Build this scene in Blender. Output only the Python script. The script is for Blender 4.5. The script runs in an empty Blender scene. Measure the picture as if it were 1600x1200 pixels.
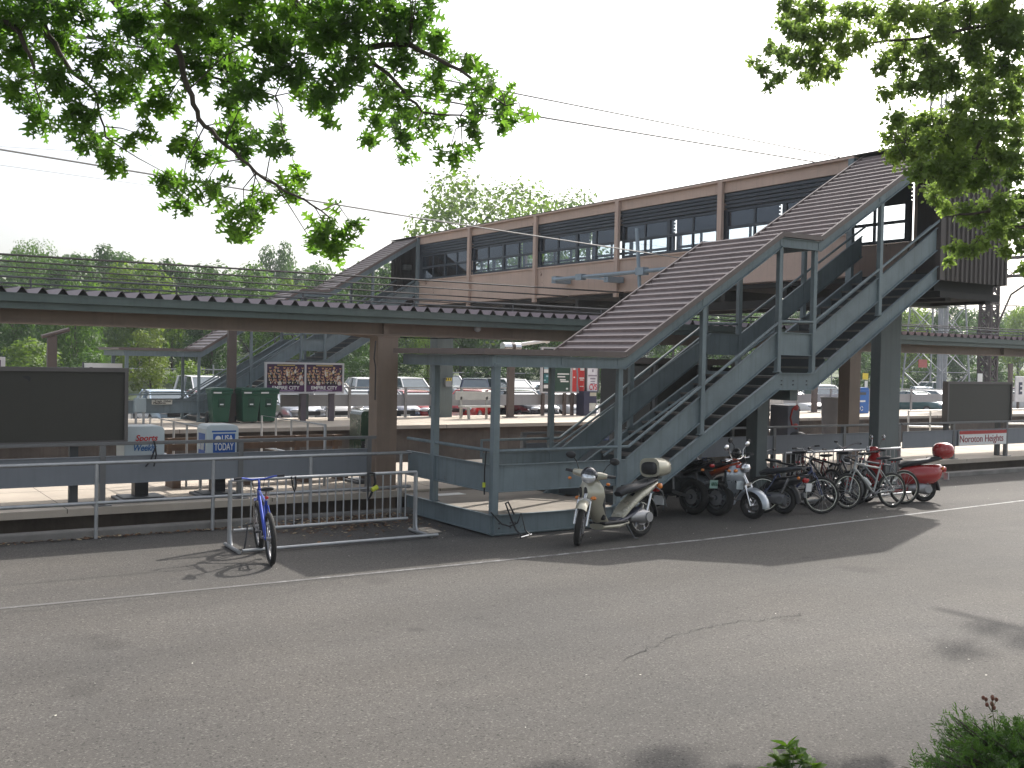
import bpy, bmesh, math, random
from mathutils import Vector, Matrix
S = bpy.context.scene
COL = S.collection
rad = math.radians
# ------------------------------------------------------------------ camera
CAM_H = 2.6
CR = Matrix(((0.836, 0.005, 0.549), (-0.548, -0.029, 0.836), (0.020, -1.0, -0.021)))  # replaced below by exact angles
def _cam_axes(yaw, pitch, roll):
    cy, sy, cp, sp, cr, sr = math.cos(yaw), math.sin(yaw), math.cos(pitch), math.sin(pitch), math.cos(roll), math.sin(roll)
    fwd = Vector((sy*cp, cy*cp, sp)); r0 = Vector((cy, -sy, 0)); u0 = r0.cross(fwd)
    return cr*r0 + sr*u0, -sr*r0 + cr*u0, fwd
RIGHT, UP, FWD = _cam_axes(rad(33.2855), rad(-1.2222), rad(1.1332))
cam_d = bpy.data.cameras.new('camera'); cam = bpy.data.objects.new('camera', cam_d); COL.objects.link(cam)
cam.matrix_world = Matrix(((RIGHT.x, UP.x, -FWD.x, 0), (RIGHT.y, UP.y, -FWD.y, 0), (RIGHT.z, UP.z, -FWD.z, CAM_H), (0, 0, 0, 1)))
cam_d.sensor_width = 36; cam_d.lens = 1665/1600*36; cam_d.clip_end = 3000; cam_d.clip_start = 0.05
S.camera = cam
# ------------------------------------------------------------------ world, sun, exposure
SUN_V = Vector((1.17, 0.49, 1.0)).normalized()
SUN_EL = math.asin(SUN_V.z); SUN_AZ = math.atan2(SUN_V.x, SUN_V.y)
w = bpy.data.worlds.new('World'); S.world = w; w.use_nodes = True
nt = w.node_tree
sky = nt.nodes.new('ShaderNodeTexSky'); sky.sky_type = 'NISHITA'; sky.sun_disc = False
sky.sun_elevation = SUN_EL; sky.sun_rotation = SUN_AZ
sky.air_density = 1.0; sky.dust_density = 4.5; sky.ozone_density = 1.0; sky.altitude = 0
hs = nt.nodes.new('ShaderNodeHueSaturation'); hs.inputs['Saturation'].default_value = 0.4; hs.inputs['Value'].default_value = 1.0
nt.links.new(sky.outputs[0], hs.inputs['Color'])
bg = nt.nodes['Background']; nt.links.new(hs.outputs[0], bg.inputs[0]); bg.inputs[1].default_value = 0.15
sl = bpy.data.lights.new('sun', 'SUN'); sl.energy = 3.1; sl.angle = rad(0.6); sl.color = (1.0, 0.95, 0.88)
so = bpy.data.objects.new('sun', sl); COL.objects.link(so); so.location = (40, 20, 60)
so.rotation_euler = (-SUN_V).to_track_quat('-Z', 'Y').to_euler()
S.view_settings.view_transform = 'Standard'; S.view_settings.look = 'None'; S.view_settings.gamma = 1
S.view_settings.exposure = 0.84
# ------------------------------------------------------------------ pixel -> place (photo pixels, 1600 x 1200)
CAMP = Vector((0, 0, CAM_H))
def ray(u, v): return RIGHT*((u-800)/1665) - UP*((v-600)/1665) + FWD
def onZ(u, v, z=0.0):
    d = ray(u, v); return CAMP + d*((z-CAM_H)/d.z)
def onY(u, v, y):
    d = ray(u, v); return CAMP + d*(y/d.y)
def onX(u, v, x):
    d = ray(u, v); return CAMP + d*(x/d.x)
def onD(u, v, dep): return CAMP + ray(u, v)*dep
# ------------------------------------------------------------------ helpers
MW = {}
rnd = random.Random(7)
def V(*a): return Vector(a)
class MB:
    def __init__(s): s.v = []; s.f = []; s.m = []; s.cm = 0
    def add(s, vs, fs):
        o = len(s.v); s.v += [Vector(v) for v in vs]; s.f += [tuple(i+o for i in f) for f in fs]; s.m += [s.cm]*len(fs); return s
    def mat(s, i): s.cm = i; return s
    def box(s, x0, x1, y0, y1, z0, z1):
        return s.add([(x0,y0,z0),(x1,y0,z0),(x1,y1,z0),(x0,y1,z0),(x0,y0,z1),(x1,y0,z1),(x1,y1,z1),(x0,y1,z1)],
                     [(3,2,1,0),(4,5,6,7),(0,1,5,4),(1,2,6,5),(2,3,7,6),(3,0,4,7)])
    def bar(s, p, q, w, h, up=(0,0,1)):
        p = Vector(p); q = Vector(q); d = (q-p).normalized(); u = Vector(up)
        if abs(d.dot(u)) > 0.98: u = Vector((0,1,0))
        a = d.cross(u).normalized(); b = a.cross(d).normalized()
        vs = []
        for c in (p, q):
            for i, j in ((-1,-1),(1,-1),(1,1),(-1,1)): vs.append(c + a*(w/2*i) + b*(h/2*j))
        return s.add(vs, [(3,2,1,0),(4,5,6,7),(0,1,5,4),(1,2,6,5),(2,3,7,6),(3,0,4,7)])
    def tube(s, pts, r, n=8, closed=False):
        pts = [Vector(p) for p in pts]; N = len(pts); rs = r if isinstance(r, (list, tuple)) else [r]*N
        vs = []; fs = []; prev = None
        for i, p in enumerate(pts):
            if closed: t = (pts[(i+1) % N]-pts[i-1]).normalized()
            elif i == 0: t = (pts[1]-p).normalized()
            elif i == N-1: t = (p-pts[i-1]).normalized()
            else:
                t = ((pts[i+1]-p).normalized()+(p-pts[i-1]).normalized()).normalized()
            if prev is None:
                u = Vector((0,0,1)) if abs(t.z) < 0.9 else Vector((1,0,0))
                a = t.cross(u).normalized()
            else:
                a = (prev - t*prev.dot(t)).normalized()
            prev = a; b = t.cross(a)
            for k in range(n):
                an = 2*math.pi*k/n; vs.append(p + (a*math.cos(an)+b*math.sin(an))*rs[i])
        M = N if closed else N-1
        for i in range(M):
            j = (i+1) % N
            for k in range(n):
                l = (k+1) % n; fs.append((i*n+k, i*n+l, j*n+l, j*n+k))
        if not closed: fs.append(tuple(range(n-1,-1,-1))); fs.append(tuple((N-1)*n+k for k in range(n)))
        return s.add(vs, fs)
    def cyl(s, p, q, r, n=12, r2=None): return s.tube([p, q], [r, r if r2 is None else r2], n)
    def torus(s, c, R, r, n=32, m=8, axis='y', rw=None):
        c = Vector(c); vs = []; fs = []; rw = rw or r
        for i in range(n):
            a = 2*math.pi*i/n
            for k in range(m):
                b = 2*math.pi*k/m; q = R + r*math.cos(b); h = rw*math.sin(b)
                if axis == 'y': vs.append(c + Vector((q*math.cos(a), h, q*math.sin(a))))
                elif axis == 'x': vs.append(c + Vector((h, q*math.cos(a), q*math.sin(a))))
                else: vs.append(c + Vector((q*math.cos(a), q*math.sin(a), h)))
        for i in range(n):
            for k in range(m):
                j = (i+1) % n; l = (k+1) % m; fs.append((i*m+k, j*m+k, j*m+l, i*m+l))
        return s.add(vs, fs)
    def ell(s, c, rx, ry, rz, n=16, m=10, p=2.0, tilt=0.0):
        c = Vector(c); vs = []; fs = []; e = 2.0/p
        def pw(x): return math.copysign(abs(x)**e, x)
        ct, st = math.cos(tilt), math.sin(tilt)
        for i in range(m+1):
            la = -math.pi/2 + math.pi*i/m
            for k in range(n):
                lo = 2*math.pi*k/n
                x = rx*pw(math.cos(la))*pw(math.cos(lo)); y = ry*pw(math.cos(la))*pw(math.sin(lo)); z = rz*pw(math.sin(la))
                vs.append(c + Vector((x*ct - z*st, y, x*st + z*ct)))
        for i in range(m):
            for k in range(n):
                l = (k+1) % n; fs.append((i*n+k, i*n+l, (i+1)*n+l, (i+1)*n+k))
        return s.add(vs, fs)
    def loft(s, secs, n=16, p=2.5):
        """secs: (x, z, half_width_y, half_height, tilt): rings across y, tilt turns the ring's 'up' in the xz plane"""
        vs = []; fs = []
        for (x, z, hy, hz, t) in secs:
            for k in range(n):
                a = 2*math.pi*k/n; cy = math.copysign(abs(math.cos(a))**(2/p), math.cos(a)); sy = math.copysign(abs(math.sin(a))**(2/p), math.sin(a))
                h = hz*sy; vs.append((x - h*math.sin(t), hy*cy, z + h*math.cos(t)))
        N = len(secs)
        for i in range(N-1):
            for k in range(n):
                l = (k+1) % n; fs.append((i*n+k, i*n+l, (i+1)*n+l, (i+1)*n+k))
        fs.append(tuple(range(n-1,-1,-1))); fs.append(tuple((N-1)*n+k for k in range(n)))
        return s.add(vs, fs)
    def prism(s, poly, o, u, v, wv):
        o = Vector(o); u = Vector(u); v = Vector(v); wv = Vector(wv); n = len(poly)
        a = [o + u*x + v*y for x, y in poly]; b = [p + wv for p in a]
        return s.add(a+b, [tuple(range(n)), tuple(range(2*n-1, n-1, -1))] + [((i+1) % n, i, n+i, n+(i+1) % n) for i in range(n)])
    def quad(s, a, b, c, d): return s.add([a, b, c, d], [(0,1,2,3)])
    def disc(s, c, nrm, r, n=16):
        c = Vector(c); t = Vector(nrm).normalized(); u = Vector((0,0,1)) if abs(t.z) < 0.9 else Vector((1,0,0))
        a = t.cross(u).normalized(); b = t.cross(a)
        return s.add([c + (a*math.cos(2*math.pi*k/n)+b*math.sin(2*math.pi*k/n))*r for k in range(n)], [tuple(range(n))])
    def merge(s, o, M=None):
        off = len(s.v); s.v += [(M @ v if M else v.copy()) for v in o.v]; s.f += [tuple(i+off for i in f) for f in o.f]; s.m += o.m; return s
    def build(s, name, mat, parent=None, world=True, smooth=0, bevel=0, sub=0):
        me = bpy.data.meshes.new(name)
        vs = s.v
        if world and parent is not None:
            inv = MW[parent.name].inverted(); vs = [inv @ v for v in vs]
        me.from_pydata([tuple(v) for v in vs], [], s.f)
        mats = mat if isinstance(mat, (list, tuple)) else [mat]
        for m_ in mats: me.materials.append(m_)
        if len(mats) > 1: me.polygons.foreach_set('material_index', s.m)
        o = bpy.data.objects.new(name, me); COL.objects.link(o)
        bm = bmesh.new(); bm.from_mesh(me)
        if len(bm.faces) < 60000: bmesh.ops.recalc_face_normals(bm, faces=bm.faces[:])
        bm.to_mesh(me); bm.free()
        if smooth:
            me.polygons.foreach_set('use_smooth', [True]*len(me.polygons))
            me.set_sharp_from_angle(angle=rad(smooth))
        if bevel:
            b = o.modifiers.new('bevel', 'BEVEL'); b.width = bevel; b.segments = 2; b.limit_method = 'ANGLE'; b.angle_limit = rad(50)
        if sub:
            q = o.modifiers.new('sub', 'SUBSURF'); q.levels = sub; q.render_levels = sub
        if parent is not None: o.parent = parent; MW[o.name] = MW[parent.name]
        else: MW[o.name] = Matrix.Identity(4)
        return o
def tag(o, label, cat, group=None, kind=None):
    if label: o['label'] = label
    if cat: o['category'] = cat
    if group: o['group'] = group
    if kind: o['kind'] = kind
    return o
def struct(o): o['kind'] = 'structure'; return o
def thing(name, label, cat, loc=(0,0,0), rz=0.0, group=None, lean=0.0):
    o = bpy.data.objects.new(name, None); COL.objects.link(o); o.empty_display_size = 0.1
    o.location = loc; o.rotation_euler = (lean, 0, rz)
    MW[o.name] = Matrix.Translation(Vector(loc)) @ Matrix.Rotation(rz, 4, 'Z') @ Matrix.Rotation(lean, 4, 'X')
    return tag(o, label, cat, group)
KIDS = {}
def copy_tree(o, label=None, loc=None, rz=None, parent=None, scale=None):
    c = o.copy(); COL.objects.link(c)
    if parent is not None: c.parent = parent
    if label: c['label'] = label
    if loc is not None: c.location = loc
    if rz is not None: c.rotation_euler = (o.rotation_euler[0], 0, rz)
    if scale is not None: c.scale = scale
    for ch in [k for k in o.children]: copy_tree(ch, parent=c)
    return c
FONT = None
def text(txt, mat, parent, org, u, v, height, width=None, depth=0.003, name='lettering', bold=0.0, shear=0.0, align='CENTER', label=None):
    """flat lettering: org = centre of baseline-to-cap box, u = reading direction, v = up (world)"""
    cu = bpy.data.curves.new('t', 'FONT'); cu.body = txt; cu.align_x = align; cu.align_y = 'CENTER'; cu.extrude = depth; cu.offset = bold; cu.shear = shear
    cu.size = 1.0
    ob = bpy.data.objects.new('t', cu); COL.objects.link(ob)
    dg = bpy.context.evaluated_depsgraph_get(); me = bpy.data.meshes.new_from_object(ob.evaluated_get(dg))
    bpy.data.objects.remove(ob)
    xs = [q.co.x for q in me.vertices]; ys = [q.co.y for q in me.vertices]
    w0, h0 = max(xs)-min(xs), max(ys)-min(ys); cx, cy = (max(xs)+min(xs))/2, (max(ys)+min(ys))/2
    sy = height/h0; sx = sy if width is None else width/w0
    u = Vector(u).normalized(); v = Vector(v).normalized(); n = u.cross(v); org = Vector(org)
    inv = MW[parent.name].inverted()
    for q in me.vertices:
        q.co = inv @ (org + u*((q.co.x-cx)*sx) + v*((q.co.y-cy)*sy) + n*(q.co.z + depth))
    me.materials.clear(); me.materials.append(mat)
    o = bpy.data.objects.new(name, me); COL.objects.link(o); o.parent = parent; MW[o.name] = MW[parent.name]
    return o
# ------------------------------------------------------------------ materials
def lin(c):
    if isinstance(c, (int, float)): return (c, c, c)
    return c
MATS = {}
def M(name, col, rough=0.6, metal=0.0, var=0.15, vs=2.5, bump=0.0, bs=40.0, spec=0.5, rust=None, streak=0.0, coat=0.0, dirt=0.0):
    if name in MATS: return MATS[name]
    m = bpy.data.materials.new(name); m.use_nodes = True; t = m.node_tree; b = t.nodes['Principled BSDF']
    col = lin(col)
    b.inputs['Roughness'].default_value = rough; b.inputs['Metallic'].default_value = metal
    b.inputs['Specular IOR Level'].default_value = spec
    if coat: b.inputs['Coat Weight'].default_value = coat; b.inputs['Coat Roughness'].default_value = 0.08
    tc = t.nodes.new('ShaderNodeTexCoord')
    nz = t.nodes.new('ShaderNodeTexNoise'); nz.inputs['Scale'].default_value = vs; nz.inputs['Detail'].default_value = 6; nz.inputs['Roughness'].default_value = 0.65
    t.links.new(tc.outputs['Object'], nz.inputs['Vector'])
    mr = t.nodes.new('ShaderNodeMapRange'); mr.inputs[1].default_value = 0.3; mr.inputs[2].default_value = 0.7
    t.links.new(nz.outputs[0], mr.inputs[0])
    mx = t.nodes.new('ShaderNodeMix'); mx.data_type = 'RGBA'
    mx.inputs[6].default_value = (*[c*(1-var) for c in col], 1); mx.inputs[7].default_value = (*[min(1, c*(1+var)) for c in col], 1)
    t.links.new(mr.outputs[0], mx.inputs[0]); last = mx.outputs[2]
    if streak:
        mp = t.nodes.new('ShaderNodeMapping'); mp.inputs['Scale'].default_value = (9, 9, 0.5); t.links.new(tc.outputs['Object'], mp.inputs[0])
        n2 = t.nodes.new('ShaderNodeTexNoise'); n2.inputs['Scale'].default_value = 1.6; n2.inputs['Detail'].default_value = 5; t.links.new(mp.outputs[0], n2.inputs['Vector'])
        m2 = t.nodes.new('ShaderNodeMapRange'); m2.inputs[1].default_value = 0.5; m2.inputs[2].default_value = 0.75; m2.inputs[4].default_value = streak
        t.links.new(n2.outputs[0], m2.inputs[0])
        x2 = t.nodes.new('ShaderNodeMix'); x2.data_type = 'RGBA'; x2.inputs[7].default_value = (*[c*0.45 for c in col], 1)
        t.links.new(m2.outputs[0], x2.inputs[0]); t.links.new(last, x2.inputs[6]); last = x2.outputs[2]
    if rust:
        n3 = t.nodes.new('ShaderNodeTexNoise'); n3.inputs['Scale'].default_value = rust[1]; n3.inputs['Detail'].default_value = 8; n3.inputs['Roughness'].default_value = 0.7
        t.links.new(tc.outputs['Object'], n3.inputs['Vector'])
        m3 = t.nodes.new('ShaderNodeMapRange'); m3.inputs[1].default_value = rust[0]; m3.inputs[2].default_value = rust[0]+0.03
        t.links.new(n3.outputs[0], m3.inputs[0])
        x3 = t.nodes.new('ShaderNodeMix'); x3.data_type = 'RGBA'; x3.inputs[7].default_value = (0.09, 0.035, 0.022, 1)
        t.links.new(m3.outputs[0], x3.inputs[0]); t.links.new(last, x3.inputs[6]); last = x3.outputs[2]
    t.links.new(last, b.inputs['Base Color'])
    rr = t.nodes.new('ShaderNodeMapRange'); rr.inputs[3].default_value = max(0.03, rough-0.08); rr.inputs[4].default_value = min(1, rough+0.1)
    t.links.new(nz.outputs[0], rr.inputs[0]); t.links.new(rr.outputs[0], b.inputs['Roughness'])
    if bump:
        nb = t.nodes.new('ShaderNodeTexNoise'); nb.inputs['Scale'].default_value = bs; nb.inputs['Detail'].default_value = 4
        t.links.new(tc.outputs['Object'], nb.inputs['Vector'])
        bp = t.nodes.new('ShaderNodeBump'); bp.inputs['Strength'].default_value = bump; bp.inputs['Distance'].default_value = 0.02
        t.links.new(nb.outputs[0], bp.inputs['Height']); t.links.new(bp.outputs[0], b.inputs['Normal'])
    MATS[name] = m; return m
BLUE = M('blue_grey_steel_paint', (0.172, 0.215, 0.232), 0.5, 0, 0.2, 1.3, 0.06, 25, streak=0.4, rust=(0.67, 3.0))
BROWN = M('brown_steel_paint', (0.225, 0.165, 0.125), 0.6, 0, 0.12, 1.5, 0.05, 25, streak=0.2)
PINK = M('faded_brown_bridge_paint', (0.54, 0.40, 0.325), 0.65, 0, 0.10, 0.9, 0.04, 20, streak=0.22, rust=(0.655, 1.6))
ROOFM = M('brown_roof_sheet', (0.175, 0.135, 0.13), 0.42, 0.1, 0.2, 1.2, streak=0.3)
DKBROWN = M('dark_brown_sheet', (0.075, 0.06, 0.055), 0.55, 0.0, 0.15, 1.5, streak=0.25)
NAVY = M('dark_window_frame', (0.035, 0.045, 0.06), 0.5, 0, 0.15, 3)
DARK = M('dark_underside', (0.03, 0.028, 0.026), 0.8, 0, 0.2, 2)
GREYP = M('grey_guard_panel', (0.20, 0.215, 0.235), 0.6, 0, 0.08, 1.0, streak=0.14)
DKGREY = M('dark_grey_steel', (0.075, 0.08, 0.085), 0.55, 0, 0.12, 3)
GALV = M('galvanised_pipe', (0.42, 0.43, 0.44), 0.42, 0.65, 0.14, 6)
SLATE = M('back_of_sign', (0.036, 0.034, 0.027), 0.5, 0, 0.12, 0.8, streak=0.12)
ALU = M('sign_frame', (0.2, 0.19, 0.185), 0.45, 0.3, 0.1, 4)
CONC = M('platform_concrete', (0.46, 0.40, 0.33), 0.85, 0, 0.16, 0.9, 0.15, 60, streak=0.05)
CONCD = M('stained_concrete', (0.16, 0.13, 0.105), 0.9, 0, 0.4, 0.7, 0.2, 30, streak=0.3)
KERB = M('kerb_concrete', (0.2, 0.19, 0.175), 0.9, 0, 0.3, 1.5, 0.3, 50)
BLACK = M('black_plastic', (0.018, 0.018, 0.02), 0.45, 0, 0.2, 8)
RUBBER = M('tyre_rubber', (0.018, 0.017, 0.016), 0.8, 0, 0.25, 12, 0.3, 80)
SEATM = M('black_vinyl', (0.022, 0.023, 0.026), 0.38, 0, 0.2, 10)
CHROME = M('bright_metal', (0.62, 0.62, 0.63), 0.18, 1.0, 0.05, 8)
STEELG = M('grey_cast_metal', (0.34, 0.34, 0.35), 0.4, 0.7, 0.12, 8)
WHITE = M('white_paint', (0.78, 0.78, 0.76), 0.5, 0, 0.05, 3)
ORANGE = M('amber_lens', (0.75, 0.22, 0.03), 0.2, 0, 0.1, 20, coat=0.5)
REDL = M('red_lens', (0.5, 0.02, 0.02), 0.2, 0, 0.1, 20, coat=0.5)
LENS = M('clear_lens', (0.7, 0.72, 0.75), 0.08, 0.6, 0.2, 30, coat=1)
def glass_mat(name, tint=(0.6, 0.66, 0.7), mixf=0.55, rough=0.02):
    m = bpy.data.materials.new(name); m.use_nodes = True; t = m.node_tree; t.nodes.clear()
    out = t.nodes.new('ShaderNodeOutputMaterial'); mx = t.nodes.new('ShaderNodeMixShader'); tr = t.nodes.new('ShaderNodeBsdfTransparent'); gl = t.nodes.new('ShaderNodeBsdfGlossy')
    lw = t.nodes.new('ShaderNodeLayerWeight'); lw.inputs[0].default_value = .5
    fr = t.nodes.new('ShaderNodeMath'); fr.operation = 'POWER'; fr.inputs[1].default_value = 4; t.links.new(lw.outputs['Facing'], fr.inputs[0])
    ad = t.nodes.new('ShaderNodeMath'); ad.operation = 'ADD'; ad.inputs[1].default_value = mixf
    tr.inputs[0].default_value = (*tint, 1); gl.inputs['Roughness'].default_value = rough; gl.inputs[0].default_value = (0.62, 0.68, 0.8, 1)
    t.links.new(fr.outputs[0], ad.inputs[0]); t.links.new(ad.outputs[0], mx.inputs[0]); t.links.new(tr.outputs[0], mx.inputs[1]); t.links.new(gl.outputs[0], mx.inputs[2]); t.links.new(mx.outputs[0], out.inputs[0])
    return m
GLASS = glass_mat('window_glass', (0.84, 0.88, 0.91), 0.07)
CARGLASS = M('car_glass', (0.10, 0.13, 0.15), 0.06, 0.3, 0.1, 3, coat=1)
# ================================================================== ground, road, platforms
def asphalt(name, base, warm):
    m = bpy.data.materials.new(name); m.use_nodes = True; t = m.node_tree; b = t.nodes['Principled BSDF']; b.inputs['Roughness'].default_value = 0.88
    b.inputs['Specular IOR Level'].default_value = 0.3
    tc = t.nodes.new('ShaderNodeTexCoord')
    def noise(sc, det=4, ro=0.6, mp=None):
        n = t.nodes.new('ShaderNodeTexNoise'); n.inputs['Scale'].default_value = sc; n.inputs['Detail'].default_value = det; n.inputs['Roughness'].default_value = ro
        if mp:
            q = t.nodes.new('ShaderNodeMapping'); q.inputs['Scale'].default_value = mp; t.links.new(tc.outputs['Object'], q.inputs[0]); t.links.new(q.outputs[0], n.inputs['Vector'])
        else: t.links.new(tc.outputs['Object'], n.inputs['Vector'])
        return n.outputs[0]
    def mrange(x, a, bb, c, d):
        r = t.nodes.new('ShaderNodeMapRange'); r.inputs[1].default_value = a; r.inputs[2].default_value = bb; r.inputs[3].default_value = c; r.inputs[4].default_value = d; t.links.new(x, r.inputs[0]); return r.outputs[0]
    def mul(x, y):
        r = t.nodes.new('ShaderNodeMath'); r.operation = 'MULTIPLY'; t.links.new(x, r.inputs[0]); t.links.new(y, r.inputs[1]); return r.outputs[0]
    f = mrange(noise(0.22, 6), 0.3, 0.7, 0.86, 1.12)
    f = mul(f, mrange(noise(0.6, 5, 0.6, (0.25, 1.3, 1)), 0.35, 0.65, 0.93, 1.06))
    f = mul(f, mrange(noise(48, 3, 0.7), 0.3, 0.7, 0.72, 1.28))
    f = mul(f, mrange(noise(130, 2, 0.8), 0.3, 0.7, 0.68, 1.34))
    # aggregate stones
    vo = t.nodes.new('ShaderNodeTexVoronoi'); vo.inputs['Scale'].default_value = 70; t.links.new(tc.outputs['Object'], vo.inputs['Vector'])
    sp = t.nodes.new('ShaderNodeSeparateColor'); t.links.new(vo.outputs['Color'], sp.inputs[0])
    f = mul(f, mrange(sp.outputs[0], 0.86, 0.97, 1.0, 1.65))
    f = mul(f, mrange(sp.outputs[1], 0.02, 0.12, 0.5, 1.0))
    # cracks
    vc = t.nodes.new('ShaderNodeTexVoronoi'); vc.feature = 'DISTANCE_TO_EDGE'; vc.inputs['Scale'].default_value = 0.21
    wn = t.nodes.new('ShaderNodeTexNoise'); wn.inputs['Scale'].default_value = 1.3; wn.inputs['Detail'].default_value = 7; t.links.new(tc.outputs['Object'], wn.inputs['Vector'])
    ma = t.nodes.new('ShaderNodeVectorMath'); ma.operation = 'MULTIPLY_ADD'; ma.inputs[1].default_value = (0.9, 0.9, 0.0); t.links.new(wn.outputs['Color'], ma.inputs[0]); t.links.new(tc.outputs['Object'], ma.inputs[2]); t.links.new(ma.outputs[0], vc.inputs['Vector'])
    cr = mrange(vc.outputs['Distance'], 0.0, 0.003, 0.72, 1.0)
    msk = mrange(noise(0.35, 3), 0.56, 0.62, 0.0, 1.0)
    mm = t.nodes.new('ShaderNodeMix'); mm.data_type = 'FLOAT'; mm.inputs[2].default_value = 1.0; t.links.new(msk, mm.inputs[0]); t.links.new(cr, mm.inputs[3])
    f = mul(f, mm.outputs[0])
    # tyre polished lanes along the road, old patch edges
    f = mul(f, mrange(noise(0.5, 3, 0.5, (0.05, 0.9, 1)), 0.35, 0.65, 0.90, 1.09))
    f = mul(f, mrange(noise(2.6, 2, 0.5), 0.24, 0.29, 0.78, 1.0))
    # oil stains
    f = mul(f, mrange(noise(0.75, 2, 0.4), 0.27, 0.33, 0.8, 1.0))
    col = t.nodes.new('ShaderNodeMix'); col.data_type = 'RGBA'; col.inputs[6].default_value = (*base, 1); col.inputs[7].default_value = (*warm, 1)
    t.links.new(mrange(noise(0.4, 4), 0.35, 0.65, 0, 1), col.inputs[0])
    vm = t.nodes.new('ShaderNodeVectorMath'); vm.operation = 'SCALE'; t.links.new(col.outputs[2], vm.inputs[0]); t.links.new(f, vm.inputs['Scale'])
    t.links.new(vm.outputs[0], b.inputs['Base Color'])
    bp = t.nodes.new('ShaderNodeBump'); bp.inputs['Strength'].default_value = 0.5; bp.inputs['Distance'].default_value = 0.006
    t.links.new(noise(90, 3, 0.7), bp.inputs['Height']); t.links.new(bp.outputs[0], b.inputs['Normal'])
    return m
ROAD = asphalt('asphalt', (0.081, 0.0765, 0.0715), (0.092, 0.085, 0.077))
LOT = asphalt('asphalt_far', (0.13, 0.127, 0.124), (0.145, 0.14, 0.134))
EARTH = M('earth', (0.10, 0.085, 0.055), 0.95, 0, 0.3, 0.5)
GRASSG = M('rough_grass_ground', (0.06, 0.085, 0.03), 0.95, 0, 0.35, 0.3)
BALLAST = M('ballast', (0.13, 0.11, 0.095), 0.95, 0, 0.5, 9, 0.6, 14)
LINE = M('worn_white_line', (0.34, 0.34, 0.335), 0.85, 0, 0.3, 6)
def _worn(m):
    # old paint: asphalt shows through in patches
    t = m.node_tree; b = t.nodes['Principled BSDF']; l = b.inputs['Base Color'].links[0].from_socket
    tc = [n for n in t.nodes if n.type == 'TEX_COORD'][0]
    n = t.nodes.new('ShaderNodeTexNoise'); n.inputs['Scale'].default_value = 5; n.inputs['Detail'].default_value = 8; n.inputs['Roughness'].default_value = 0.75
    t.links.new(tc.outputs['Object'], n.inputs['Vector'])
    # more worn towards low x (left end of the line)
    sx = t.nodes.new('ShaderNodeSeparateXYZ'); t.links.new(tc.outputs['Object'], sx.inputs[0])
    r0 = t.nodes.new('ShaderNodeMapRange'); r0.inputs[1].default_value = 3; r0.inputs[2].default_value = 14; r0.inputs[3].default_value = 0.16; r0.inputs[4].default_value = -0.07; t.links.new(sx.outputs[0], r0.inputs[0])
    ad = t.nodes.new('ShaderNodeMath'); ad.operation = 'ADD'; t.links.new(n.outputs[0], ad.inputs[0]); t.links.new(r0.outputs[0], ad.inputs[1])
    r = t.nodes.new('ShaderNodeMapRange'); r.inputs[1].default_value = 0.42; r.inputs[2].default_value = 0.6; r.inputs[4].default_value = 0.9; t.links.new(ad.outputs[0], r.inputs[0])
    x = t.nodes.new('ShaderNodeMix'); x.data_type = 'RGBA'; x.inputs[7].default_value = (0.092, 0.088, 0.085, 1); t.links.new(r.outputs[0], x.inputs[0]); t.links.new(l, x.inputs[6]); t.links.new(x.outputs[2], b.inputs['Base Color'])
_worn(LINE)
struct(MB().box(-900, 1500, -500, 1800, -2.0, -1.35).build('ground', GRASSG))
struct(MB().box(-120, 260, -40, 15.72, -1.2, 0.0).build('road', ROAD))
# worn white edge line: follows the kerb at 12 m, 10 cm wide
mb = MB()
A = [onZ(u, v, 0.004) for u, v in ((-60, 956), (300, 922.5), (700, 884), (1100, 843), (1500, 794), (1640, 777))]
A = [A[0]+(A[0]-A[1])*8] + A + [A[-1]+(A[-1]-A[-2])*14]
for i in range(len(A)-1):
    p, q = A[i], A[i+1]; mb.quad(p+V(0,-.038,0), q+V(0,-.038,0), q+V(0,.038,0), p+V(0,.038,0))
struct(mb.build('road_marking', LINE))
mb = MB(); A = [onZ(u, v, .004) for u, v in ((975,1034),(1004,1016),(1018,1010),(1040,1000),(1066,990),(1090,983),(1112,977),(1140,975),(1165,969),(1182,970),(1210,964),(1242,962),(1262,957))]; rc = random.Random(5)
B_ = []
for i in range(len(A)-1):
    for k in range(5): B_.append(A[i].lerp(A[i+1], k/5) + V(rc.uniform(-.025, .025), rc.uniform(-.04, .04), 0))
A = B_; W_ = [rc.uniform(.001, .007) for _ in A]
for i in range(len(A)-1):
    p, q = A[i], A[i+1]; mb.quad(p-V(0,W_[i],0), q-V(0,W_[i+1],0), q+V(0,W_[i+1],0), p+V(0,W_[i],0))
struct(mb.build('road_crack', M('crack_dark', (.03,.029,.028), .95)))
struct(MB().box(-120, 260, 15.723, 15.93, -0.6, 0.11).build('kerb', KERB, bevel=0.02))
struct(MB().box(-120, 260, 15.933, 17.2, -1.2, -0.35).build('gravel_strip', EARTH))
mb = MB().box(-120, 260, 16.15, 20.6, 0.255, 0.36)
mb.mat(1)
for k in range(-20, 60): mb.box(k*3.05-.006, k*3.05+.006, 16.147, 20.59, 0.30, 0.3612)
mb.box(-120, 260, 18.4, 18.412, 0.3, 0.3613)
near_pf = struct(mb.build('near_platform', [CONC, M('joint', (0.14, .12, .1), .9)]))
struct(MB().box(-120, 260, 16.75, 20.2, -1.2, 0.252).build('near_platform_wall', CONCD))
mb = MB().box(-120, 260, 32.1, 37.2, 0.24, 0.36)
mb.mat(1)
for k in range(-12, 40): mb.box(k*4.6-.008, k*4.6+.008, 32.09, 37.18, 0.25, 0.3612)
struct(mb.build('far_platform', [CONC, MATS['joint']]))
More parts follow.
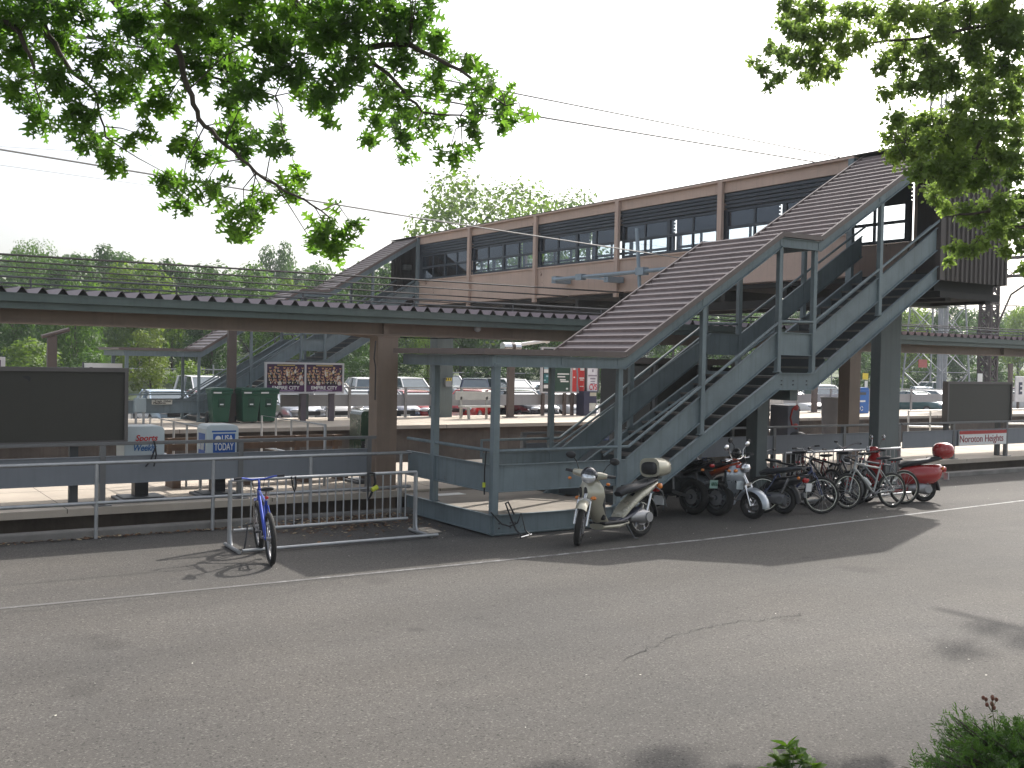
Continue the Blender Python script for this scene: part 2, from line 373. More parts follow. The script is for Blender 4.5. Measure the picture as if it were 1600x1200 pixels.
struct(MB().box(-120, 260, 32.55, 37.15, -1.3, 0.237).build('far_platform_wall', CONCD))
struct(MB().box(-120, 260, 17.21, 32.5, -1.3, -1.04).build('track_ballast', BALLAST))
RAILM = M('rusty_rail', (0.16, 0.085, 0.06), 0.5, 0.4, 0.2, 5)
TIE = M('track_tie', (0.075, 0.06, 0.05), 0.9, 0, 0.3, 4)
for ty in (22.3, 25.2, 28.0, 30.7):
    t = thing('railway_track', 'railway track of rusty rails on dark ties, track at %s' % {22.3: 'the near platform edge', 25.2: 'second place from the near platform', 28.0: 'second place from the far platform', 30.7: 'the far platform edge'}[ty], 'railway track', (0, ty, -1.04), 0, 'tracks between the platforms')
    t['kind'] = 'structure'
    for s_ in (-.72, .72):
        r = MB().box(-110, 250, ty+s_-.035, ty+s_+.035, -0.9, -0.86).box(-110, 250, ty+s_-.012, ty+s_+.012, -1.0, -0.9).box(-110, 250, ty+s_-.07, ty+s_+.07, -1.02, -1.0); r.build('rail', RAILM, t)
    m_ = MB()
    for k in range(-20, 260): m_.box(k*.62, k*.62+.22, ty-1.28, ty+1.28, -1.1, -1.022)
    q = m_.build('ties', TIE, t); q['kind'] = 'stuff'
struct(MB().box(-120, 260, 37.21, 80, -1.3, -0.2).build('far_car_park', LOT))
# verge at the photographer's feet (bottom right corner)
mb = MB(); N = 30
xs = [5.0 + i*1.2 for i in range(N)]
for i, x in enumerate(xs): 
    yo = 3.92 + 0.10*math.sin(i*1.7) + 0.0*x
    mb.v += [V(x, yo, -0.02), V(x, yo-.18, 0.06), V(x, yo-1.5, 0.16+.03*math.sin(i)), V(x, -9, 0.9)]
for i in range(N-1):
    for k in range(3): mb.f.append((i*4+k, (i+1)*4+k, (i+1)*4+k+1, i*4+k+1)); mb.m.append(0)
struct(mb.build('grass_verge', GRASSG, smooth=60))

# ================================================================== staircase (near one, copied for the far platform)
YF, YB, YL, XL_ = 13.21, 15.17, 15.98, 8.36
XE = 18.87
def channel(mb, p, q, h, out, fl=0.055, web=0.012, ft=0.012):
    """C section from p to q (centre line of web), h tall (vertical), flanges pointing along out"""
    p = Vector(p); q = Vector(q); out = Vector(out); z = Vector((0, 0, 1))
    def slab(a0, a1, b0, b1):
        vs = []
        for c in (p, q):
            for zz, oo in ((a0, b0), (a1, b0), (a1, b1), (a0, b1)): vs.append(c + z*zz + out*oo)
        mb.add(vs, [(0,1,2,3),(7,6,5,4),(0,4,5,1),(1,5,6,2),(2,6,7,3),(3,7,4,0)])
    slab(-h/2+ft, h/2-ft, 0, web); slab(h/2-ft, h/2, 0, fl); slab(-h/2, -h/2+ft, 0, fl)
    return mb
st = thing('station_staircase', 'blue grey steel staircase under a ribbed brown roof, rising above the parked motorcycles', 'staircase', (8.36, 13.21, 0))
ZD, ZM, ZT = 0.318, 2.43, 4.58     # landing, mid landing, bridge floor
X1, X2, X3, X4 = 10.67, 14.36, 15.24, 18.87
MB().box(XL_+.07, 10.75, YF+.07, 16.14, 0.262, ZD).build('landing_deck', M('landing_concrete', (0.30, 0.265, 0.225), .85, 0, .2, 1.4, .1, 50, streak=.1), st)
f = MB()
channel(f, (XL_, YF+.06, .175), (X1, YF+.06, .175), .29, (0,-1,0)); channel(f, (XL_+.06, YF, .175), (XL_+.06, YL, .175), .29, (-1,0,0))
f.box(XL_+.062, 10.6, YF+.075, YF+.09, 0.0, .26) ; f.box(XL_+.3, 10.5, 15.9, 15.95, .0, .26)
f.build('landing_edge_beam', BLUE, st)
def stringer(y, out, nm):
    f = MB(); pts = [(X1-.02, .175), (X2, 2.335), (X3, 2.335), (X4+.02, 4.55)]
    for i in range(3): channel(f, (pts[i][0], y, pts[i][1]), (pts[i+1][0], y, pts[i+1][1]), .31, out, .06)
    return f.build(nm, BLUE, st)
stringer(YF+.06, (0,-1,0), 'stringer'); stringer(YB-.06, (0,1,0), 'stringer')
def guard(y, out, x0):
    f = MB(); pts = [(x0, .86), (10.93, .86), (X2-.02, 3.01), (X3+.02, 3.01), (X4-.05, 5.215)]
    for i in range(4): channel(f, (pts[i][0], y, pts[i][1]), (pts[i+1][0], y, pts[i+1][1]), .41 if i in (0, 2) else .46, out, .05)
    if y < 14:
        channel(f, (XL_+.06, YF+.02, .86), (XL_+.06, YL-.02, .86), .41, (-1,0,0), .05)
    return f.build('guard_panel', BLUE, st)
guard(YF+.07, (0,-1,0), XL_+.02); guard(YB-.07, (0,-1,0), 9.35)
h = MB()
h.tube([(XL_+.04, YL-.02, 1.28), (XL_+.04, YF+.03, 1.28), (10.93, YF+.03, 1.28), (X2, 3.36), (X3, 3.36), (X4+.05, 5.6)] if False else [(XL_+.04, YL-.02, 1.27), (XL_+.04, YF+.03, 1.27), (10.95, YF+.03, 1.27), (X2, YF+.03, 3.40), (X3, YF+.03, 3.42), (X4+.1, YF+.03, 5.65)], 0.026, 8)
h.build('handrail', BLUE, st, smooth=50)
h = MB(); h.tube([(9.35, YB-.04, .98), (9.35, YB-.04, 1.27), (10.95, YB-.04, 1.27), (X2, YB-.04, 3.40), (X3, YB-.04, 3.42), (X4+.1, YB-.04, 5.65)], 0.026, 8); h.build('handrail', BLUE, st, smooth=50)
h = MB(); h.tube([(10.6, YF+.22, 1.12), (X2+.1, YF+.22, 3.25)], 0.022, 8); h.tube([(X3+.1, YF+.22, 3.3), (X4, YF+.22, 5.5)], 0.022, 8); h.tube([(10.6, YB-.2, 1.05), (X2, YB-.2, 3.2)], .022, 8); h.build('grab_rail', BLUE, st, smooth=50)
TREADM = M('stair_tread', (0.17, 0.16, 0.15), .8, 0, .2, 4)
tr = MB()
n = 12
for i in range(1, n+1):
    x = X1+.25 + (i-1)*(X2-X1-.25)/(n-1); z = ZD + (ZM-ZD)*i/n
    if i < n: tr.box(x-.02, x+.32, YF+.08, YB-.08, z-.035, z)
    tr.mat(1).box(x+.005, x+.02, YF+.08, YB-.08, z-(ZM-ZD)/n, z-.036).mat(0)
tr.box(X2-.05, X3+.05, YF+.08, YB-.08, ZM-.04, ZM)
for i in range(1, n+1):
    x = X3+.05 + (i-1)*(X4-X3-.05)/(n-1); z = ZM + (ZT-ZM)*i/n
    if i < n: tr.box(x-.02, x+.32, YF+.08, YB-.08, z-.035, z)
    tr.mat(1).box(x+.005, x+.02, YF+.08, YB-.08, z-(ZT-ZM)/n, z-.036).mat(0)
tr.build('treads', [TREADM, M('stair_riser', (0.06, 0.07, 0.075), .7)], st)
def roofz(x):
    if x < 10.8: return 2.6
    if x < 14.32: return 2.6 + (x-10.8)*(4.82-2.6)/(14.32-10.8)
    if x < 15.32: return 4.82
    return 4.82 + (x-15.32)*(7.0-4.82)/(18.9-15.32)
PX = [(8.42, YF+.05), (10.75, YF+.05), (12.53, YF+.05), (X2-.02, YF+.05), (X3, YF+.05), (17.07, YF+.05), (8.41, 15.05), (10.75, YB-.05), (12.53, YB-.05), (X2-.02, YB-.05), (X3, YB-.05), (17.07, YB-.05)]
for (x, y) in PX:
    zb = .31 if x < 11 else (.33 + (x-X1)*.585 if x < X2-.1 else (2.49 if x < X3+.1 else 2.49 + (x-X3)*.61))
    wv = .105 if x < 8.5 else .088
    m_ = MB().box(x-wv/2, x+wv/2, y-wv/2, y+wv/2, zb, roofz(x)-.03)
    m_.box(x-wv/2-.03, x+wv/2+.03, y-wv/2-.0, y+wv/2+.0, zb, zb+.02)
    m_.build('post', BLUE, st, bevel=.006)
# roof: edge beams, brown trim, ribbed sheet
RX = [(8.2, 2.60), (10.8, 2.60), (14.32, 4.80), (15.32, 4.80), (18.9, 6.97)]
eb = MB()
for (y, out) in ((YF, (0,-1,0)), (YB, (0,1,0))):
    for i in range(4):
        channel(eb, (RX[i][0]+(.13 if i == 0 else 0), y+(.02 if out[1] < 0 else -.02), RX[i][1]), (RX[i+1][0], y+(.02 if out[1] < 0 else -.02), RX[i+1][1]), .17 if i in (0, 2) else .2, out, .05)
channel(eb, (8.33, YF, 2.60), (8.33, YL+.05, 2.60), .17, (-1,0,0), .05)
channel(eb, (8.33, YL, 2.60), (10.9, YL, 2.60), .17, (0,1,0), .05)
for x in (9.6, 10.7): eb.bar((x, YF, 2.62), (x, YL, 2.62), .06, .12)
for x in (12.5, 14.32, 15.32, 17.0, 18.6): eb.bar((x, YF, roofz(x)-.02), (x, YB, roofz(x)-.02), .06, .12)
eb.build('roof_edge_beam', BLUE, st)
tm = MB()
for y in (YF-.03, YB+.03):
    for i in range(4):
        p, q = RX[i], RX[i+1]; tm.bar((p[0]-.05*(i == 0), y, p[1]+.14), (q[0], y, q[1]+.14), .05, .085)
tm.bar((8.18, YF-.05, 2.74), (8.18, YL+.1, 2.74), .05, .085)
tm.build('roof_trim', M('roof_trim_brown', (0.15, 0.115, 0.105), .5, 0, .1, 2, streak=.15), st)
rf = MB()
rf.box(8.2, 10.8, YF-.02, YL+.08, 2.70, 2.735)
def ribs(p, q, y0, y1, per):
    p = Vector((p[0], 0, p[1])); q = Vector((q[0], 0, q[1])); L = (q-p).length; d = (q-p)/L; nn = Vector((-d.z, 0, d.x))
    k = max(1, int(round(L/per))); per = L/k; prof = []
    for i in range(k):
        a = i*per; prof += [(a, 0), (a+per*.62, 0), (a+per*.72, .038), (a+per*.90, .038)]
    prof.append((L, 0))
    o = len(rf.v)
    for (a, hh) in prof:
        c = p + d*a + nn*hh; rf.v += [Vector((c.x, y0, c.z)), Vector((c.x, y1, c.z))]
    for i in range(len(prof)-1): rf.f.append((o+2*i, o+2*i+2, o+2*i+3, o+2*i+1)); rf.m.append(0)
    # underside
    rf.add([(p.x, y0, p.z-.02), (q.x, y0, q.z-.02), (q.x, y1, q.z-.02), (p.x, y1, p.z-.02)], [(0,1,2,3)])
ribs((10.8, 2.735), (14.32, 4.935), YF-.02, YB+.02, .205); ribs((14.32, 4.935), (15.32, 4.935), YF-.02, YB+.02, .2); ribs((15.32, 4.935), (18.9, 7.10), YF-.02, YB+.02, .205)
rf.build('roof_sheet', ROOFM, st)
# support under the mid landing
p = MB(); p.box(14.70, 14.98, 14.05, 14.33, 0, 2.2); p.bar((14.84, YF+.1, 2.1), (14.84, YB-.1, 2.1), .2, .22); p.build('support_column', M('support_paint', (0.085, 0.105, 0.105), .55, 0, .15, 2, streak=.2), st, bevel=.01)
bolts = MB()
for x in (8.72, 8.8, 14.45, 14.75, 15.1, 8.52):
    for dz in (0, .07):
        z = .12 if x < 9 else 2.28
        bolts.cyl((x, YF+.06, z+dz), (x, YF+.03, z+dz), .013, 6)
bolts.build('bolts', DKGREY, st)
far_st = copy_tree(st, 'blue grey steel staircase with brown roof far across the tracks, behind the green bins', loc=(8.36, 13.21+22.12, 0.02))
st['group'] = far_st['group'] = 'stairs up to the footbridge'

# ================================================================== footbridge with its two head houses
BX0, BX1, BYN, BYF = 18.87, 21.14, 15.40, 35.32
br = thing('footbridge', 'enclosed brown footbridge with rows of dark windows spanning the tracks', 'footbridge', (20, 25, 0))
POSTY = [15.42, 19.42, 23.48, 27.53, 31.55, 35.28]
for sd, X in ((-1, BX0), (1, BX1)):
    out = sd
    def bx(mb, d0, d1, y0, y1, z0, z1):   # d: distance outward of face
        a, b_ = X+out*d0, X+out*d1; return mb.box(min(a, b_), max(a, b_), y0, y1, z0, z1)
    g = MB(); bx(g, -.10, -.04, BYN, BYF, 6.88, 7.14); bx(g, -.1, .07, BYN-.05, BYF+.05, 7.14, 7.185); g.build('top_girder', PINK, br)
    g = MB(); bx(g, -.10, -.03, BYN, BYF, 4.62, 5.50); bx(g, -.1, .03, BYN, BYF, 4.60, 4.635); bx(g, -.1, .015, BYN, BYF, 5.49, 5.53); g.build('side_panel', PINK, br)
    for y in POSTY:
        mm = MB(); bx(mm, -.02, .07, y-.075, y+.075, 4.46, 7.139)
        if y in (POSTY[0], POSTY[-1]): mm.build('post', BLUE if sd < 0 else PINK, br)
        else: mm.build('post', PINK, br)
    g = MB()
    for i in range(5):
        y0, y1 = POSTY[i]+.08, POSTY[i+1]-.08
        for k in range(4): bx(g, -.12, -.05-.012*(k % 2), y0, y1, 6.50+k*.095, 6.565+k*.095)
        bx(g, -.14, -.125, y0, y1, 6.46, 6.88)
    g.build('louvre', NAVY, br)
    for i in range(5):
        y0, y1 = POSTY[i]+.1, POSTY[i+1]-.1
        ym = (y0+y1)/2
        for (a, b_) in ((y0+.08, ym), (ym, y1)):
            wf = MB(); fw = .055
            z0, z1, zm = 5.535, 6.465, 6.01
            bx(wf, -.14, -.07, a, a+fw, z0, z1); bx(wf, -.14, -.07, b_-fw, b_, z0, z1)
            bx(wf, -.14, -.07, a+fw, b_-fw, z0, z0+fw+.02); bx(wf, -.14, -.07, a+fw, b_-fw, z1-fw, z1)
            bx(wf, -.135, -.075, a+fw, b_-fw, zm-.035, zm+.035); mid = (a+b_)/2
            bx(wf, -.13, -.08, mid-.03, mid+.03, z0+fw+.02, zm-.035); bx(wf, -.13, -.08, mid-.03, mid+.03, zm+.035, z1-fw)
            o = wf.build('window', NAVY, br)
            pn = MB(); bx(pn, -.108, -.104, a+fw-.01, b_-fw+.01, z0+fw, z1-fw+.01); pn.build('pane', GLASS, o)
        jb = MB(); bx(jb, -.14, -.06, POSTY[i]+.08, y0+.08, 5.535, 6.47); jb.build('jamb', NAVY, br)
g = MB().box(BX0+.1, BX1-.1, YF+.06, 37.4, 7.08, 7.135); g.build('ceiling', M('bridge_ceiling', (0.06, 0.06, 0.065), .8), br)
g = MB().box(BX0-.05, BX1+.05, YF-.02, 37.5, 7.19, 7.215); g.build('roof', DKBROWN, br)
g = MB().box(BX0+.1, BX1-.1, YF+.06, 37.4, 4.47, 4.575); g.build('floor', DARK, br)
g = MB()
for y in [13.5, 14.4, 15.4, 17.4, 19.42, 21.4, 23.48, 25.5, 27.53, 29.5, 31.55, 33.4, 35.3, 37.2]: g.box(BX0+.12, BX1-.12, y-.08, y+.08, 4.2, 4.468)
g.box(BX0+.35, BX0+.55, YF+.1, 37.3, 4.0, 4.2); g.box(BX1-.55, BX1-.35, YF+.1, 37.3, 4.0, 4.2)
g.box(BX0+.1, BX1-.1, YF+.05, 15.3, 4.06, 4.19)
g.build('floor_beams', DARK, br)
# ribbed sheet walls of the head houses
def ribwall(p, q, z0, z1, nrm, per=.15, dep=.035):
    p = Vector((*p, 0)); q = Vector((*q, 0)); L = (q-p).length; d = (q-p)/L; nn = Vector((*nrm, 0)); mb = MB()
    k = int(round(L/per)); per = L/k; prof = []
    for i in range(k): a = i*per; prof += [(a, 0), (a+per*.45, 0), (a+per*.55, dep), (a+per*.9, dep)]
    prof.append((L, 0))
    for a, hh in prof:
        c = p+d*a+nn*hh; mb.v += [Vector((c.x, c.y, z0)), Vector((c.x, c.y, z1))]
    for i in range(len(prof)-1): mb.f.append((2*i, 2*i+2, 2*i+3, 2*i+1)); mb.m.append(0)
    a0, a1 = p - nn*.03, q - nn*.03
    mb.add([(a0.x, a0.y, z0), (a1.x, a1.y, z0), (a1.x, a1.y, z1), (a0.x, a0.y, z1)], [(0,1,2,3)])
    return mb
w_ = ribwall((BX0+.12, YF), (BX1+.02, YF), 4.40, 7.18, (0,-1)); w_.box(BX0-.02, BX0+.13, YF-.02, YF+.1, 4.40, 7.18); w_.box(BX0, BX1, YF+.03, YF+.06, 4.42, 7.17)
w_.build('ribbed_wall', DKBROWN, br)
ribwall((BX1, YF+.05), (BX1, BYN), 4.40, 7.18, (1,0)).build('ribbed_wall', DKBROWN, br)
ribwall((BX1, BYF), (BX1, 37.5), 4.40, 7.18, (1,0)).build('ribbed_wall', DKBROWN, br)
ribwall((BX0, 37.48), (BX1, 37.48), 4.40, 7.18, (0,-1)).build('ribbed_wall', DKBROWN, br)
q = MB(); q.box(BX0+.05, BX0+.35, 35.1, 35.3, 4.6, 7.1); q.build('corner_jamb', NAVY, br)
# big legs
COLP = M('bridge_leg_paint', (0.11, 0.135, 0.135), .6, 0, .12, 1.2, streak=.3)
c = MB(); yc = 14.55; xa, xb = onY(1372, 700, yc).x, onY(1404, 700, yc).x
yb_ = max(yc+.25, xa/onY(1356.5, 700, 1.0).x)
c.box(xa, xb, yc, yb_, -.3, 4.06); c.box(BX0+.2, BX1+.1, yc+.1, yc+.5, 3.98, 4.06)
c.build('leg', COLP, br, bevel=.015)
c = MB(); c.box(BX1-.32, BX1+.35, 14.2, 14.55, 4.06, 4.38); c.box(BX1-.3, BX1+.3, 36.2, 36.6, 4.06, 4.38); c.build('cross_beam', BLUE, br)
c = MB(); fy = 36.3; xa2, xb2 = onY(682, 620, fy).x, onY(707, 620, fy).x
c.box(xa2, xb2, fy, fy+.6, -.3, 4.06); c.build('leg', COLP, br, bevel=.015)
c = MB(); q = onY(698, 595, fy); c.box(q.x-.13, q.x+.13, fy-.16, fy, q.z-.22, q.z+.12); c.mat(1)
for i in range(3): c.box(q.x-.13+i*.09, q.x-.09+i*.09, fy-.164, fy-.16, q.z+.02, q.z+.11)
c.mat(2).box(q.x-.132, q.x+.132, fy-.162, fy-.16, q.z+.0, q.z+.12)
c.build('switch_box', [STEELG, BLACK, M('hazard_yellow', (.7, .55, .05), .6)], br)
# catenary bracket pipes fixed on the left flank
BRK = M('bracket_paint', (0.27, 0.33, 0.38), .5, .2, .1, 4)
c = MB(); bxx = 18.3
a = onX(865, 437, bxx); b_ = onX(1003, 424, bxx); t0 = onX(995, 357, bxx); t1 = onX(1000, 462, bxx)
c.tube([a, b_, b_+(b_-a).normalized()*1.3], .055, 8); c.tube([t0, t1], .05, 8); c.bar(a+V(.0,0,0), a+V(.55,0,0), .22, .2); m3 = a+(b_-a)*.33; c.bar(m3-V(0,.14,0), m3+V(0,.14,0), .17, .17)
m4 = a+(b_-a)*.62 - V(0,0,.12); c.bar(m3, m4, .05, .06); c.bar(m4, m4+V(.55,0,0), .2, .16); c.bar(b_-V(0,.16,0), b_+V(0,.16,0), .2, .2)
c.tube([t1, t1+V(.5,0,0)], .06, 8)
c.build('wire_bracket', BRK, br, smooth=40)

# ================================================================== platform canopy
cn = thing('platform_canopy', 'long platform canopy with corrugated brown roof, green grey gutter and brown columns', 'canopy', (0, 16.5, 0))
GUT = M('gutter_paint', (0.105, 0.135, 0.125), .45, 0, .12, 2, streak=.25)
g = MB(); x0, x1 = -30, 95
g.box(x0, x1, 16.26, 16.30, 3.315, 3.40); g.box(x0, x1, 16.19, 16.30, 3.30, 3.315); g.box(x0, x1, 16.18, 16.195, 3.30, 3.42); g.box(x0, x1, 16.17, 16.2, 3.405, 3.42)
g.box(x0, x1, 16.235, 16.26, 3.20, 3.298); 
g.build('gutter', GUT, cn)
g = MB(); g.box(x0, x1, 16.38, 16.60, 3.22, 3.245); g.box(x0, x1, 16.485, 16.50, 3.02, 3.22); g.box(x0, x1, 16.38, 16.60, 2.995, 3.02)
for k in range(-4, 12): 
    xx = 8.19+k*6.04; g.box(xx-.05, xx+.05, 16.40, 16.484, 3.02, 3.22)
g.build('beam', BROWN, cn)
g = MB(); g.box(x0, x1, 18.3, 18.5, 3.05, 3.3); g.build('beam', BROWN, cn)
def corrug(y0, y1, z0, z1, per, hh):
    mb = MB(); k = int((x1-x0)/per); prof = []
    for i in range(k): a = x0+.1+i*per; prof += [(a, 0), (a+per*.36, 0), (a+per*.63, hh), (a+per*.72, hh)] 
    prof.append((x0+.1+k*per, 0))
    n = len(prof); 
    for (a, h_) in prof: mb.v += [V(a, y0, z0+h_), V(a, y1, z1+h_), V(a, y0, z0+h_-.006), V(a, y1, z1+h_-.006)]
    for i in range(n-1):
        o = 4*i; mb.f += [(o, o+4, o+5, o+1), (o+2, o+3, o+7, o+6), (o, o+2, o+6, o+4)]; mb.m += [0]*3
    return mb
PER = .268
cr_ = corrug(16.22, 18.75, 3.405, 3.47, PER, .105); cr_.build('roof_sheet', M('canopy_roof_sheet', (0.19, 0.15, 0.16), .5, .1, .12, 1.5, streak=.15), cn)
g = MB()
pf_ = []
for i in range(int((x1-x0)/PER)):
    a = x0+.1+i*PER; pf_ += [(a+PER*.38, 3.4), (a+PER*.635, 3.497), (a+PER*.715, 3.497), (a+PER*.995, 3.4)]
for (xx, zz) in pf_: g.v += [V(xx, 16.27, 3.392), V(xx, 16.27, zz)]
for i in range(len(pf_)-1): g.f.append((2*i, 2*i+2, 2*i+3, 2*i+1)); g.m.append(0)
g.build('rib_hollow_shade', DARK, cn)  # dark strip standing in for the shade inside the hollow rib ends
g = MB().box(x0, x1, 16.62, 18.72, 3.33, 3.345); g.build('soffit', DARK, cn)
for xx in (-3.9, 8.19, 20.27, 32.4, 44.5, 56.6):
    c = MB()
    c.box(xx-.19, xx+.19, 16.34, 16.365, -.35, 2.98); c.box(xx-.19, xx+.19, 16.635, 16.66, -.35, 2.98); c.box(xx-.012, xx+.012, 16.365, 16.635, -.35, 2.98)
    c.box(xx-.19, xx-.165, 16.365, 16.635, -.35, 2.98)
    c.box(xx-.22, xx+.22, 16.33, 16.67, 2.965, 2.99)
    c.prism([(0, 0), (1.75, .12), (1.75, .27), (0, .27)], (xx-.06, 16.67, 2.93), (0,1,0), (0,0,1), (.12,0,0))
    c.prism([(0, 0), (.55, .2), (0, .2)], (xx-.14, 16.4, 2.775), (-1,0,0), (0,0,1), (0,.16,0)) if False else None
    c.build('column', BROWN, cn)
q = onY(746, 513, 16.36); l = MB(); l.ell((q.x, 16.36, q.z), .07, .05, .07, 12, 8); l.build('lamp', M('lamp_glass', (.35, .36, .36), .4), cn, smooth=60)
cb = MB(); cb.tube([(7.95, 16.33, 2.9), (7.92, 16.32, 2.6), (7.95, 16.32, 2.45), (7.95, 16.32, 1.9)], .012, 5); cb.tube([(8.1, 16.4, 2.93), (8.4, 16.42, 2.97), (9.2, 16.42, 2.975), (9.75, 16.42, 3.0)], .01, 5); cb.build('conduit', BLACK, cn)
pr_ = MB()
for (z, r) in ((3.78, .02), (3.68, .016), (3.62, .012)): pr_.tube([(x0, 18.45, z), (x1, 18.45, z)], r, 6)
for k in range(-12, 40):
    xx = k*2.3+.6; pr_.cyl((xx, 18.45, 3.5), (xx, 18.45, 3.79), .016, 6)
pr_.build('roof_pipes', DKGREY, cn)
# ================================================================== fences, barriers and signs on the near side
def pipe_fence():
    t = thing('pipe_fence', 'low galvanised two rail pipe fence along the kerb, behind the bicycle rack', 'fence', (3, 15.62, 0))
    m = MB(); x0, x1 = -14.0, 8.28
    for z in (1.06, .50): m.tube([(x0, 15.62, z), (x1-.25*(z > .8)*0, 15.62, z)], .027, 10)
    m.build('rail', GALV, t, smooth=50)
    for x in (-12.9, -11.3, -9.7, -8.05, -6.4, -4.8, -3.15, -1.5, .08, 1.7, 3.33, 4.98, 6.52, 8.1):
        MB().cyl((x, 15.62, -.05), (x, 15.62, 1.06), .027, 10).build('post', GALV, t, smooth=50)
pipe_fence()
def barrier(label, x0, x1, posts, sign=None, y=16.32):
    t = thing('guard_barrier', label, 'barrier', ((x0+x1)/2, y, .36), 0, 'grey guard barriers of the near platform')
    xs = sorted([x0]+posts+[x1]); segs = [(xs[i], xs[i+1]) for i in range(len(xs)-1) if xs[i+1]-xs[i] > .3]
    for (a, b) in segs:
        m = MB(); channel(m, (a+.035, y, .885), (b-.035, y, .885), .41, (0,-1,0), .035, .014); m.build('panel', GREYP, t)
    m = MB().bar((x0, y, 1.27), (x1, y, 1.27), .05, .05); m.build('rail', M('guard_rail_paint', (0.16, .16, .16), .5, .2, .1, 5), t, bevel=.008)
    for x in posts:
        p = MB().box(x-.04, x+.04, y-.03, y+.06, .36, 1.245); p.box(x-.12, x+.12, y-.08, y+.1, .36, .375); p.build('post', MATS['guard_rail_paint'], t)
    return t
barrier('grey guard barrier of solid panels on the near platform, left of the brown column', -14, 7.98, [-11, -8.4, -5.8, -3.2, -.6, 1.45, 3.56, 5.63, 7.85])
barrier('grey guard barrier on the near platform, behind the parked motorcycles and bicycles', 10.95, 21.95, [11.0, 13.1, 15.4, 17.6, 19.9, 21.9])
barrier('grey guard barrier on the near platform, holding the station name sign under a dark sign', 21.99, 60, [24.05, 26.35, 28.6, 31, 34, 37, 40, 44, 48])

def signboard(label, x0, x1, z0, z1, y, posts, mark=False):
    t = thing('poster_board', label, 'sign board', ((x0+x1)/2, y, .36), 0, 'dark backs of poster boards')
    d = .16
    m = MB().box(x0+.04, x1-.04, y-d/2+.03, y+d/2, z0+.04, z1-.05); m.build('panel', SLATE, t)
    m = MB().box(x0, x0+.05, y-d/2, y+d/2, z0, z1).box(x1-.05, x1, y-d/2, y+d/2, z0, z1).box(x0+.05, x1-.05, y-d/2, y+d/2, z1-.06, z1).box(x0+.05, x1-.05, y-d/2-.01, y+d/2, z0, z0+.045)
    m.build('frame', M('board_frame', (0.115, .105, .10), .5, .1, .1, 3), t)
    for x in posts: MB().box(x-.06, x+.06, y+d/2+.003, y+d/2+.1, .36, z1-.1).build('post', DKGREY, t)
    if mark:
        m = MB(); q = onY(40, 591, y-d/2+.03)
        m.prism([(-.06,.03),(.04,.035),(.07,.0),(.05,-.05),(.02,-.02),(-.03,.01)], (q.x, y-d/2+.028, q.z), (1,0,0), (0,0,1), (0,.004,0)); m.build('torn_patch', BLACK, t)
    return t
signboard('large dark back of a poster board at the left, beside the red lettered newspaper box', 1.0, 3.92, 1.27, 2.385, 16.42, [1.6, 3.2], True)
signboard('dark back of a poster board standing above the red and white station name sign', 23.82, 26.63, 1.25, 2.31, 16.42, [24.08, 26.32])
def name_sign():
    a, b = onY(1496, 677, 16.27), onY(1568, 691, 16.27)
    x0, x1 = 24.2, 26.24; z0, z1 = .69, 1.06
    t = thing('station_name_sign', 'white station name sign with a red top stripe on the grey barrier', 'sign', ((x0+x1)/2, 16.27, .87))
    MB().box(x0, x1, 16.245, 16.268, z0, z1).build('plate', WHITE, t)
    MB().box(x0, x1, 16.241, 16.2445, z1-.085, z1).build('stripe', M('sign_red', (.42, .03, .025), .5, 0, .08, 4), t)
    text('Noroton Heights', M('sign_letter_red', (.28, .02, .03), .5), t, ((x0+x1)/2-.06, 16.244, (z0+z1)/2-.045), (1,0,0), (0,0,1), .235, x1-x0-.16, bold=.0)
name_sign()

# -------- newspaper boxes
BOXP = M('news_box_shell', (.50, .56, .58), .4, 0, .06, 3, streak=.08)
def news_box(label, cx, y0, ztop, wid, shell, texts):
    t = thing('newspaper_box', label, 'newspaper box', (cx, y0+.25, .36), 0, 'newspaper boxes on the near platform')
    m = MB().box(cx-.36, cx+.36, y0-.08, y0+.56, .36, .40).box(cx-.30, cx+.30, y0-.02, y0+.5, .4, .42); m.build('base_plate', DKGREY, t, bevel=.01)
    MB().box(cx-.1, cx+.1, y0+.14, y0+.36, .42, .82).build('pedestal', BLACK, t)
    m = MB(); w2 = wid/2; z0 = .80; z1 = ztop; r = .07
    prof = [(-w2, z0), (w2, z0), (w2, z1-r), (w2-r*.3, z1-r*.3), (w2-r, z1), (-w2+r, z1), (-w2+r*.3, z1-r*.3), (-w2, z1-r)]
    m.prism(prof, (cx, y0, 0), (1,0,0), (0,0,1), (0, .5, 0)); m.build('shell', shell, t, bevel=.012)
    for f in texts: f(t, cx, y0)
    return t
def us(t, cx, y0):
    bl = M('news_blue', (.015, .09, .36), .4, 0, .05, 3)
    MB().box(cx-.155, cx+.2, y0-.005, y0-.001, .93, 1.36).build('blue_panel', bl, t)
    MB().box(cx-.175, cx+.215, y0-.005, y0-.001, 1.385, 1.41).build('blue_stripe', bl, t)
    text('USA', WHITE, t, (cx+.075, y0-.006, 1.29), (1,0,0), (0,0,1), .095, .18, bold=.012); text('TODAY', WHITE, t, (cx+.02, y0-.006, 1.155), (1,0,0), (0,0,1), .115, .31, bold=.012)
    m = MB().disc((cx-.075, y0-.0055, 1.285), (0,-1,0), .045, 16); m.build('globe', WHITE, t)
    MB().box(cx-.265, cx-.261, y0+.07, y0+.4, .95, 1.36).build('blue_panel', bl, t)
    text('USA TODAY', WHITE, t, (cx-.266, y0+.235, 1.155), (0,-1,0), (0,0,1), .12, .28, bold=.012)
q = onY(346, 690, 16.62)
news_box('white newspaper box with a bright blue lettered panel, on a black pedestal', q.x+.02, 16.62, 1.50, .52, BOXP, [us])
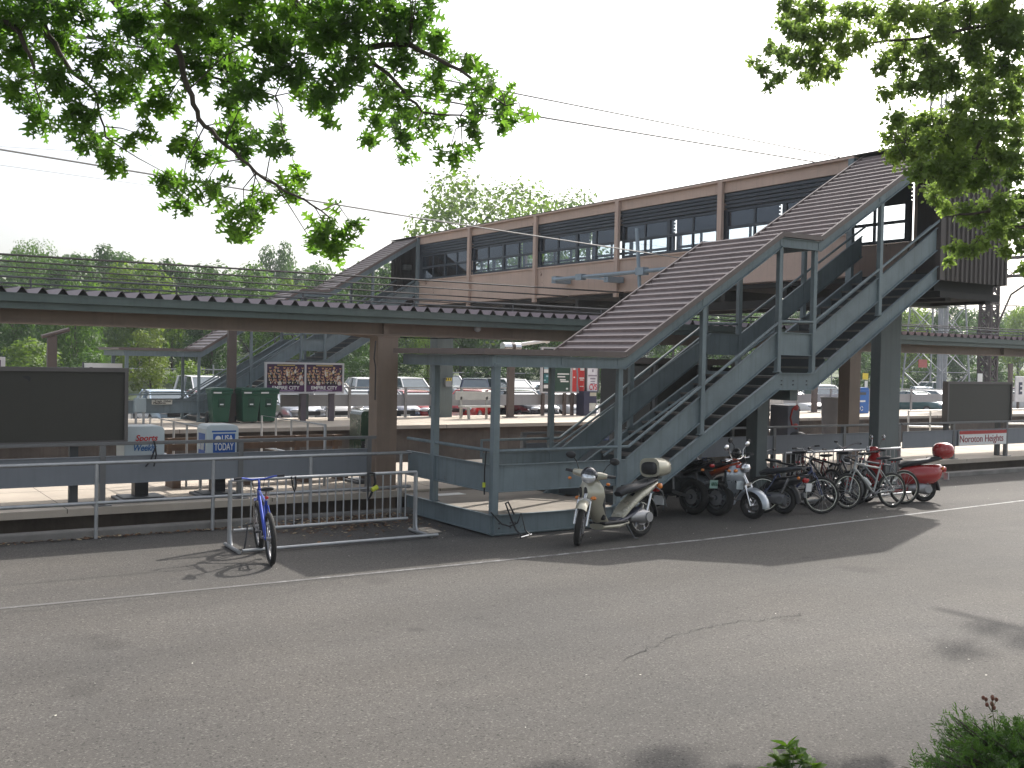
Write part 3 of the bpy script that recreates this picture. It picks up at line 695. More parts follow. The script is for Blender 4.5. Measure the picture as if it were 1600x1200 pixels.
def sp(t, cx, y0):
    text('Sports', M('sports_red', (.5, .02, .02), .4), t, (cx+.03, y0-.002, 1.31), (1,0,0), (0,0,1), .12, .33, bold=.018, shear=.25)
    text('Weekly', M('sports_blue', (.02, .12, .33), .4), t, (cx+.01, y0-.002, 1.16), (1,0,0), (0,0,1), .13, .34, bold=.018, shear=.25)
q = onY(226, 690, 16.6)
news_box('white newspaper box with red over blue lettering, beside the large dark board', q.x, 16.6, 1.50, .60, BOXP, [sp])
GREENB = M('green_news_box', (.012, .045, .022), .25, 0, .2, 3, coat=.6)
def gr(t, cx, y0):
    text('365', WHITE, t, (cx-.15, y0-.002, 1.13), (0,0,1), (-1,0,0), .05, .1) if False else None
    MB().box(cx-.27, cx+.27, y0-.006, y0-.001, .86, 1.12).build('display_frame', BLACK, t)
    text('|||', WHITE, t, (cx-.16, y0-.007, 1.02), (1,0,0), (0,0,1), .05, .03) if False else None
    m = MB()
    for k in range(3): m.box(cx-.2, cx-.17, y0-.009, y0-.006, .98+.035*k, 1.0+.035*k)
    m.build('white_marks', WHITE, t)
q = onY(578, 690, 17.35)
news_box('dark green newspaper box half hidden behind the brown column', q.x+.1, 17.35, 1.66, .55, GREENB, [gr])
# bench behind the barrier
def bench():
    WOOD = M('bench_wood', (.17, .11, .075), .7, 0, .2, 5, streak=.2)
    a = onZ(312, 756, .36); b = onZ(523, 766, .36); y = 18.15
    x0, x1 = 5.0, 8.3
    t = thing('platform_bench', 'brown platform bench with heavy legs, half hidden behind the grey barrier', 'bench', ((x0+x1)/2, y, .36))
    m = MB()
    for k in range(4): m.box(x0, x1, y-.24+.125*k, y-.13+.125*k, .78, .82)
    m.build('seat', WOOD, t)
    m = MB().box(x0, x1, y+.26, y+.29, .95, 1.06); m.box(x0, x1, y+.26, y+.29, 1.08, 1.17); m.build('backrest', WOOD, t)
    for x in (x0+.1, (x0+x1)/2-.3, x1-.9, x1-.15):
        mm = MB().box(x-.07, x+.07, y-.22, y+.22, .36, .78); mm.box(x-.04, x+.04, y+.2, y+.26, .36, 1.17); mm.build('leg', WOOD, t)
bench()
# sloping looking guard rails that run across the platform
def cross_rail(label, x, y0, y1, zt=1.42):
    t = thing('pipe_guard_rail', label, 'railing', (x, (y0+y1)/2, .36), 0, 'pipe railings across the near platform')
    m = MB(); m.tube([(x, y0, .36), (x, y0, zt), (x, y1, zt), (x, y1, .36)], .027, 8); m.tube([(x, y0, .80), (x, y1, .80)], .022, 8)
    m.build('rail', GALV, t, smooth=50)
    n = 4
    for k in range(1, n): 
        yy = y0+(y1-y0)*k/n; MB().cyl((x, yy, .36), (x, yy, zt), .02, 8).build('post', GALV, t, smooth=50)
cross_rail('galvanised pipe railing across the platform, just left of the blue panelled newspaper box', 5.32, 17.35, 20.5)
cross_rail('galvanised pipe railing across the platform, right of the blue panelled newspaper box', 7.5, 17.35, 20.5)
def cross_rail2(label, u0, u1):
    a = onY(u0, 668, 19.6); b = onY(u1, 668, 19.6)
    t = thing('pipe_guard_rail', label, 'railing', ((a.x+b.x)/2, 19.6, .36), 0, 'pipe railings across the near platform')
    m = MB(); m.tube([(a.x, 19.6, .36), (a.x, 19.6, 1.38), (b.x, 19.6, 1.38), (b.x, 19.6, .36)], .03, 8); m.tube([(a.x, 19.6, .93), (b.x, 19.6, .87)], .03, 8); m.build('rail', M('white_pipe', (.7, .7, .68), .4, .2, .05, 4), t, smooth=50)
    x = (a.x+b.x)/2; MB().cyl((x, 19.6, .36), (x, 19.6, 1.38), .025, 8).build('post', MATS['white_pipe'], t)
cross_rail2('white pipe railing seen left of the dark board above the station name sign', 1419, 1486)
cross_rail2('white pipe railing seen right of the dark board above the station name sign', 1574, 1660)
cross_rail2('white pipe railing seen left of the grey telephone box', 1193, 1236)
# dark waiting shelter under the stairs
def shelter():
    x0, x1, y0, y1 = 15.65, 19.2, 18.0, 20.0
    t = thing('waiting_shelter', 'dark waiting shelter on the near platform, seen behind the stairs', 'shelter', (17.4, 19, .36))
    SH = M('shelter_dark', (.03, .03, .028), .5, 0, .2, 2)
    MB().box(x0, x1, y1-.06, y1, .45, 2.6).build('rear_wall', SH, t)
    for x in (x0, x1-.06): MB().box(x, x+.06, y0+.2, y1-.06, .5, 2.55).build('end_wall', SH, t)
    MB().box(x0-.1, x1+.1, y0-.1, y1+.1, 2.6, 2.74).build('roof', DKBROWN, t, bevel=.01)
    for x in (x0, x0+1.3, x0+2.4, x1): MB().box(x-.04, x+.04, y0, y0+.08, .36, 2.6).build('post', DKGREY, t)
    MB().box(x0+.1, x1-.1, y0+1.2, y0+1.7, .75, .8).build('seat', SH, t)
shelter()
# telephone box, recycling, blue storage bin under the stairs
def phone():
    q = onY(1243, 660, 17.2); cx = q.x
    t = thing('telephone_box', 'grey public telephone box with a red handset sign, above the barrier behind the bicycles', 'telephone box', (cx, 17.3, .36))
    za, zb = onY(1243, 633, 17.2).z, .82; x0, x1 = onY(1231, 655, 17.05).x, onY(1249, 655, 17.05).x
    MB().box(x0, x1, 17.05, 17.6, .8, za).build('cabinet', M('phone_grey', (.17, .17, .2), .5, 0, .1, 4), t, bevel=.02)
    MB().box(x1, x1+.06, 17.1, 17.58, .85, za-.04).build('hood', BLACK, t)
    MB().cyl(((x0+x1)/2, 17.3, .36), ((x0+x1)/2, 17.3, .8), .05, 8).build('stand', DKGREY, t)
    m = MB(); c = ((x0+x1)/2, 17.04); zc = (za+.95)/2+.1
    m.tube([(c[0]+.1, c[1], zc+.28), (c[0]-.05, c[1], zc+.2), (c[0]-.12, c[1], zc), (c[0]-.05, c[1], zc-.2), (c[0]+.1, c[1], zc-.26)], .02, 6); m.ell((c[0]+.06, c[1], zc+.22), .09, .02, .06); m.ell((c[0]+.06, c[1], zc-.2), .09, .02, .06)
    m.build('handset_sign', M('phone_red', (.5, .05, .04), .5), t, smooth=50)
phone()
def blue_bin():
    y = 15.9; a, b = onY(1092, 738, 16.9), onY(1182, 738, 16.9)
    t = thing('storage_bin', 'dark blue storage bin on the platform behind the motorcycles', 'bin', ((a.x+b.x)/2, 17.2, .36))
    BL = M('bin_blue', (.012, .04, .14), .45, 0, .15, 3)
    x0, x1 = 13.4, 16.1; 
    MB().box(x0, x1, 16.8, 17.6, .42, 1.0).build('body', BL, t, bevel=.03); MB().box(x0-.04, x1+.04, 16.76, 17.64, 1.0, 1.08).build('lid', BL, t, bevel=.02)
blue_bin()
# platform litter bin
def litter_bin():
    q = onY(1249, 730, 16.95)
    t = thing('litter_bin', 'black litter bin on the near platform behind the bicycles', 'bin', (q.x, 17.1, .36))
    m = MB(); m.cyl((q.x, 17.1, .36), (q.x, 17.1, 1.02), .2, 16, .23); m.build('body', BLACK, t, smooth=40); m = MB(); m.ell((q.x, 17.1, 1.02), .24, .24, .08); m.build('lid', DKGREY, t, smooth=60)
litter_bin()
# paper sheet on the landing
tag(MB().box(8.8, 9.32, 15.55, 15.8, .3185, .3215).build('paper_sheet', WHITE), 'white sheet of paper lying flat on the stair landing', 'paper')

# ================================================================== bicycle racks and locks
def rack(label, x0, x1, y, nb=21, z1=.92):
    t = thing('bicycle_rack', label, 'bicycle rack', ((x0+x1)/2, y, 0), 0, 'galvanised bicycle racks')
    m = MB()
    m.tube([(x0, y, z1), (x1, y, z1)], .024, 10); m.tube([(x0+.04, y-.02, .24), (x1-.15, y-.02, .24)], .024, 10)
    m.build('rail', GALV, t, smooth=50)
    for x in (x0, x1):
        e = MB(); e.tube([(x, y, z1), (x, y, .3), (x+.01, y, .1), (x, y-.06, .04)], .022, 10); e.tube([(x, y+.04, z1-.005), (x, y+.05, .06)], .022, 10)
        e.tube([(x-.04*(x == x0), y-.5, .03), (x, y+.2, .03)], .026, 10); e.build('end_frame', GALV, t, smooth=50)
    m = MB(); m.tube([(x0, y-.5, .045), (x1+.1, y-.5, .045)], .024, 10); m.build('foot_rail', GALV, t, smooth=50)
    for k in range(nb):
        x = x0+.16+(x1-x0-.34)*k/(nb-1)
        MB().cyl((x, y, .24), (x, y, z1), .011, 6).build('bar', GALV, t, smooth=50)
    return t
RX0, RX1, RY = 4.72, 7.55, 14.05
rack('galvanised bicycle rack of thin upright bars, holding one blue bicycle', RX0, RX1, RY)
rack('bicycle rack almost hidden behind the row of bicycles under the stairs', 15.8, 19.3, 14.35, 24)
LOCKY = M('lock_yellow', (.55, .6, .05), .4)
def lock(label, parts):
    t = thing('bicycle_lock', label, 'bicycle lock', parts[0][1][0], 0, 'bicycle locks left behind')
    for nm, pts, r, mat_ in parts:
        MB().tube(pts, r, 6).build(nm, mat_, t, smooth=60)
q = onY(580, 765, RY-.04)
lock('black and yellow chain lock looped over the right half of the bicycle rack', [('chain', [(q.x-.03, q.y, .95), (q.x+.03, q.y-.03, .93), (q.x+.05, q.y-.03, .8), (q.x-.02, q.y-.03, .62), (q.x-.06, q.y-.02, .55), (q.x-.06, q.y-.02, .8), (q.x-.05, q.y, .95)], .02, BLACK), ('padlock', [(q.x-.02, q.y-.06, .70), (q.x+.07, q.y-.06, .74)], .035, LOCKY)])
q = onY(457, 780, RY-.03)
lock('thin black cable hanging from the middle of the bicycle rack', [('cable', [(q.x-.02, q.y, .94), (q.x, q.y, .8), (q.x+.03, q.y, .72), (q.x+.05, q.y, .8), (q.x+.04, q.y, .94)], .012, BLACK)])
q = onY(763, 745, YF-.01)
lock('black cable with a yellow clasp hanging at the corner post of the stair landing', [('cable', [(XL_-.04, YF+.12, 1.27), (XL_-.05, YF+.14, 1.0), (XL_-.05, YF+.14, .7), (XL_-.045, YF+.14, .62)], .011, BLACK), ('clasp', [(XL_-.055, YF+.14, .80), (XL_-.055, YF+.14, .73)], .026, LOCKY)])
lock('black U shaped lock and cable hanging off the corner of the landing', [('shackle', [(8.72, YF-.05, .33), (8.60, YF-.07, .52), (8.56, YF-.06, .50), (8.66, YF-.08, .25), (8.72, YF-.12, .10), (8.76, YF-.2, .03)], .014, BLACK), ('cable', [(8.33, YF-.02, .38), (8.5, YF-.06, .2), (8.62, YF-.08, .16), (8.75, YF-.1, .2), (8.8, YF-.12, .35), (8.86, YF-.15, .1), (8.9, YF-.22, .03)], .012, BLACK), ('crossbar', [(8.68, YF-.3, .02), (8.95, YF-.18, .03)], .016, CHROME)])
q = onY(238, 700, 16.27)
lock('black cable lock dangling from the barrier rail before the red lettered newspaper box', [('cable', [(q.x+.02, 16.26, 1.3), (q.x+.04, 16.25, 1.2), (q.x-.03, 16.25, 1.0), (q.x-.1, 16.25, .92)], .012, BLACK), ('loop', [(q.x+.03, 16.25, 1.28), (q.x+.05, 16.24, 1.1), (q.x+.02, 16.24, .92)], .012, BLACK)])
lock('black lock with a red grip fixed at the left foot of the bicycle rack', [('shackle', [(RX0+.02, RY-.5, .05), (RX0+.08, RY-.42, .2), (RX0+.14, RY-.3, .36), (RX0+.3, RY-.3, .37), (RX0+.32, RY-.35, .1), (RX0+.26, RY-.45, .04)], .013, BLACK), ('grip', [(RX0+.3, RY-.3, .31), (RX0+.38, RY-.32, .36)], .03, M('red_rubber', (.45, .05, .07), .5))])
# ================================================================== bicycles
def bicycle(label, rear, head, paint, R=.33, L=1.05, rim=None, saddle_z=.93, bar='flat', white_wall=False, bag=False, fork_steer=0.0, lean=0.0, bottle=None, big_tyre=.027, shock=False):
    """rear = ground point of the rear wheel, head = heading angle (direction of travel)"""
    t = thing('bicycle', label, 'bicycle', (rear[0], rear[1], 0), head, None, lean)
    rim = rim or STEELG
    def wheel(x, nm):
        a = MB().torus((x, 0, R), R-big_tyre, big_tyre, 40, 8); o = a.build(nm, RUBBER, t, world=False, smooth=60)
        r = MB().torus((x, 0, R), R-big_tyre*2.1, .011, 40, 6, rw=.013); r.cyl((x, -.05, R), (x, .05, R), .022, 8)
        r.build('rim', CHROME if white_wall else rim, o, world=False, smooth=60)
        sp_ = MB()
        for k in range(16):
            an = 2*math.pi*k/16+.1; s_ = (.02 if k % 2 else -.02)
            sp_.tube([(x+.018*math.cos(an+.9), s_, R+.018*math.sin(an+.9)), (x+(R-big_tyre*2.2)*math.cos(an), 0, R+(R-big_tyre*2.2)*math.sin(an))], .0022, 4)
        sp_.build('spokes', STEELG, o, world=False)
        rf = MB().bar((x+(R-.09)*.64, .012, R+(R-.09)*.76), (x+(R-.09)*.76, .012, R+(R-.09)*.64), .012, .03); rf.build('reflector', WHITE, o, world=False)
        if nm == 'rear_wheel':
            c_ = MB().cyl((x, -.035, R), (x, -.045, R), .05, 16); c_.build('sprocket', DKGREY, o, world=False)
    wheel(0, 'rear_wheel'); wheel(L, 'front_wheel')
    bb = V(.43, 0, .285); sc = V(.27, 0, .74); ht = V(L-.20, 0, .86); hb = V(L-.165, 0, .73)
    f = MB(); f.tube([bb, sc+V(-.012,0,.04)], .018, 10); f.tube([sc, ht-V(0,0,.03)], .019, 10); f.tube([bb, hb+V(-.01,0,.03)], .022, 10); f.tube([hb, ht], .024, 10)
    for s_ in (-1, 1):
        f.tube([(0, s_*.06, R), (.12, s_*.055, .32), tuple(bb+V(-.02, s_*.03, 0))], .011, 8); f.tube([(0, s_*.06, R), tuple(sc+V(0, s_*.025, -.03))], .0095, 8)
    f.build('frame', paint, t, world=False, smooth=50)
    f = MB()
    for s_ in (-1, 1): f.tube([(L, s_*.06, R), (L-.09, s_*.058, .62), (L-.145, s_*.045, .71)], .016 if shock else .012, 8)
    f.bar((L-.15, -.07, .715), (L-.15, .07, .715), .04, .04); f.tube([hb, hb+V(.01,0,-.03)], .02, 8)
    f.build('fork', CHROME if shock else paint, t, world=False, smooth=50)
    zb = .98; hx = L-.26
    f = MB(); f.tube([ht, ht+V(-.02,0,.08), (hx+.08, 0, zb), ], .014, 8)
    if bar == 'flat': f.tube([(hx-.03, -.31, zb+.035), (hx+.03, -.2, zb+.03), (hx+.07, -.08, zb), (hx+.08, 0, zb), (hx+.07, .08, zb), (hx+.03, .2, zb+.03), (hx-.03, .31, zb+.035)], .012, 8)
    elif bar == 'drop':
        for s_ in (-1, 1): f.tube([(hx+.08, 0, zb), (hx+.08, s_*.19, zb), (hx+.17, s_*.2, zb-.01), (hx+.2, s_*.2, zb-.08), (hx+.14, s_*.2, zb-.14), (hx+.03, s_*.2, zb-.15)], .013, 8)
    elif bar == 'high':
        for s_ in (-1, 1): f.tube([(hx+.08, 0, zb), (hx+.06, s_*.12, zb+.05), (hx-.02, s_*.24, zb+.12), (hx-.12, s_*.28, zb+.12)], .012, 8)
    f.build('handlebar', STEELG if paint is not BLUEB else paint, t, world=False, smooth=50)
    if bar != 'drop':
        for s_ in (-1, 1):
            z_ = zb+.037 if bar == 'flat' else zb+.12; xx = hx-.03 if bar == 'flat' else hx-.12
            MB().tube([(xx+(.013 if bar == 'flat' else .09), s_*(.23 if bar == 'flat' else .27), z_), (xx-.002, s_*.325 if bar == 'flat' else s_*.285, z_)], .018, 8).build('grip', BLACK, t, world=False, smooth=50)
    c_ = MB(); c_.tube([(hx+.07, .1, zb+.01), (hx+.2, .07, zb-.02), (hx+.19, .04, zb-.2), (L-.12, .02, .7)], .004, 5); c_.tube([(hx+.07, -.1, zb+.01), (hx+.17, -.1, zb+.02), (hx+.12, -.06, zb-.12), (hx-.02, -.02, .83)], .004, 5)
    c_.build('brake_cable', BLACK, t, world=False)
    MB().tube([sc, (.215, 0, saddle_z-.03)], .013, 8).build('seat_post', STEELG, t, world=False, smooth=50)
    s_ = MB(); s_.loft([(.06, saddle_z+.012, .075, .02, 0), (.10, saddle_z+.012, .085, .03, 0), (.18, saddle_z, .06, .032, 0), (.26, saddle_z-.005, .03, .028, 0), (.33, saddle_z-.01, .02, .02, 0)], 12); s_.build('saddle', SEATM, t, world=False, smooth=60)
    k = MB().torus(tuple(bb+V(0,-.045,0)), .085, .006, 28, 6); k.tube([bb+V(0,-.06,0), bb+V(.13,-.07,-.1)], .011, 6); k.tube([bb+V(0,.06,0), bb+V(-.13,.07,.1)], .011, 6); k.cyl(tuple(bb+V(0,-.06,0)), tuple(bb+V(0,.06,0)), .018, 8)
    k.tube([bb+V(0,-.045,.085), (0, -.045, R+.04)], .004, 4); k.tube([bb+V(0,-.045,-.085), (0.02, -.045, R-.1), (0, -.045, R-.045)], .004, 4); k.build('crankset', STEELG, t, world=False, smooth=50)
    for p, yy in ((bb+V(.13,-.11,-.1), -1), (bb+V(-.13,.11,.1), 1)): MB().box(p.x-.045, p.x+.045, p.y-.035, p.y+.035, p.z-.011, p.z+.011).build('pedal', BLACK, t, world=False)
    m_ = MB().bar((.25, 0, .8), (.25, .0, .84), .03, .02); m_.ell((.19, 0, .82), .01, .025, .02); m_.build('rear_reflector', REDL, t, world=False)
    if bag: MB().loft([(.02, .80, .05, .03, 0), (.05, .82, .07, .055, 0), (.16, .84, .07, .05, 0), (.22, .84, .04, .03, 0)], 12).build('saddle_bag', BLACK, t, world=False, smooth=50)
    if bottle:
        d = (hb-bb).normalized(); p0 = bb+d*.15+V(-.03,0,.04); MB().tube([p0, p0+d*.16, p0+d*.17, p0+d*.2], [.036, .036, .022, .018], 10).build('bottle', bottle, t, world=False, smooth=40)
    return t
BLUEB = M('bike_blue', (.02, .06, .42), .3, .2, .1, 5, coat=.6)
BLACKB = M('bike_black', (.02, .02, .022), .3, .2, .1, 5, coat=.5)
SILVB = M('bike_silver', (.42, .43, .42), .35, .5, .1, 5, coat=.3)
GREYB = M('bike_grey', (.16, .17, .18), .35, .3, .1, 5)
DBLU = M('bike_dark_blue', (.03, .045, .12), .3, .2, .1, 5, coat=.5)
DRED = M('bike_dark_red', (.14, .02, .02), .3, .2, .1, 5, coat=.5)
def head_from(a, b): return math.atan2(b[1]-a[1], b[0]-a[0])
ra = onZ(424, 883); fa = onZ(394, 846)
bicycle('blue mountain bicycle standing alone in the galvanised rack', ra, head_from(ra, fa), BLUEB, L=1.06, lean=rad(-3), big_tyre=.034, shock=True)
def bike_px(label, rear_px, head_deg, paint, front=False, **k):
    p = onZ(*rear_px); h = rad(head_deg)
    if front: p = p - V(math.cos(h), math.sin(h), 0)*k.get('L', 1.05)
    return bicycle(label, p, h, paint, **k)
bike_px('dark bicycle with a bright front rim turned broadside, right of the black scooter', (1283, 803), -30, DBLU, front=True, white_wall=True, lean=rad(-4))
bike_px('black bicycle with a rear saddle bag and reflectors, nose into the rack', (1327, 790), 100, BLACKB, bag=True, lean=rad(5), saddle_z=.98)
bike_px('silver road bicycle with dropped bars and a bottle, in the middle of the bicycle row', (1394, 793), 168, SILVB, bar='drop', white_wall=True, lean=rad(4), bottle=WHITE, L=1.02)
bike_px('grey bicycle leaning next to the red scooter, at the right end of the bicycle row', (1413, 788), 160, GREYB, bar='flat', white_wall=True, lean=rad(4), saddle_z=.86)
bike_px('black bicycle with a low saddle, between the black scooter and the bright rimmed bicycle', (1262, 792), 115, BLACKB, lean=rad(3), saddle_z=1.0)
bike_px('dark red bicycle deep in the rack behind the bag carrying bicycle', (1302, 786), 80, DRED, bar='flat', lean=rad(-4), saddle_z=.9)
bike_px('black bicycle with high handlebars, deep in the rack behind the silver road bicycle', (1352, 784), 75, BLACKB, bar='high', lean=rad(4), saddle_z=.92)

# ================================================================== scooters and motorcycles
def scooter(label, rear, head, P, R=.3, L=1.37, style='big', lean=0.0, topbox=None, plate=None, accent=None, seatc=None, steer=0.0):
    t = thing('motor_scooter' if style != 'moto' else 'motorcycle', label, 'scooter', (rear[0], rear[1], 0), head, 'scooters parked under the stairs', lean)
    accent = accent or BLACK; seatc = seatc or SEATM
    turn = {'on': False}; ap = V(L-.02, 0, .05); ad_ = V(-.30, 0, .95).normalized(); SM = Matrix.Translation(ap) @ Matrix.Rotation(steer, 4, ad_) @ Matrix.Translation(-ap)
    def B(mb, nm, mat_, par=None, smooth=50, bevel=0, sub=0):
        if steer and turn['on']: mb.v = [SM @ q for q in mb.v]
        return mb.build(nm, mat_, par or t, world=False, smooth=smooth, bevel=bevel, sub=sub)
    tw = .045 if style == 'big' else .052
    def wheel(x, nm):
        o = B(MB().torus((x, 0, R), R-tw, tw, 40, 10, rw=tw*1.05), nm, RUBBER)
        r = MB().torus((x, 0, R), R-tw*1.95, .014, 36, 6, rw=.04); r.cyl((x, -.06, R), (x, .06, R), .04, 12)
        for k in range(6 if style == 'big' else 5):
            an = 2*math.pi*k/6; r.bar((x+.03*math.cos(an), 0, R+.03*math.sin(an)), (x+(R-tw*2)*math.cos(an), 0, R+(R-tw*2)*math.sin(an)), .03, .022, up=(0,1,0))
        B(r, 'rim', CHROME if style != 'step' else STEELG, o)
        d = MB().cyl((x, .055, R), (x, .062, R), R*.42, 20); B(d, 'brake_disc', STEELG, o)
    wheel(0, 'rear_wheel'); turn['on'] = True; wheel(L, 'front_wheel')
    def arc_fender(x, r0, hw, a0, a1, n=12, m=7):
        mb = MB(); vs = []; fs = []
        for i in range(n+1):
            a = a0+(a1-a0)*i/n
            for k in range(m):
                b = math.pi*(k/(m-1)) ; q = r0 + .05*math.sin(b); h_ = hw*math.cos(b)
                vs.append((x+q*math.cos(a), h_, R+q*math.sin(a)))
        for i in range(n):
            for k in range(m-1): fs.append((i*m+k, (i+1)*m+k, (i+1)*m+k+1, i*m+k+1))
        mb.add(vs, fs); return mb
    hxz = (L-.30, 1.0)   # handlebar centre
    if style == 'big':
        B(arc_fender(L, R+.015, .08, rad(48), rad(118)), 'front_fender', P)
    elif style == 'retro':
        B(arc_fender(L, R+.02, .10, rad(-5), rad(170)), 'front_fender', P, smooth=60)
    elif style == 'vespa':
        B(arc_fender(L, R+.02, .11, rad(-12), rad(175)), 'front_fender', P, smooth=60)
    else: B(arc_fender(L, R+.015, .07, rad(20), rad(130)), 'front_fender', P)
    fk = MB()
    for s_ in (-1, 1): fk.tube([(L+.01, s_*.085, R), (L-.09, s_*.085, R+.34)], [.026, .022], 10)
    fk.tube([(L-.10, 0, R+.36), hxz and (hxz[0], 0, hxz[1]-.05)], .03, 8); fk.bar((L-.1, -.1, R+.35), (L-.1, .1, R+.35), .05, .05)
    B(fk, 'fork', CHROME if style in ('big', 'retro') else STEELG)
    # leg shield
    turn['on'] = False
    wv = {'big': .23, 'vespa': .22}.get(style, .235)
    ls = MB()
    secs = [(L-.50, .24, .13, .035), (L-.44, .31, .15, .05), (L-.36, .42, .155, .065), (L-.29, .55, .17, .085), (L-.25, .68, wv, .10), (L-.25, .80, wv*.95, .095), (L-.28, .90, wv*.62, .075), (L-.31, .955, .08, .05)]
    n = 20
    for (x, z, hy, hx) in secs:
        for k in range(n):
            a = 2*math.pi*k/n; c_, s_ = math.cos(a), math.sin(a)
            xx = hx*(abs(c_)**.8)*math.copysign(1, c_); yy = hy*(abs(s_)**.9)*math.copysign(1, s_)
            if c_ < 0: xx *= .35
            xx -= .10*(abs(yy)/max(hy, .01))**2*(hy/.2)       # sides sweep back
            ls.v.append(V(x+xx, yy, z))
    for i in range(len(secs)-1):
        for k in range(n): ls.f.append((i*n+k, i*n+(k+1) % n, (i+1)*n+(k+1) % n, (i+1)*n+k)); ls.m.append(0)
    ls.add([ls.v[(len(secs)-1)*n+k] for k in range(n)], [tuple(range(n))]); ls.add([ls.v[k] for k in range(n)], [tuple(range(n-1, -1, -1))])
    shield = B(ls, 'leg_shield', P, smooth=60)
    B(MB().box(L-.47, L-.40, -.15, .15, .33, .82), 'inner_shield', accent, bevel=.02)
    # floorboard
    B(MB().box(.42, L-.42, -.16, .16, .255, .30), 'floorboard', accent, bevel=.015); B(MB().loft([(.36, .25, .12, .05, 0), (.6, .22, .15, .045, 0), (L-.42, .23, .14, .045, 0)], 14), 'lower_fairing', P)
    # rear body
    if style == 'big':
        rb = MB().loft([(-.40, .80, .05, .03, .35), (-.33, .765, .10, .06, .4), (-.15, .70, .135, .09, .45), (.08, .61, .15, .105, .5), (.28, .50, .15, .12, .55), (.42, .40, .145, .10, .4), (.50, .33, .12, .05, .2)], 18, 2.6)
        B(rb, 'body_panel', P, smooth=60)
        B(MB().loft([(.16, .44, .166, .03, .7), (.28, .37, .172, .055, .6), (.45, .31, .168, .04, .25), (.62, .285, .15, .02, 0)], 14), 'side_trim', M('trim_navy', (.02, .025, .05), .35, 0, .1, 4, coat=.4))
    elif style == 'vespa':
        rb = MB().loft([(-.36, .60, .06, .10, .1), (-.30, .58, .15, .17, .1), (-.15, .54, .215, .20, .06), (.06, .53, .225, .20, 0), (.25, .52, .20, .19, 0), (.40, .50, .15, .18, 0), (.47, .48, .12, .16, 0)], 20, 2.4)
        B(rb, 'body_panel', P, smooth=60)
    elif style == 'retro':
        rb = MB().loft([(-.38, .62, .06, .07, .1), (-.30, .60, .14, .13, .15), (-.10, .56, .19, .17, .1), (.14, .53, .19, .17, .05), (.34, .48, .15, .16, 0), (.44, .44, .11, .13, 0)], 18, 2.4)
        B(rb, 'body_panel', P, smooth=60)
    else:
        rb = MB().loft([(-.46, .70, .05, .035, .3), (-.38, .67, .10, .07, .3), (-.15, .60, .13, .10, .35), (.12, .52, .14, .13, .3), (.34, .43, .13, .13, .2), (.46, .36, .1, .08, .1)], 16, 2.6)
        B(rb, 'body_panel', P, smooth=60)
    # seat
    sz = {'big': .74, 'vespa': .77, 'retro': .74, 'step': .75}[style]
    B(MB().loft([(-.36, sz+.09, .09, .03, .15), (-.26, sz+.085, .125, .05, .12), (-.02, sz+.03, .14, .055, .18), (.16, sz-.0, .14, .06, .1), (.36, sz-.03, .12, .06, -.1), (.47, sz-.075, .07, .04, -.4)], 16, 2.6), 'seat', seatc, smooth=60)
    # engine, exhaust, stand
    en = MB(); en.loft([(-.08, R+.0, .05, .09, 0), (.08, R+.02, .07, .11, 0), (.26, R+.02, .06, .075, 0), (.36, R+.02, .05, .05, 0)], 12); en.v = [V(q.x, q.y+.11, q.z) for q in en.v]; en.cyl((-.02, .17, R), (-.02, .19, R), .075, 14); B(en, 'engine', STEELG)
    ex = MB().tube([(.28, -.12, .22), (.1, -.15, .24), (-.05, -.16, .3), (-.32, -.16, .36)], [.02, .05, .055, .05], 10); B(ex, 'exhaust', DKGREY)
    B(MB().tube([(-.02, .12, .36), (-.14, .12, .64)], .026, 8), 'shock_absorber', CHROME)
    B(MB().tube([(.45, .14, .24), (.40, .24, .03), (.33, .25, .015)], .011, 6), 'side_stand', DKGREY)
    B(arc_fender(0, R+.03, .07, rad(60), rad(185)), 'rear_fender', BLACK)
    if style == 'big': B(MB().tube([(-.20, .16, .74), (-.34, .17, .66), (-.46, .15, .42)], .011, 6), 'plate_bracket', DKGREY)
    # lights
    B(MB().ell((-.40, 0, .70 if style == 'big' else .64), .045, .085, .06, 14, 8, 2.6), 'tail_light', REDL)
    for s_ in (-1, 1):
        if style == 'big': B(MB().ell((-.355, s_*.12, .74), .05, .03, .045, 10, 8, 2.6), 'rear_indicator', ORANGE)
        else: B(MB().ell((-.33, s_*.13, .66), .03, .03, .03, 10, 8), 'rear_indicator', ORANGE)
    B(MB().box(-.47, -.455, -.095, .095, .44, .58), 'number_plate', M('plate_white', (.55, .57, .58), .5))
    # handlebar, headlight, mirrors
    hx, hz = hxz; turn['on'] = True
    if style == 'big':
        cv = MB(); 
        for s_ in (-1, 1): cv.tube([(hx+.06, s_*.06, hz-.01), (hx+.03, s_*.16, hz-.0), (hx, s_*.24, hz+.0)], [.06, .055, .04], 10)
        B(cv, 'handlebar_cover', P, smooth=60)
        B(MB().ell((hx+.10, 0, hz+.0), .12, .125, .115, 18, 12), 'headlight_cowl', M('cowl_dark', (.02, .022, .03), .2, 0, .1, 6, coat=.8), smooth=60)
        hl = MB().ell((hx+.165, 0, hz-.03), .065, .105, .09, 18, 10, 2.0, .25); B(hl, 'headlight', LENS, smooth=60)
        turn['on'] = False
        sc_ = MB()
        for s_ in (-1, 1): sc_.ell((L-.165, s_*.05, .73), .03, .028, .095, 12, 8, 2.2, -.15)
        B(sc_, 'air_scoop', BLACK) 
        for s_ in (-1, 1): B(MB().ell((L-.205, s_*.155, .66), .03, .055, .028, 12, 8, 2.0), 'front_indicator', ORANGE)
    elif style == 'vespa':
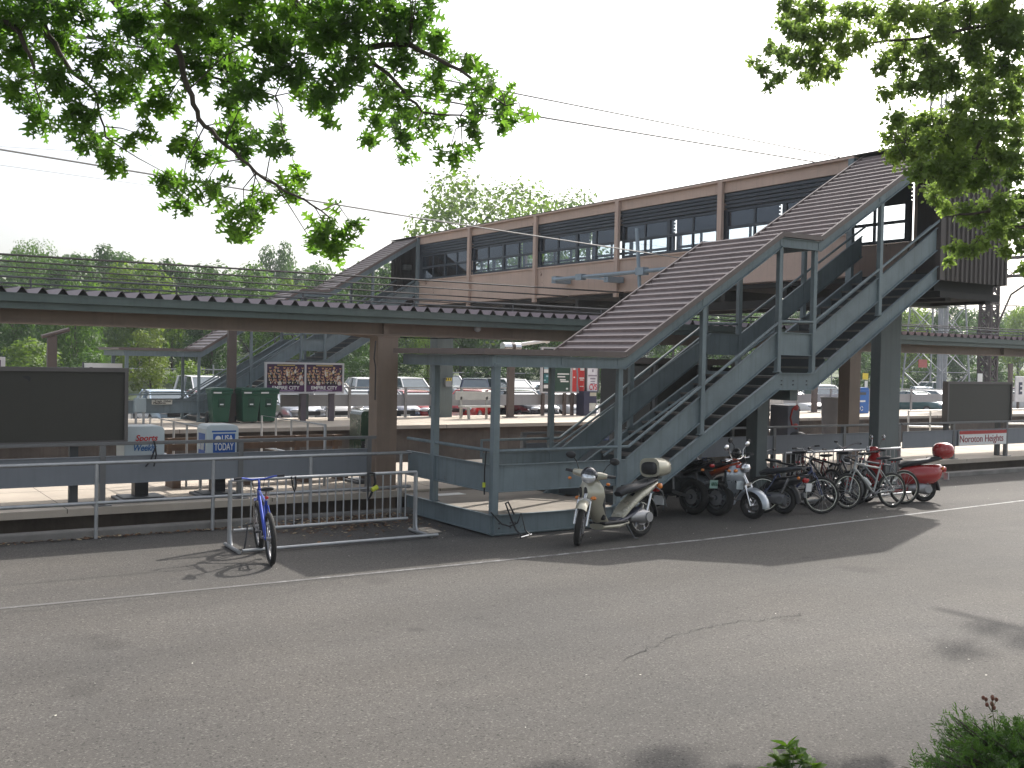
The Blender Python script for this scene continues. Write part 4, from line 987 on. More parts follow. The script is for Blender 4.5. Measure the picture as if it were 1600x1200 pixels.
        B(MB().loft([(hx-.1, hz-.02, .06, .04, 0), (hx-.02, hz, .13, .07, 0), (hx+.08, hz, .12, .075, 0), (hx+.13, hz-.01, .08, .06, 0)], 14), 'handlebar_cover', P, smooth=60)
        B(MB().ell((hx+.12, 0, hz), .05, .075, .07, 14, 10), 'headlight', LENS, smooth=60)
        cv = MB().tube([(hx-.01, -.24, hz+.0), (hx, 0, hz), (hx-.01, .24, hz)], .03, 8); B(cv, 'handlebar', P)
    else:
        cv = MB().tube([(hx-.06, -.28, hz+.02), (hx, -.1, hz), (hx+.02, 0, hz), (hx, .1, hz), (hx-.06, .28, hz+.02)], .016, 8); B(cv, 'handlebar', CHROME if style == 'retro' else BLACK)
        hz2 = .86 if style == 'retro' else hz
        B(MB().ell((L-.16 if style == 'retro' else hx+.05, 0, hz2), .09, .095, .09, 16, 10), 'headlight_shell', CHROME if style == 'retro' else P, smooth=60)
        B(MB().ell((L-.10 if style == 'retro' else hx+.12, 0, hz2), .04, .08, .075, 16, 10), 'headlight', LENS, smooth=60)
        turn['on'] = False
        for s_ in (-1, 1): B(MB().ell((L-.2, s_*.2, .83), .035, .05, .03, 10, 8), 'front_indicator', ORANGE)
    turn['on'] = True
    for s_ in (-1, 1):
        gx = hx-.03 if style in ('big', 'vespa') else hx-.06
        B(MB().tube([(gx+.02, s_*.24, hz), (gx-.03, s_*.36, hz)], .022, 8), 'grip', BLACK)
        B(MB().tube([(gx+.06, s_*.22, hz+.0), (gx+.07, s_*.36, hz-.0)], .007, 6), 'brake_lever', CHROME if style == 'retro' else BLACK)
        st_ = [(hx, s_*.17, hz+.03), (hx-.02, s_*.22, hz+.14), (hx-.0, s_*.27, hz+.2)] if style != 'vespa' else [(hx, s_*.17, hz+.03), (hx-.05, s_*.25, hz+.22)]
        o = B(MB().tube(st_, .007, 6), 'mirror_stem', CHROME if style in ('retro', 'vespa') else BLACK)
        e = st_[-1]; B(MB().ell((e[0], e[1]+s_*.05, e[2]+.03), .022, .075, .052, 14, 8), 'mirror', BLACK if style in ('big', 'step') else CHROME, o, smooth=60)
    if style == 'big':
        for s_ in (-1, 1): B(MB().ell((hx+.04, s_*.28, hz-.1), .025, .03, .022, 10, 6), 'indicator', ORANGE)
    turn['on'] = False
    rk = MB().tube([(-.10, .1, sz+.1), (-.42, .1, sz+.12), (-.46, 0, sz+.12), (-.42, -.1, sz+.12), (-.10, -.1, sz+.1)], .011, 6); B(rk, 'luggage_rack', BLACK if style != 'retro' else CHROME)
    if topbox:
        if style == 'big':
            o = B(MB().loft([(-.62, sz+.27, .10, .07, 0), (-.58, sz+.27, .17, .115, 0), (-.44, sz+.28, .20, .145, 0), (-.27, sz+.28, .195, .146, 0)], 20, 3.2), 'top_box', topbox, smooth=60)
            B(MB().loft([(-.272, sz+.27, .15, .10, 0), (-.235, sz+.27, .14, .09, 0), (-.22, sz+.26, .11, .07, 0)], 20, 3.2), 'box_backrest', BLACK, o, smooth=60)
        else:
            o = B(MB().ell((-.40, 0, sz+.235), .195, .20, .165, 24, 14, 2.5), 'top_box', topbox, smooth=60)
            B(MB().torus((-.40, 0, sz+.21), .192, .008, 30, 6, 'z'), 'box_seam', M('red_dark', (.2, .005, .005), .4), o)
    return t
BEIGE = M('scooter_champagne', (.50, .47, .37), .28, .3, .05, 3, coat=.6)
SILV = M('scooter_silver', (.40, .43, .47), .28, .5, .05, 3, coat=.5)
REDP = M('scooter_red', (.36, .012, .012), .25, 0, .05, 3, coat=.8)
BLKP = M('scooter_black', (.02, .02, .022), .3, .1, .1, 3, coat=.5)
GRYP = M('scooter_dark_grey', (.07, .075, .085), .35, .2, .1, 3, coat=.4)
r_, f_ = onZ(1000, 838), onZ(897, 853)
scooter('champagne coloured big wheel scooter with matching top box, before the landing', r_, head_from(r_, f_), BEIGE, .30, 1.36, 'big', rad(4), BEIGE, steer=rad(38))
def scoot_px(label, px, deg, *a, front=False, **k):
    p = onZ(*px); h = rad(deg)
    if front: p = p - V(math.cos(h), math.sin(h), 0)*(a[2] if len(a) > 2 else 1.3)
    return scooter(label, p, h, *a, **k)
scoot_px('silver retro scooter with bright fender, facing the road beside the column', (1176, 811), -78, SILV, .235, 1.25, 'retro', front=True, lean=rad(3), accent=GRYP)
scoot_px('black and grey scooter, tail to the road, right of the support column', (1223, 803), 104, BLKP, .25, 1.25, 'step', lean=rad(4), seatc=GRYP)
scoot_px('bright red scooter with a round top box, right end of the row', (1443, 784), 150, REDP, .25, 1.28, 'vespa', lean=rad(4), topbox=REDP)

def motorcycle(label, rear, head, tailm, tankm, lean=0, plate=None, silencer=True):
    t = thing('motorcycle', label, 'motorcycle', (rear[0], rear[1], 0), head, 'motorcycles parked under the stairs', lean)
    def B(mb, nm, mat_, par=None, smooth=50, bevel=0): return mb.build(nm, mat_, par or t, world=False, smooth=smooth, bevel=bevel)
    R = .31; L = 1.4
    for x, nm, w_ in ((0, 'rear_wheel', .075), (L, 'front_wheel', .055)):
        o = B(MB().torus((x, 0, R), R-w_*.8, w_*.8, 36, 10, rw=w_), nm, RUBBER)
        r = MB().torus((x, 0, R), R-w_*1.7, .014, 32, 6, rw=w_*.8); r.cyl((x, -.08, R), (x, .08, R), .045, 12)
        for k in range(5):
            an = 2*math.pi*k/5; r.bar((x, 0, R), (x+(R-w_*1.7)*math.cos(an), 0, R+(R-w_*1.7)*math.sin(an)), .04, .03, up=(0,1,0))
        B(r, 'rim', DKGREY, o); B(MB().cyl((x, .07, R), (x, .076, R), .13, 20), 'brake_disc', STEELG, o)
    B(MB().loft([(.35, .42, .12, .12, 0), (.5, .45, .18, .18, 0), (.8, .45, .18, .18, 0), (.98, .5, .12, .12, 0)], 12), 'engine', DKGREY)
    f = MB()
    for s_ in (-1, 1): f.tube([(0, s_*.1, R), (.4, s_*.1, .36)], .03, 8); f.tube([(.35, s_*.14, .4), (.4, s_*.14, .7), (1.05, s_*.1, .86)], .022, 8); f.tube([(L, s_*.1, R), (L-.28, s_*.1, .95)], .026, 8)
    B(f, 'frame', STEELG)
    B(MB().loft([(.42, .80, .10, .08, 0), (.55, .86, .15, .12, 0), (.8, .90, .17, .13, 0), (1.0, .88, .12, .10, 0)], 16), 'tank', tankm, smooth=60)
    B(MB().loft([(-.22, .93, .06, .03, .2), (-.05, .90, .12, .045, .2), (.18, .83, .13, .05, .1), (.45, .80, .11, .05, 0)], 14), 'seat', SEATM, smooth=60)
    B(MB().loft([(-.38, .95, .05, .02, .25), (-.25, .88, .10, .05, .3), (0, .78, .12, .06, .3), (.2, .7, .11, .05, .2)], 14), 'tail', tailm, smooth=60)
    B(MB().ell((-.36, 0, .88), .03, .055, .03, 12, 8, 2.6), 'tail_light', REDL)
    B(MB().tube([(-.1, .1, .93), (-.3, .09, 1.0), (-.36, 0, 1.0), (-.3, -.09, 1.0), (-.1, -.1, .93)], .012, 6), 'grab_rail', tailm)
    B(MB().bar((-.2, 0, .80), (-.42, 0, .58), .12, .02), 'mud_flap', BLACK)
    pl = B(MB().box(-.43, -.418, -.10, .10, .50, .64), 'number_plate', M('plate_pale', (.5, .55, .56), .5))
    if plate:
        o = MW[t.name]; pl.data.materials.clear(); pl.data.materials.append(M('plate_green', (.35, .52, .45), .5))
        text(plate, M('plate_letters', (.02, .12, .07), .5), t, o @ V(-.432, 0, .575), o.to_3x3() @ V(0,-1,0), o.to_3x3() @ V(0,0,1), .07, .17, bold=.02)
    for s_ in (-1, 1):
        B(MB().ell((-.30, s_*.17, .80), .03, .035, .025, 10, 6), 'indicator', ORANGE)
        B(MB().tube([(1.02, s_*.08, 1.0), (.95, s_*.22, 1.04), (.86, s_*.36, 1.02)], .014, 8), 'handlebar', BLACK)
        o = B(MB().tube([(.95, s_*.25, 1.05), (.98, s_*.33, 1.16)], .008, 6), 'mirror_stem', BLACK); B(MB().ell((.98, s_*.36, 1.2), .02, .07, .045), 'mirror', BLACK, o)
    if silencer: B(MB().tube([(.45, -.16, .3), (.1, -.2, .42), (-.3, -.2, .56)], [.03, .06, .055], 12), 'silencer', STEELG)
    B(MB().ell((1.22, 0, .92), .09, .1, .1), 'headlight', LENS); B(MB().tube([(.5, .15, .3), (.42, .3, .02)], .014, 6), 'side_stand', DKGREY)
    return t
def moto_px(label, px, deg, *a, **k): return motorcycle(label, onZ(*px), rad(deg), *a, **k)
moto_px('dark sport motorcycle with an orange red tail, tail towards the road', (1120, 806), 100, M('moto_orange', (.30, .05, .015), .35, 0, .1, 4, coat=.4), GRYP, lean=rad(5))
moto_px('black motorcycle with a pale green number plate, deep in shade behind the champagne scooter', (1082, 804), 96, BLKP, BLKP, lean=rad(4), plate='AN16', silencer=True)
# ================================================================== far platform furniture
ZP = .36
def far_barrier(label, x0, x1, posts, y=36.6, grp='grey guard barriers of the far platform'):
    t = thing('guard_barrier', label, 'barrier', ((x0+x1)/2, y, ZP), 0, grp)
    m = MB().box(x0, x1, y-.02, y+.02, .80, 1.24); m.build('panel', M('far_panel', (.31, .31, .325), .6, 0, .08, .8, streak=.12), t)
    MB().bar((x0, y, 1.50), (x1, y, 1.50), .05, .05).build('rail', GALV, t)
    for x in posts: MB().box(x-.045, x+.045, y-.1, y-.021, ZP, 1.52).build('post', M('far_post', (.30, .29, .29), .6, .1, .1, 3), t)
def xs_at(pxs, y): return [onY(u, 630, y).x for u in pxs]
a = xs_at([438, 520, 545, 640, 660, 700, 760, 828, 893], 36.6)
far_barrier('grey guard barrier of the far platform between the green bins and the stairs shelter', a[0], 27.6, a[1:3]+[19.1, 21.6]+[a[8]])
far_barrier('grey far platform barrier seen under the stairs and right of the bridge leg', 36.5, 95, [36.6, 38.6, 41, 43.5, 46.5, 50, 53.5, 57, 61, 65, 70])
far_barrier('grey guard barrier of the far platform at the far left behind the dark board', -20, 8.0, [-12, -8, -4, -.5, 3, 6.5])
# green wheeled bins
BING = M('bin_green', (.012, .085, .045), .42, 0, .08, 3, coat=.2)
def wheelie(label, u, v, rz):
    p = onY(u, 640, 34.7)
    t = thing('wheeled_bin', label, 'wheeled bin', (p.x, p.y, ZP), rz, 'green wheeled bins on the far platform')
    def B(mb, nm, mat_, bev=0, sm=0, par=None): return mb.build(nm, mat_, par or t, world=False, bevel=bev, smooth=sm)
    m = MB(); lo = [(-.25,-.30,.05),(.25,-.30,.05),(.25,.28,.05),(-.25,.28,.05)]; hi = [(-.33,-.40,1.06),(.33,-.40,1.06),(.33,.38,1.06),(-.33,.38,1.06)]
    m.add(lo+hi, [(3,2,1,0),(4,5,6,7),(0,1,5,4),(1,2,6,5),(2,3,7,6),(3,0,4,7)]); B(m, 'body', BING, .03)
    m = MB().box(-.355, .355, -.43, .40, .98, 1.08); B(m, 'rim', BING, .02)
    m = MB().loft([(0, 1.085, .36, .01, 0), (0.001, 1.13, .34, .02, 0)], 12) if False else MB().box(-.36, .36, -.46, .43, 1.085, 1.15); m.box(-.28, .28, -.4, .36, 1.15, 1.18); B(m, 'lid', BING, .03)
    m = MB().box(-.11, .11, -.385, -.30, .55, .85); B(m, 'front_recess', M('bin_green_dark', (.008, .05, .028), .5), .02)
    m = MB().box(-.06, .06, -.395, -.386, .62, .66); B(m, 'white_mark', WHITE)
    m = MB().box(-.28, -.02, -.44, -.43, 1.0, 1.05); B(m, 'sticker', WHITE)
    for s_ in (-1, 1): B(MB().cyl((s_*.29, .30, .14), (s_*.36, .30, .14), .14, 16), 'wheel', BLACK, 0, 40)
    B(MB().tube([(-.25, .42, .98), (-.25, .48, 1.0), (.25, .48, 1.0), (.25, .42, .98)], .018, 6), 'handle', BLACK)
wheelie('green wheeled bin with a white sticker, standing alone left of the brown lamp post', 342, 659, -.08)
wheelie('green wheeled bin, middle one of the three, just right of the brown lamp post', 386, 659, .04)
wheelie('green wheeled bin at the right of the three, next to the double poster board', 414, 659, -.03)
# lamp posts
POSTB = M('lamp_post_brown', (.10, .075, .065), .55, 0, .1, 3)
def lamp_post(label, u, vtop, y, head):
    b = onY(u, 640, y); x = b.x; zt = onY(u, vtop, y).z
    t = thing('lamp_post', label, 'lamp post', (x, y, ZP), 0, 'lamp posts of the far platform')
    m = MB().box(x-.14, x+.14, y-.08, y+.08, ZP, zt).box(x-.25, x+.25, y-.2, y+.2, ZP, ZP+.03); m.build('post', POSTB, t)
    if head == 'box':
        m = MB().loft([(-.2, 0, .14, .06, .35), (.6, .25, .16, .07, .35)], 10); m.v = [V(x-.1+q.x, y+q.y, zt-.05+q.z) for q in m.v]; m.build('luminaire', POSTB, t)
        m = MB().quad((x-.1, y-.12, zt-.05), (x+.5, y-.12, zt+.12), (x+.5, y+.12, zt+.12), (x-.1, y+.12, zt-.05)); m.build('lens', WHITE, t)
    elif head == 'flood':
        m = MB().cyl((x-.42, y, zt+.12), (x+.38, y, zt+.12), .19, 16); m.build('luminaire', CHROME, t, smooth=40); m = MB().cyl((x-.06, y, zt+.12), (x+.1, y, zt+.12), .197, 16); m.build('band', DKBROWN, t, smooth=40)
        m = MB().tube([(x+.3, y, zt+.22), (x+1.7, y, zt+.42)], .07, 8); m.build('arm', WHITE, t, smooth=40); MB().cyl((x+1.68, y, zt+.40), (x+1.80, y, zt+.45), .11, 10).build('lens', WHITE, t)
lamp_post('brown lamp post with a tilted flat head, above the large dark board at the left', 80, 524, 36.0, 'box')
lamp_post('brown lamp post standing between the green wheeled bins', 361, 470, 34.95, None)
lamp_post('brown lamp post with a silver drum floodlight, right of the bridge leg', 797, 547, 35.6, 'flood')
lamp_post('thin brown lamp post seen under the stairs behind the grey telephone box', 1272, 500, 35.9, None)
lamp_post('brown lamp post at the far right behind the dark poster board', 1577, 568, 36.2, None)
# double poster board
def crowd(mb_mats, x0, x1, z0, z1, y, seed):
    r = random.Random(seed); mb = MB(); W = x1-x0; H = z1-z0
    def el(cx, cz, rx, rz, mi, yy, n=10, tilt=0):
        mb.mat(mi); ct, s_ = math.cos(tilt), math.sin(tilt)
        mb.add([(x0+W*cx + (rx*math.cos(2*math.pi*k/n)*ct - rz*math.sin(2*math.pi*k/n)*s_), yy, z0+H*cz + (rx*math.cos(2*math.pi*k/n)*s_ + rz*math.sin(2*math.pi*k/n)*ct)) for k in range(n)], [tuple(range(n))])
    yy = y
    for row, cz in enumerate((.90, .78, .66, .54, .42)):
        for k in range(8 - row % 2):
            cx = .06 + .125*k + r.uniform(-.03, .03); yy -= .00012
            el(cx, cz-.16, .055*W, .10*H, r.choice([0, 0, 1, 2, 5, 0]), yy); yy -= .00012
            el(cx, cz, .034*W, .052*H, 3, yy); yy -= .00012; el(cx, cz+.03, .028*W, .025*H, r.choice([0, 6, 4]), yy)
            yy -= .00012; el(cx+.0, cz-.13, .014*W, .06*H, 5, yy, 6)
            if r.random() < .6: yy -= .00012; el(cx+.05, cz-.1, .014*W, .09*H, 3, yy, 8, r.uniform(-1, 1))
    for k in range(9): yy -= .00012; el(.2+.07*k, .30+r.uniform(-.03, .03), .02*W, .015*H, r.choice([3, 4, 5]), yy)
    return mb
def poster_board():
    y = 34.9
    x0, x1 = onY(413.5, 590, y).x, onY(536.5, 590, y).x; z1, z0 = onY(475, 566.5, y).z, onY(475, 615, y).z
    t = thing('poster_board', 'white framed board with two identical purple posters of a dressed up crowd', 'poster board', ((x0+x1)/2, y, ZP))
    m = MB(); d = .06
    for (a, b, c, e) in ((x0, x0+.06, z0, z1), (x1-.06, x1, z0, z1), (x0+.06, x1-.06, z1-.06, z1), (x0+.06, x1-.06, z0, z0+.06), ((x0+x1)/2-.03, (x0+x1)/2+.03, z0+.06, z1-.06)): m.box(a, b, y-d, y+d, c, e)
    m.build('frame', M('poster_frame', (.55, .54, .55), .5, .2, .05, 4), t)
    PURP = M('poster_purple', (.045, .012, .055), .4, 0, .1, 3)
    cm = [M('pst_black', (.008,.007,.01), .4), M('pst_wine', (.10,.015,.03), .4), M('pst_navy', (.01,.012,.03), .4), M('pst_skin', (.45,.24,.15), .5, 0, .2, 20), M('pst_gold', (.5,.38,.12), .5, 0, .2, 20), M('pst_pale', (.6,.56,.5), .5), M('pst_brown', (.09,.04,.02), .5)]
    for k, (a, b) in enumerate(((x0+.07, (x0+x1)/2-.035), ((x0+x1)/2+.035, x1-.07))):
        p = MB().box(a, b, y-.03, y-.02, z0+.07, z1-.07).build('poster', PURP, t)
        H = z1-z0
        crowd(cm, a+.02, b-.02, z0+.12*H, z1-.1, y-.0315, 5).build('crowd_picture', cm, p)
        MB().quad((a, y-.0575, z0+.07), (b, y-.0575, z0+.07), (b, y-.0575, z0+.27*H), (a, y-.0575, z0+.27*H)).build('purple_band', M('poster_band', (.075, .015, .085), .4), p)
        text('EMPIRE CITY', WHITE, p, ((a+b)/2, y-.06, z0+.19*H), (1,0,0), (0,0,1), .12, .98, bold=.015)
        text('CASINO', M('pst_lilac', (.4, .3, .45), .5), p, ((a+b)/2, y-.05, z0+.1*H), (1,0,0), (0,0,1), .04, .55, depth=.001) if False else None
        MB().box((a+b)/2-.3, (a+b)/2+.3, y-.0605, y-.059, z0+.085*H, z0+.105*H).build('small_print', M('pst_lilac', (.4, .3, .45), .5), p)
        MB().box((a+b)/2-.32, (a+b)/2+.32, y-.0605, y-.059, z1-.115, z1-.085).build('top_line', cm[4], p)
    for u in (473.5, 517.5):
        x = onY(u, 640, y+.12).x; MB().box(x-.09, x+.09, y+.07, y+.2, ZP, z1-.1).build('post', M('board_post', (.12, .10, .12), .5, .2), t)
poster_board()
# right poster boards: green pair, red, pharmacy
def ad_board(label, u0, u1, v0, v1, y, frame, fn, posts=True, cat='poster board', grp=None):
    x0, x1 = onY(u0, 600, y).x, onY(u1, 600, y).x; um = (u0+u1)/2
    z1, z0 = onY(um, v0, y).z, onY(um, v1, y).z
    t = thing('poster_board', label, cat, ((x0+x1)/2, y, ZP), 0, grp)
    m = MB().box(x0-.06, x0, y-.05, y+.08, z0-.06, z1+.06).box(x1, x1+.06, y-.05, y+.08, z0-.06, z1+.06).box(x0, x1, y-.05, y+.08, z1, z1+.06).box(x0, x1, y-.05, y+.08, z0-.06, z0); m.build('frame', frame, t)
    if posts:
        for x in (x0+.15, x1-.15): MB().box(x-.06, x+.06, y+.085, y+.2, ZP, z1).build('post', POSTB, t)
    fn(t, x0, x1, z0, z1, y); return t
WFR = MATS['poster_frame']
def f_green(t, x0, x1, z0, z1, y):
    G = M('ad_green', (.012, .05, .03), .4, 0, .15, 2); TE = M('ad_teal', (.03, .15, .16), .4, 0, .3, 1.5); LB = M('ad_pale_blue', (.35, .5, .58), .4)
    W = x1-x0; H = z1-z0; xm = x0+W*.36
    MB().box(x0, xm, y-.02, y+.02, z0, z1).build('poster', BLACK, t)
    a, b = x0+W*.05, xm-W*.03
    MB().box(a, b, y-.026, y-.022, z0+.2*H, z0+.42*H).build('teal_panel', TE, t)
    MB().box(a, b, y-.026, y-.022, z0+.44*H, z0+.52*H).build('white_band', WHITE, t); MB().box(a, b, y-.026, y-.022, z0+.53*H, z0+.9*H).build('blue_band', LB, t); MB().box(a, b, y-.026, y-.022, z0+.08*H, z0+.16*H).build('white_band', WHITE, t)
    MB().box(a+.1, b-.12, y-.03, y-.027, z0+.34*H, z0+.38*H).build('white_line', LB, t); MB().box(a+.1, b-.4, y-.03, y-.027, z0+.25*H, z0+.28*H).build('white_line', LB, t)
    MB().box(xm+.02, x1, y-.02, y+.02, z0, z1).build('poster', G, t); ww = x1-xm
    for (p, q, zz) in ((.28, .95, .40), (.28, .72, .335), (.42, .75, .265), (.46, .92, .225)): MB().box(xm+p*ww, xm+q*ww, y-.026, y-.021, z0+zz*H, z0+(zz+.03)*H).build('white_line', WHITE, t)
    MB().box(x1-.2, x1-.1, y-.026, y-.021, z0+.05*H, z0+.09*H).build('white_mark', WHITE, t)
ad_board('tall dark green and teal poster pair seen behind the stair landing posts', 847, 890, 545, 612, 36.3, WFR, f_green, grp='poster boards of the far platform')
def f_red(t, x0, x1, z0, z1, y):
    R = M('ad_red', (.55, .03, .025), .4, 0, .08, 2); G = M('ad_grey', (.25, .24, .28), .4)
    MB().box(x0, x1, y-.02, y+.02, z0, z1).build('poster', R, t)
    W = x1-x0; H = z1-z0
    m = MB(); m.prism([(x0+W*.36, z0), (x0+W*.56, z0), (x0+W*.44, z0+H*.3), (x0+W*.46, z0+H*.7), (x0+W*.40, z1), (x0+W*.28, z1), (x0+W*.36, z0+H*.6), (x0+W*.34, z0+H*.3)], (0, y-.0215, 0), (1,0,0), (0,0,1), (0,-.004,0)); m.build('grey_stripe', G, t)
    m = MB().box(x0+W*.55, x0+W*.9, y-.026, y-.021, z0+H*.52, z0+H*.57).box(x0+W*.6, x0+W*.85, y-.026, y-.021, z0+H*.45, z0+H*.49).box(x0+W*.6, x0+W*.86, y-.026, y-.021, z0+H*.2, z0+H*.23).box(x0+W*.08, x0+W*.25, y-.026, y-.021, z1-.14, z1-.05).box(x0+W*.6, x0+W*.9, y-.026, y-.021, z1-.16, z1-.05).box(x0+W*.12, x0+W*.22, y-.026, y-.021, z0+H*.55, z0+H*.6); m.build('white_lines', WHITE, t)
ad_board('red poster with a grey wavy stripe, left of the white pharmacy poster', 893, 914, 573, 612, 36.3, WFR, f_red, grp='poster boards of the far platform')
def f_cvs(t, x0, x1, z0, z1, y):
    MB().box(x0, x1, y-.02, y+.02, z0, z1).build('poster', M('ad_white', (.7, .69, .74), .4), t); W = x1-x0; H = z1-z0
    text('CVS', M('pharmacy_red', (.55, .03, .06), .4), t, ((x0+x1)/2+.05, y-.025, z0+.17*H), (1,0,0), (0,0,1), .26, W*.72, bold=.02)
    G = M('ad_text_grey', (.25, .22, .28), .5)
    m = MB().box(x0+W*.12, x0+W*.92, y-.026, y-.021, z0+H*.62, z0+H*.68).box(x0+W*.3, x0+W*.8, y-.026, y-.021, z0+H*.49, z0+H*.56).box(x0+W*.33, x0+W*.77, y-.026, y-.021, z0+H*.385, z0+H*.43).box(x0+W*.33, x0+W*.77, y-.026, y-.021, z0+H*.3, z0+H*.33).box(x0+W*.48, x0+W*.6, y-.026, y-.021, z0+H*.8, z0+H*.92); m.build('text_lines', G, t)
ad_board('white pharmacy poster with red lettering, above the dark blue ticket machine', 916.5, 933, 574, 611, 36.1, DKGREY, f_cvs, False, grp='poster boards of the far platform')
def ticket():
    y = 35.9; x0, x1 = onY(912, 640, y).x, onY(932, 640, y).x; z1 = onY(922, 611.5, y).z
    t = thing('ticket_machine', 'dark blue ticket machine with pale display panels below the pharmacy poster', 'ticket machine', ((x0+x1)/2, y, ZP))
    MB().box(x0, x1, y, y+.55, ZP, z1).build('cabinet', M('machine_blue', (.02, .022, .06), .4, 0, .1, 3), t, bevel=.02)
    W = x1-x0; m = MB().box(x0+W*.42, x0+W*.95, y-.012, y-.002, z1-.85, z1-.5); m.build('screen', M('machine_screen', (.42, .42, .40), .4, 0, .3, 6), t)
    MB().box(x0+W*.4, x0+W*.97, y-.012, y-.002, z1-1.25, z1-.95).build('panel', M('machine_panel', (.5, .5, .46), .5), t); MB().box(x0+W*.45, x0+W*.95, y-.012, y-.002, z1-.2, z1-.05).build('header', M('machine_header', (.4, .38, .3), .5), t)
ticket()
def misc_signs():
    y = 36.3
    x0, x1 = onY(131, 570, y).x, onY(191, 570, y).x; z1 = onY(160, 567.5, y).z
    t = thing('poster_board', 'white poster board peeking over the large dark board at the left', 'poster board', ((x0+x1)/2, y, ZP), 0, 'poster boards of the far platform')
    MB().box(x0, x1, y-.02, y+.02, z1-1.3, z1).build('panel', WHITE, t); MB().box(x0-.05, x0, y-.05, y+.05, z1-1.3, z1+.03).build('frame', DKGREY, t)
    m = MB().box(x0+.35, x1-.3, y-.026, y-.021, z1-.22, z1-.16); m.build('text_line', M('ad_text_grey', (.25, .22, .28), .5), t)
    m = MB().ell((x0+.22, y-.022, z1-.3), .16, .004, .17); m.build('dark_emblem', BLACK, t)
    for x in (x0+.3, x1-.3): MB().box(x-.05, x+.05, y+.03, y+.13, ZP, z1-.1).build('post', POSTB, t)
    x0, x1 = onY(-60, 570, y).x, onY(8, 570, y).x; z1 = onY(4, 557.5, y).z
    t = thing('poster_board', 'white framed purple poster board at the left edge of the view', 'poster board', ((x0+x1)/2, y, ZP), 0, 'poster boards of the far platform')
    MB().box(x0, x1, y-.04, y+.04, z1-1.9, z1).build('frame', WFR, t); MB().box(x0+.1, x1-.13, y-.045, y-.041, z1-1.8, z1-.1).build('poster', MATS['poster_purple'], t)
    for x in (x0+.3, x1-.3): MB().box(x-.05, x+.05, y+.045, y+.13, ZP, z1-.1).build('post', POSTB, t)
    # white sign at the right edge
    y = 36.0; x0 = onY(1586, 610, y).x; x1 = x0+4.4; z1, z0 = onY(1590, 588, y).z, onY(1590, 628, y).z
    t = thing('station_sign', 'white sign with a dark blue letter E at the right edge of the view', 'sign', ((x0+x1)/2, y, ZP))
    MB().box(x0, x1, y-.04, y+.04, z0, z1).build('plate', M('sign_white', (.7, .7, .72), .5), t, bevel=.02)
    text('E', M('sign_navy', (.02, .025, .07), .5), t, (x0+.48, y-.042, (z0+z1)/2+.05), (1,0,0), (0,0,1), .72, .36, bold=.05)
    for x in (x0+.5, x1-.5): MB().box(x-.06, x+.06, y+.045, y+.16, ZP, z1-.1).build('post', POSTB, t)
    # track sign on the far landing band
    y = 35.24; x0, x1 = onY(237, 630, y).x, onY(269, 630, y).x; z1, z0 = onY(250, 623, y).z, onY(250, 632, y).z
    t = thing('platform_sign', 'small white two line sign on the grey panel of the far stair landing', 'sign', ((x0+x1)/2, y, .86))
    MB().box(x0, x1, y-.01, y+.0, z0, z1).build('plate', M('sign_cream', (.55, .53, .45), .5), t); MB().box(x0, x1, y-.012, y-.0102, z1-.03, z1).build('dark_edge', BLACK, t)
    text('Track  Other', BLACK, t, ((x0+x1)/2+.03, y-.012, z1-.075), (1,0,0), (0,0,1), .065, (x1-x0)*.82, bold=.02); text('Platform', BLACK, t, ((x0+x1)/2-.08, y-.012, z0+.05), (1,0,0), (0,0,1), .065, (x1-x0)*.6, bold=.02)
    # yellow warning sign with a pole behind the blue bin
    q = onY(1352, 588, 37.4); t = thing('warning_sign', 'small yellow sign on a pole above the blue recycling bin', 'sign', (q.x, 37.4, ZP))
    MB().box(q.x-.22, q.x+.22, 37.38, 37.4, q.z-.17, q.z+.17).build('plate', M('sign_yellow', (.7, .55, .04), .5), t); MB().cyl((q.x, 37.42, ZP), (q.x, 37.42, q.z+.2), .03, 8).build('pole', DKGREY, t); MB().box(q.x-.06, q.x+.16, 37.36, 37.38, q.z-.75, q.z-.25).build('notice', WHITE, t)
misc_signs()
def cabinet():
    y = 34.95; x0, x1 = onY(210, 630, y).x, onY(227, 630, y).x; z1, z0 = onY(218, 622, y).z, onY(218, 644, y).z
    t = thing('control_cabinet', 'pale grey control cabinet on posts at the left end of the far stair landing', 'cabinet', ((x0+x1)/2, y, ZP))
    MB().box(x0, x1, y-.12, y+.12, z0, z1).build('cabinet', M('cabinet_grey', (.3, .36, .38), .5, .1, .06, 3), t, bevel=.015)
    for x in (x0+.05, x1-.05): MB().box(x-.03, x+.03, y-.03, y+.03, ZP, z0).build('post', GALV, t)
cabinet()
def far_bench():
    y = 34.9; x0, x1 = onY(718, 640, y).x, onY(784, 640, y).x
    t = thing('platform_bench', 'pale bench with a slab backrest on the far platform, behind the landing corner post', 'bench', ((x0+x1)/2, y, ZP))
    C = M('bench_pale', (.52, .51, .47), .6, 0, .1, 3)
    MB().box(x0, x1, y+.3, y+.36, 1.08, 1.40).build('backrest', C, t, bevel=.01); MB().box(x0+.1, x1, y-.2, y+.28, .80, .87).build('seat', C, t, bevel=.01)
    for x in (x0+.35, x1-.4):
        m = MB().bar((x, y-.12, ZP), (x, y-.05, .8), .08, .08).bar((x-.1, y+.33, ZP), (x-.1, y+.33, 1.2), .08, .06); m.build('leg', M('bench_leg', (.4, .39, .36), .6), t)
far_bench()
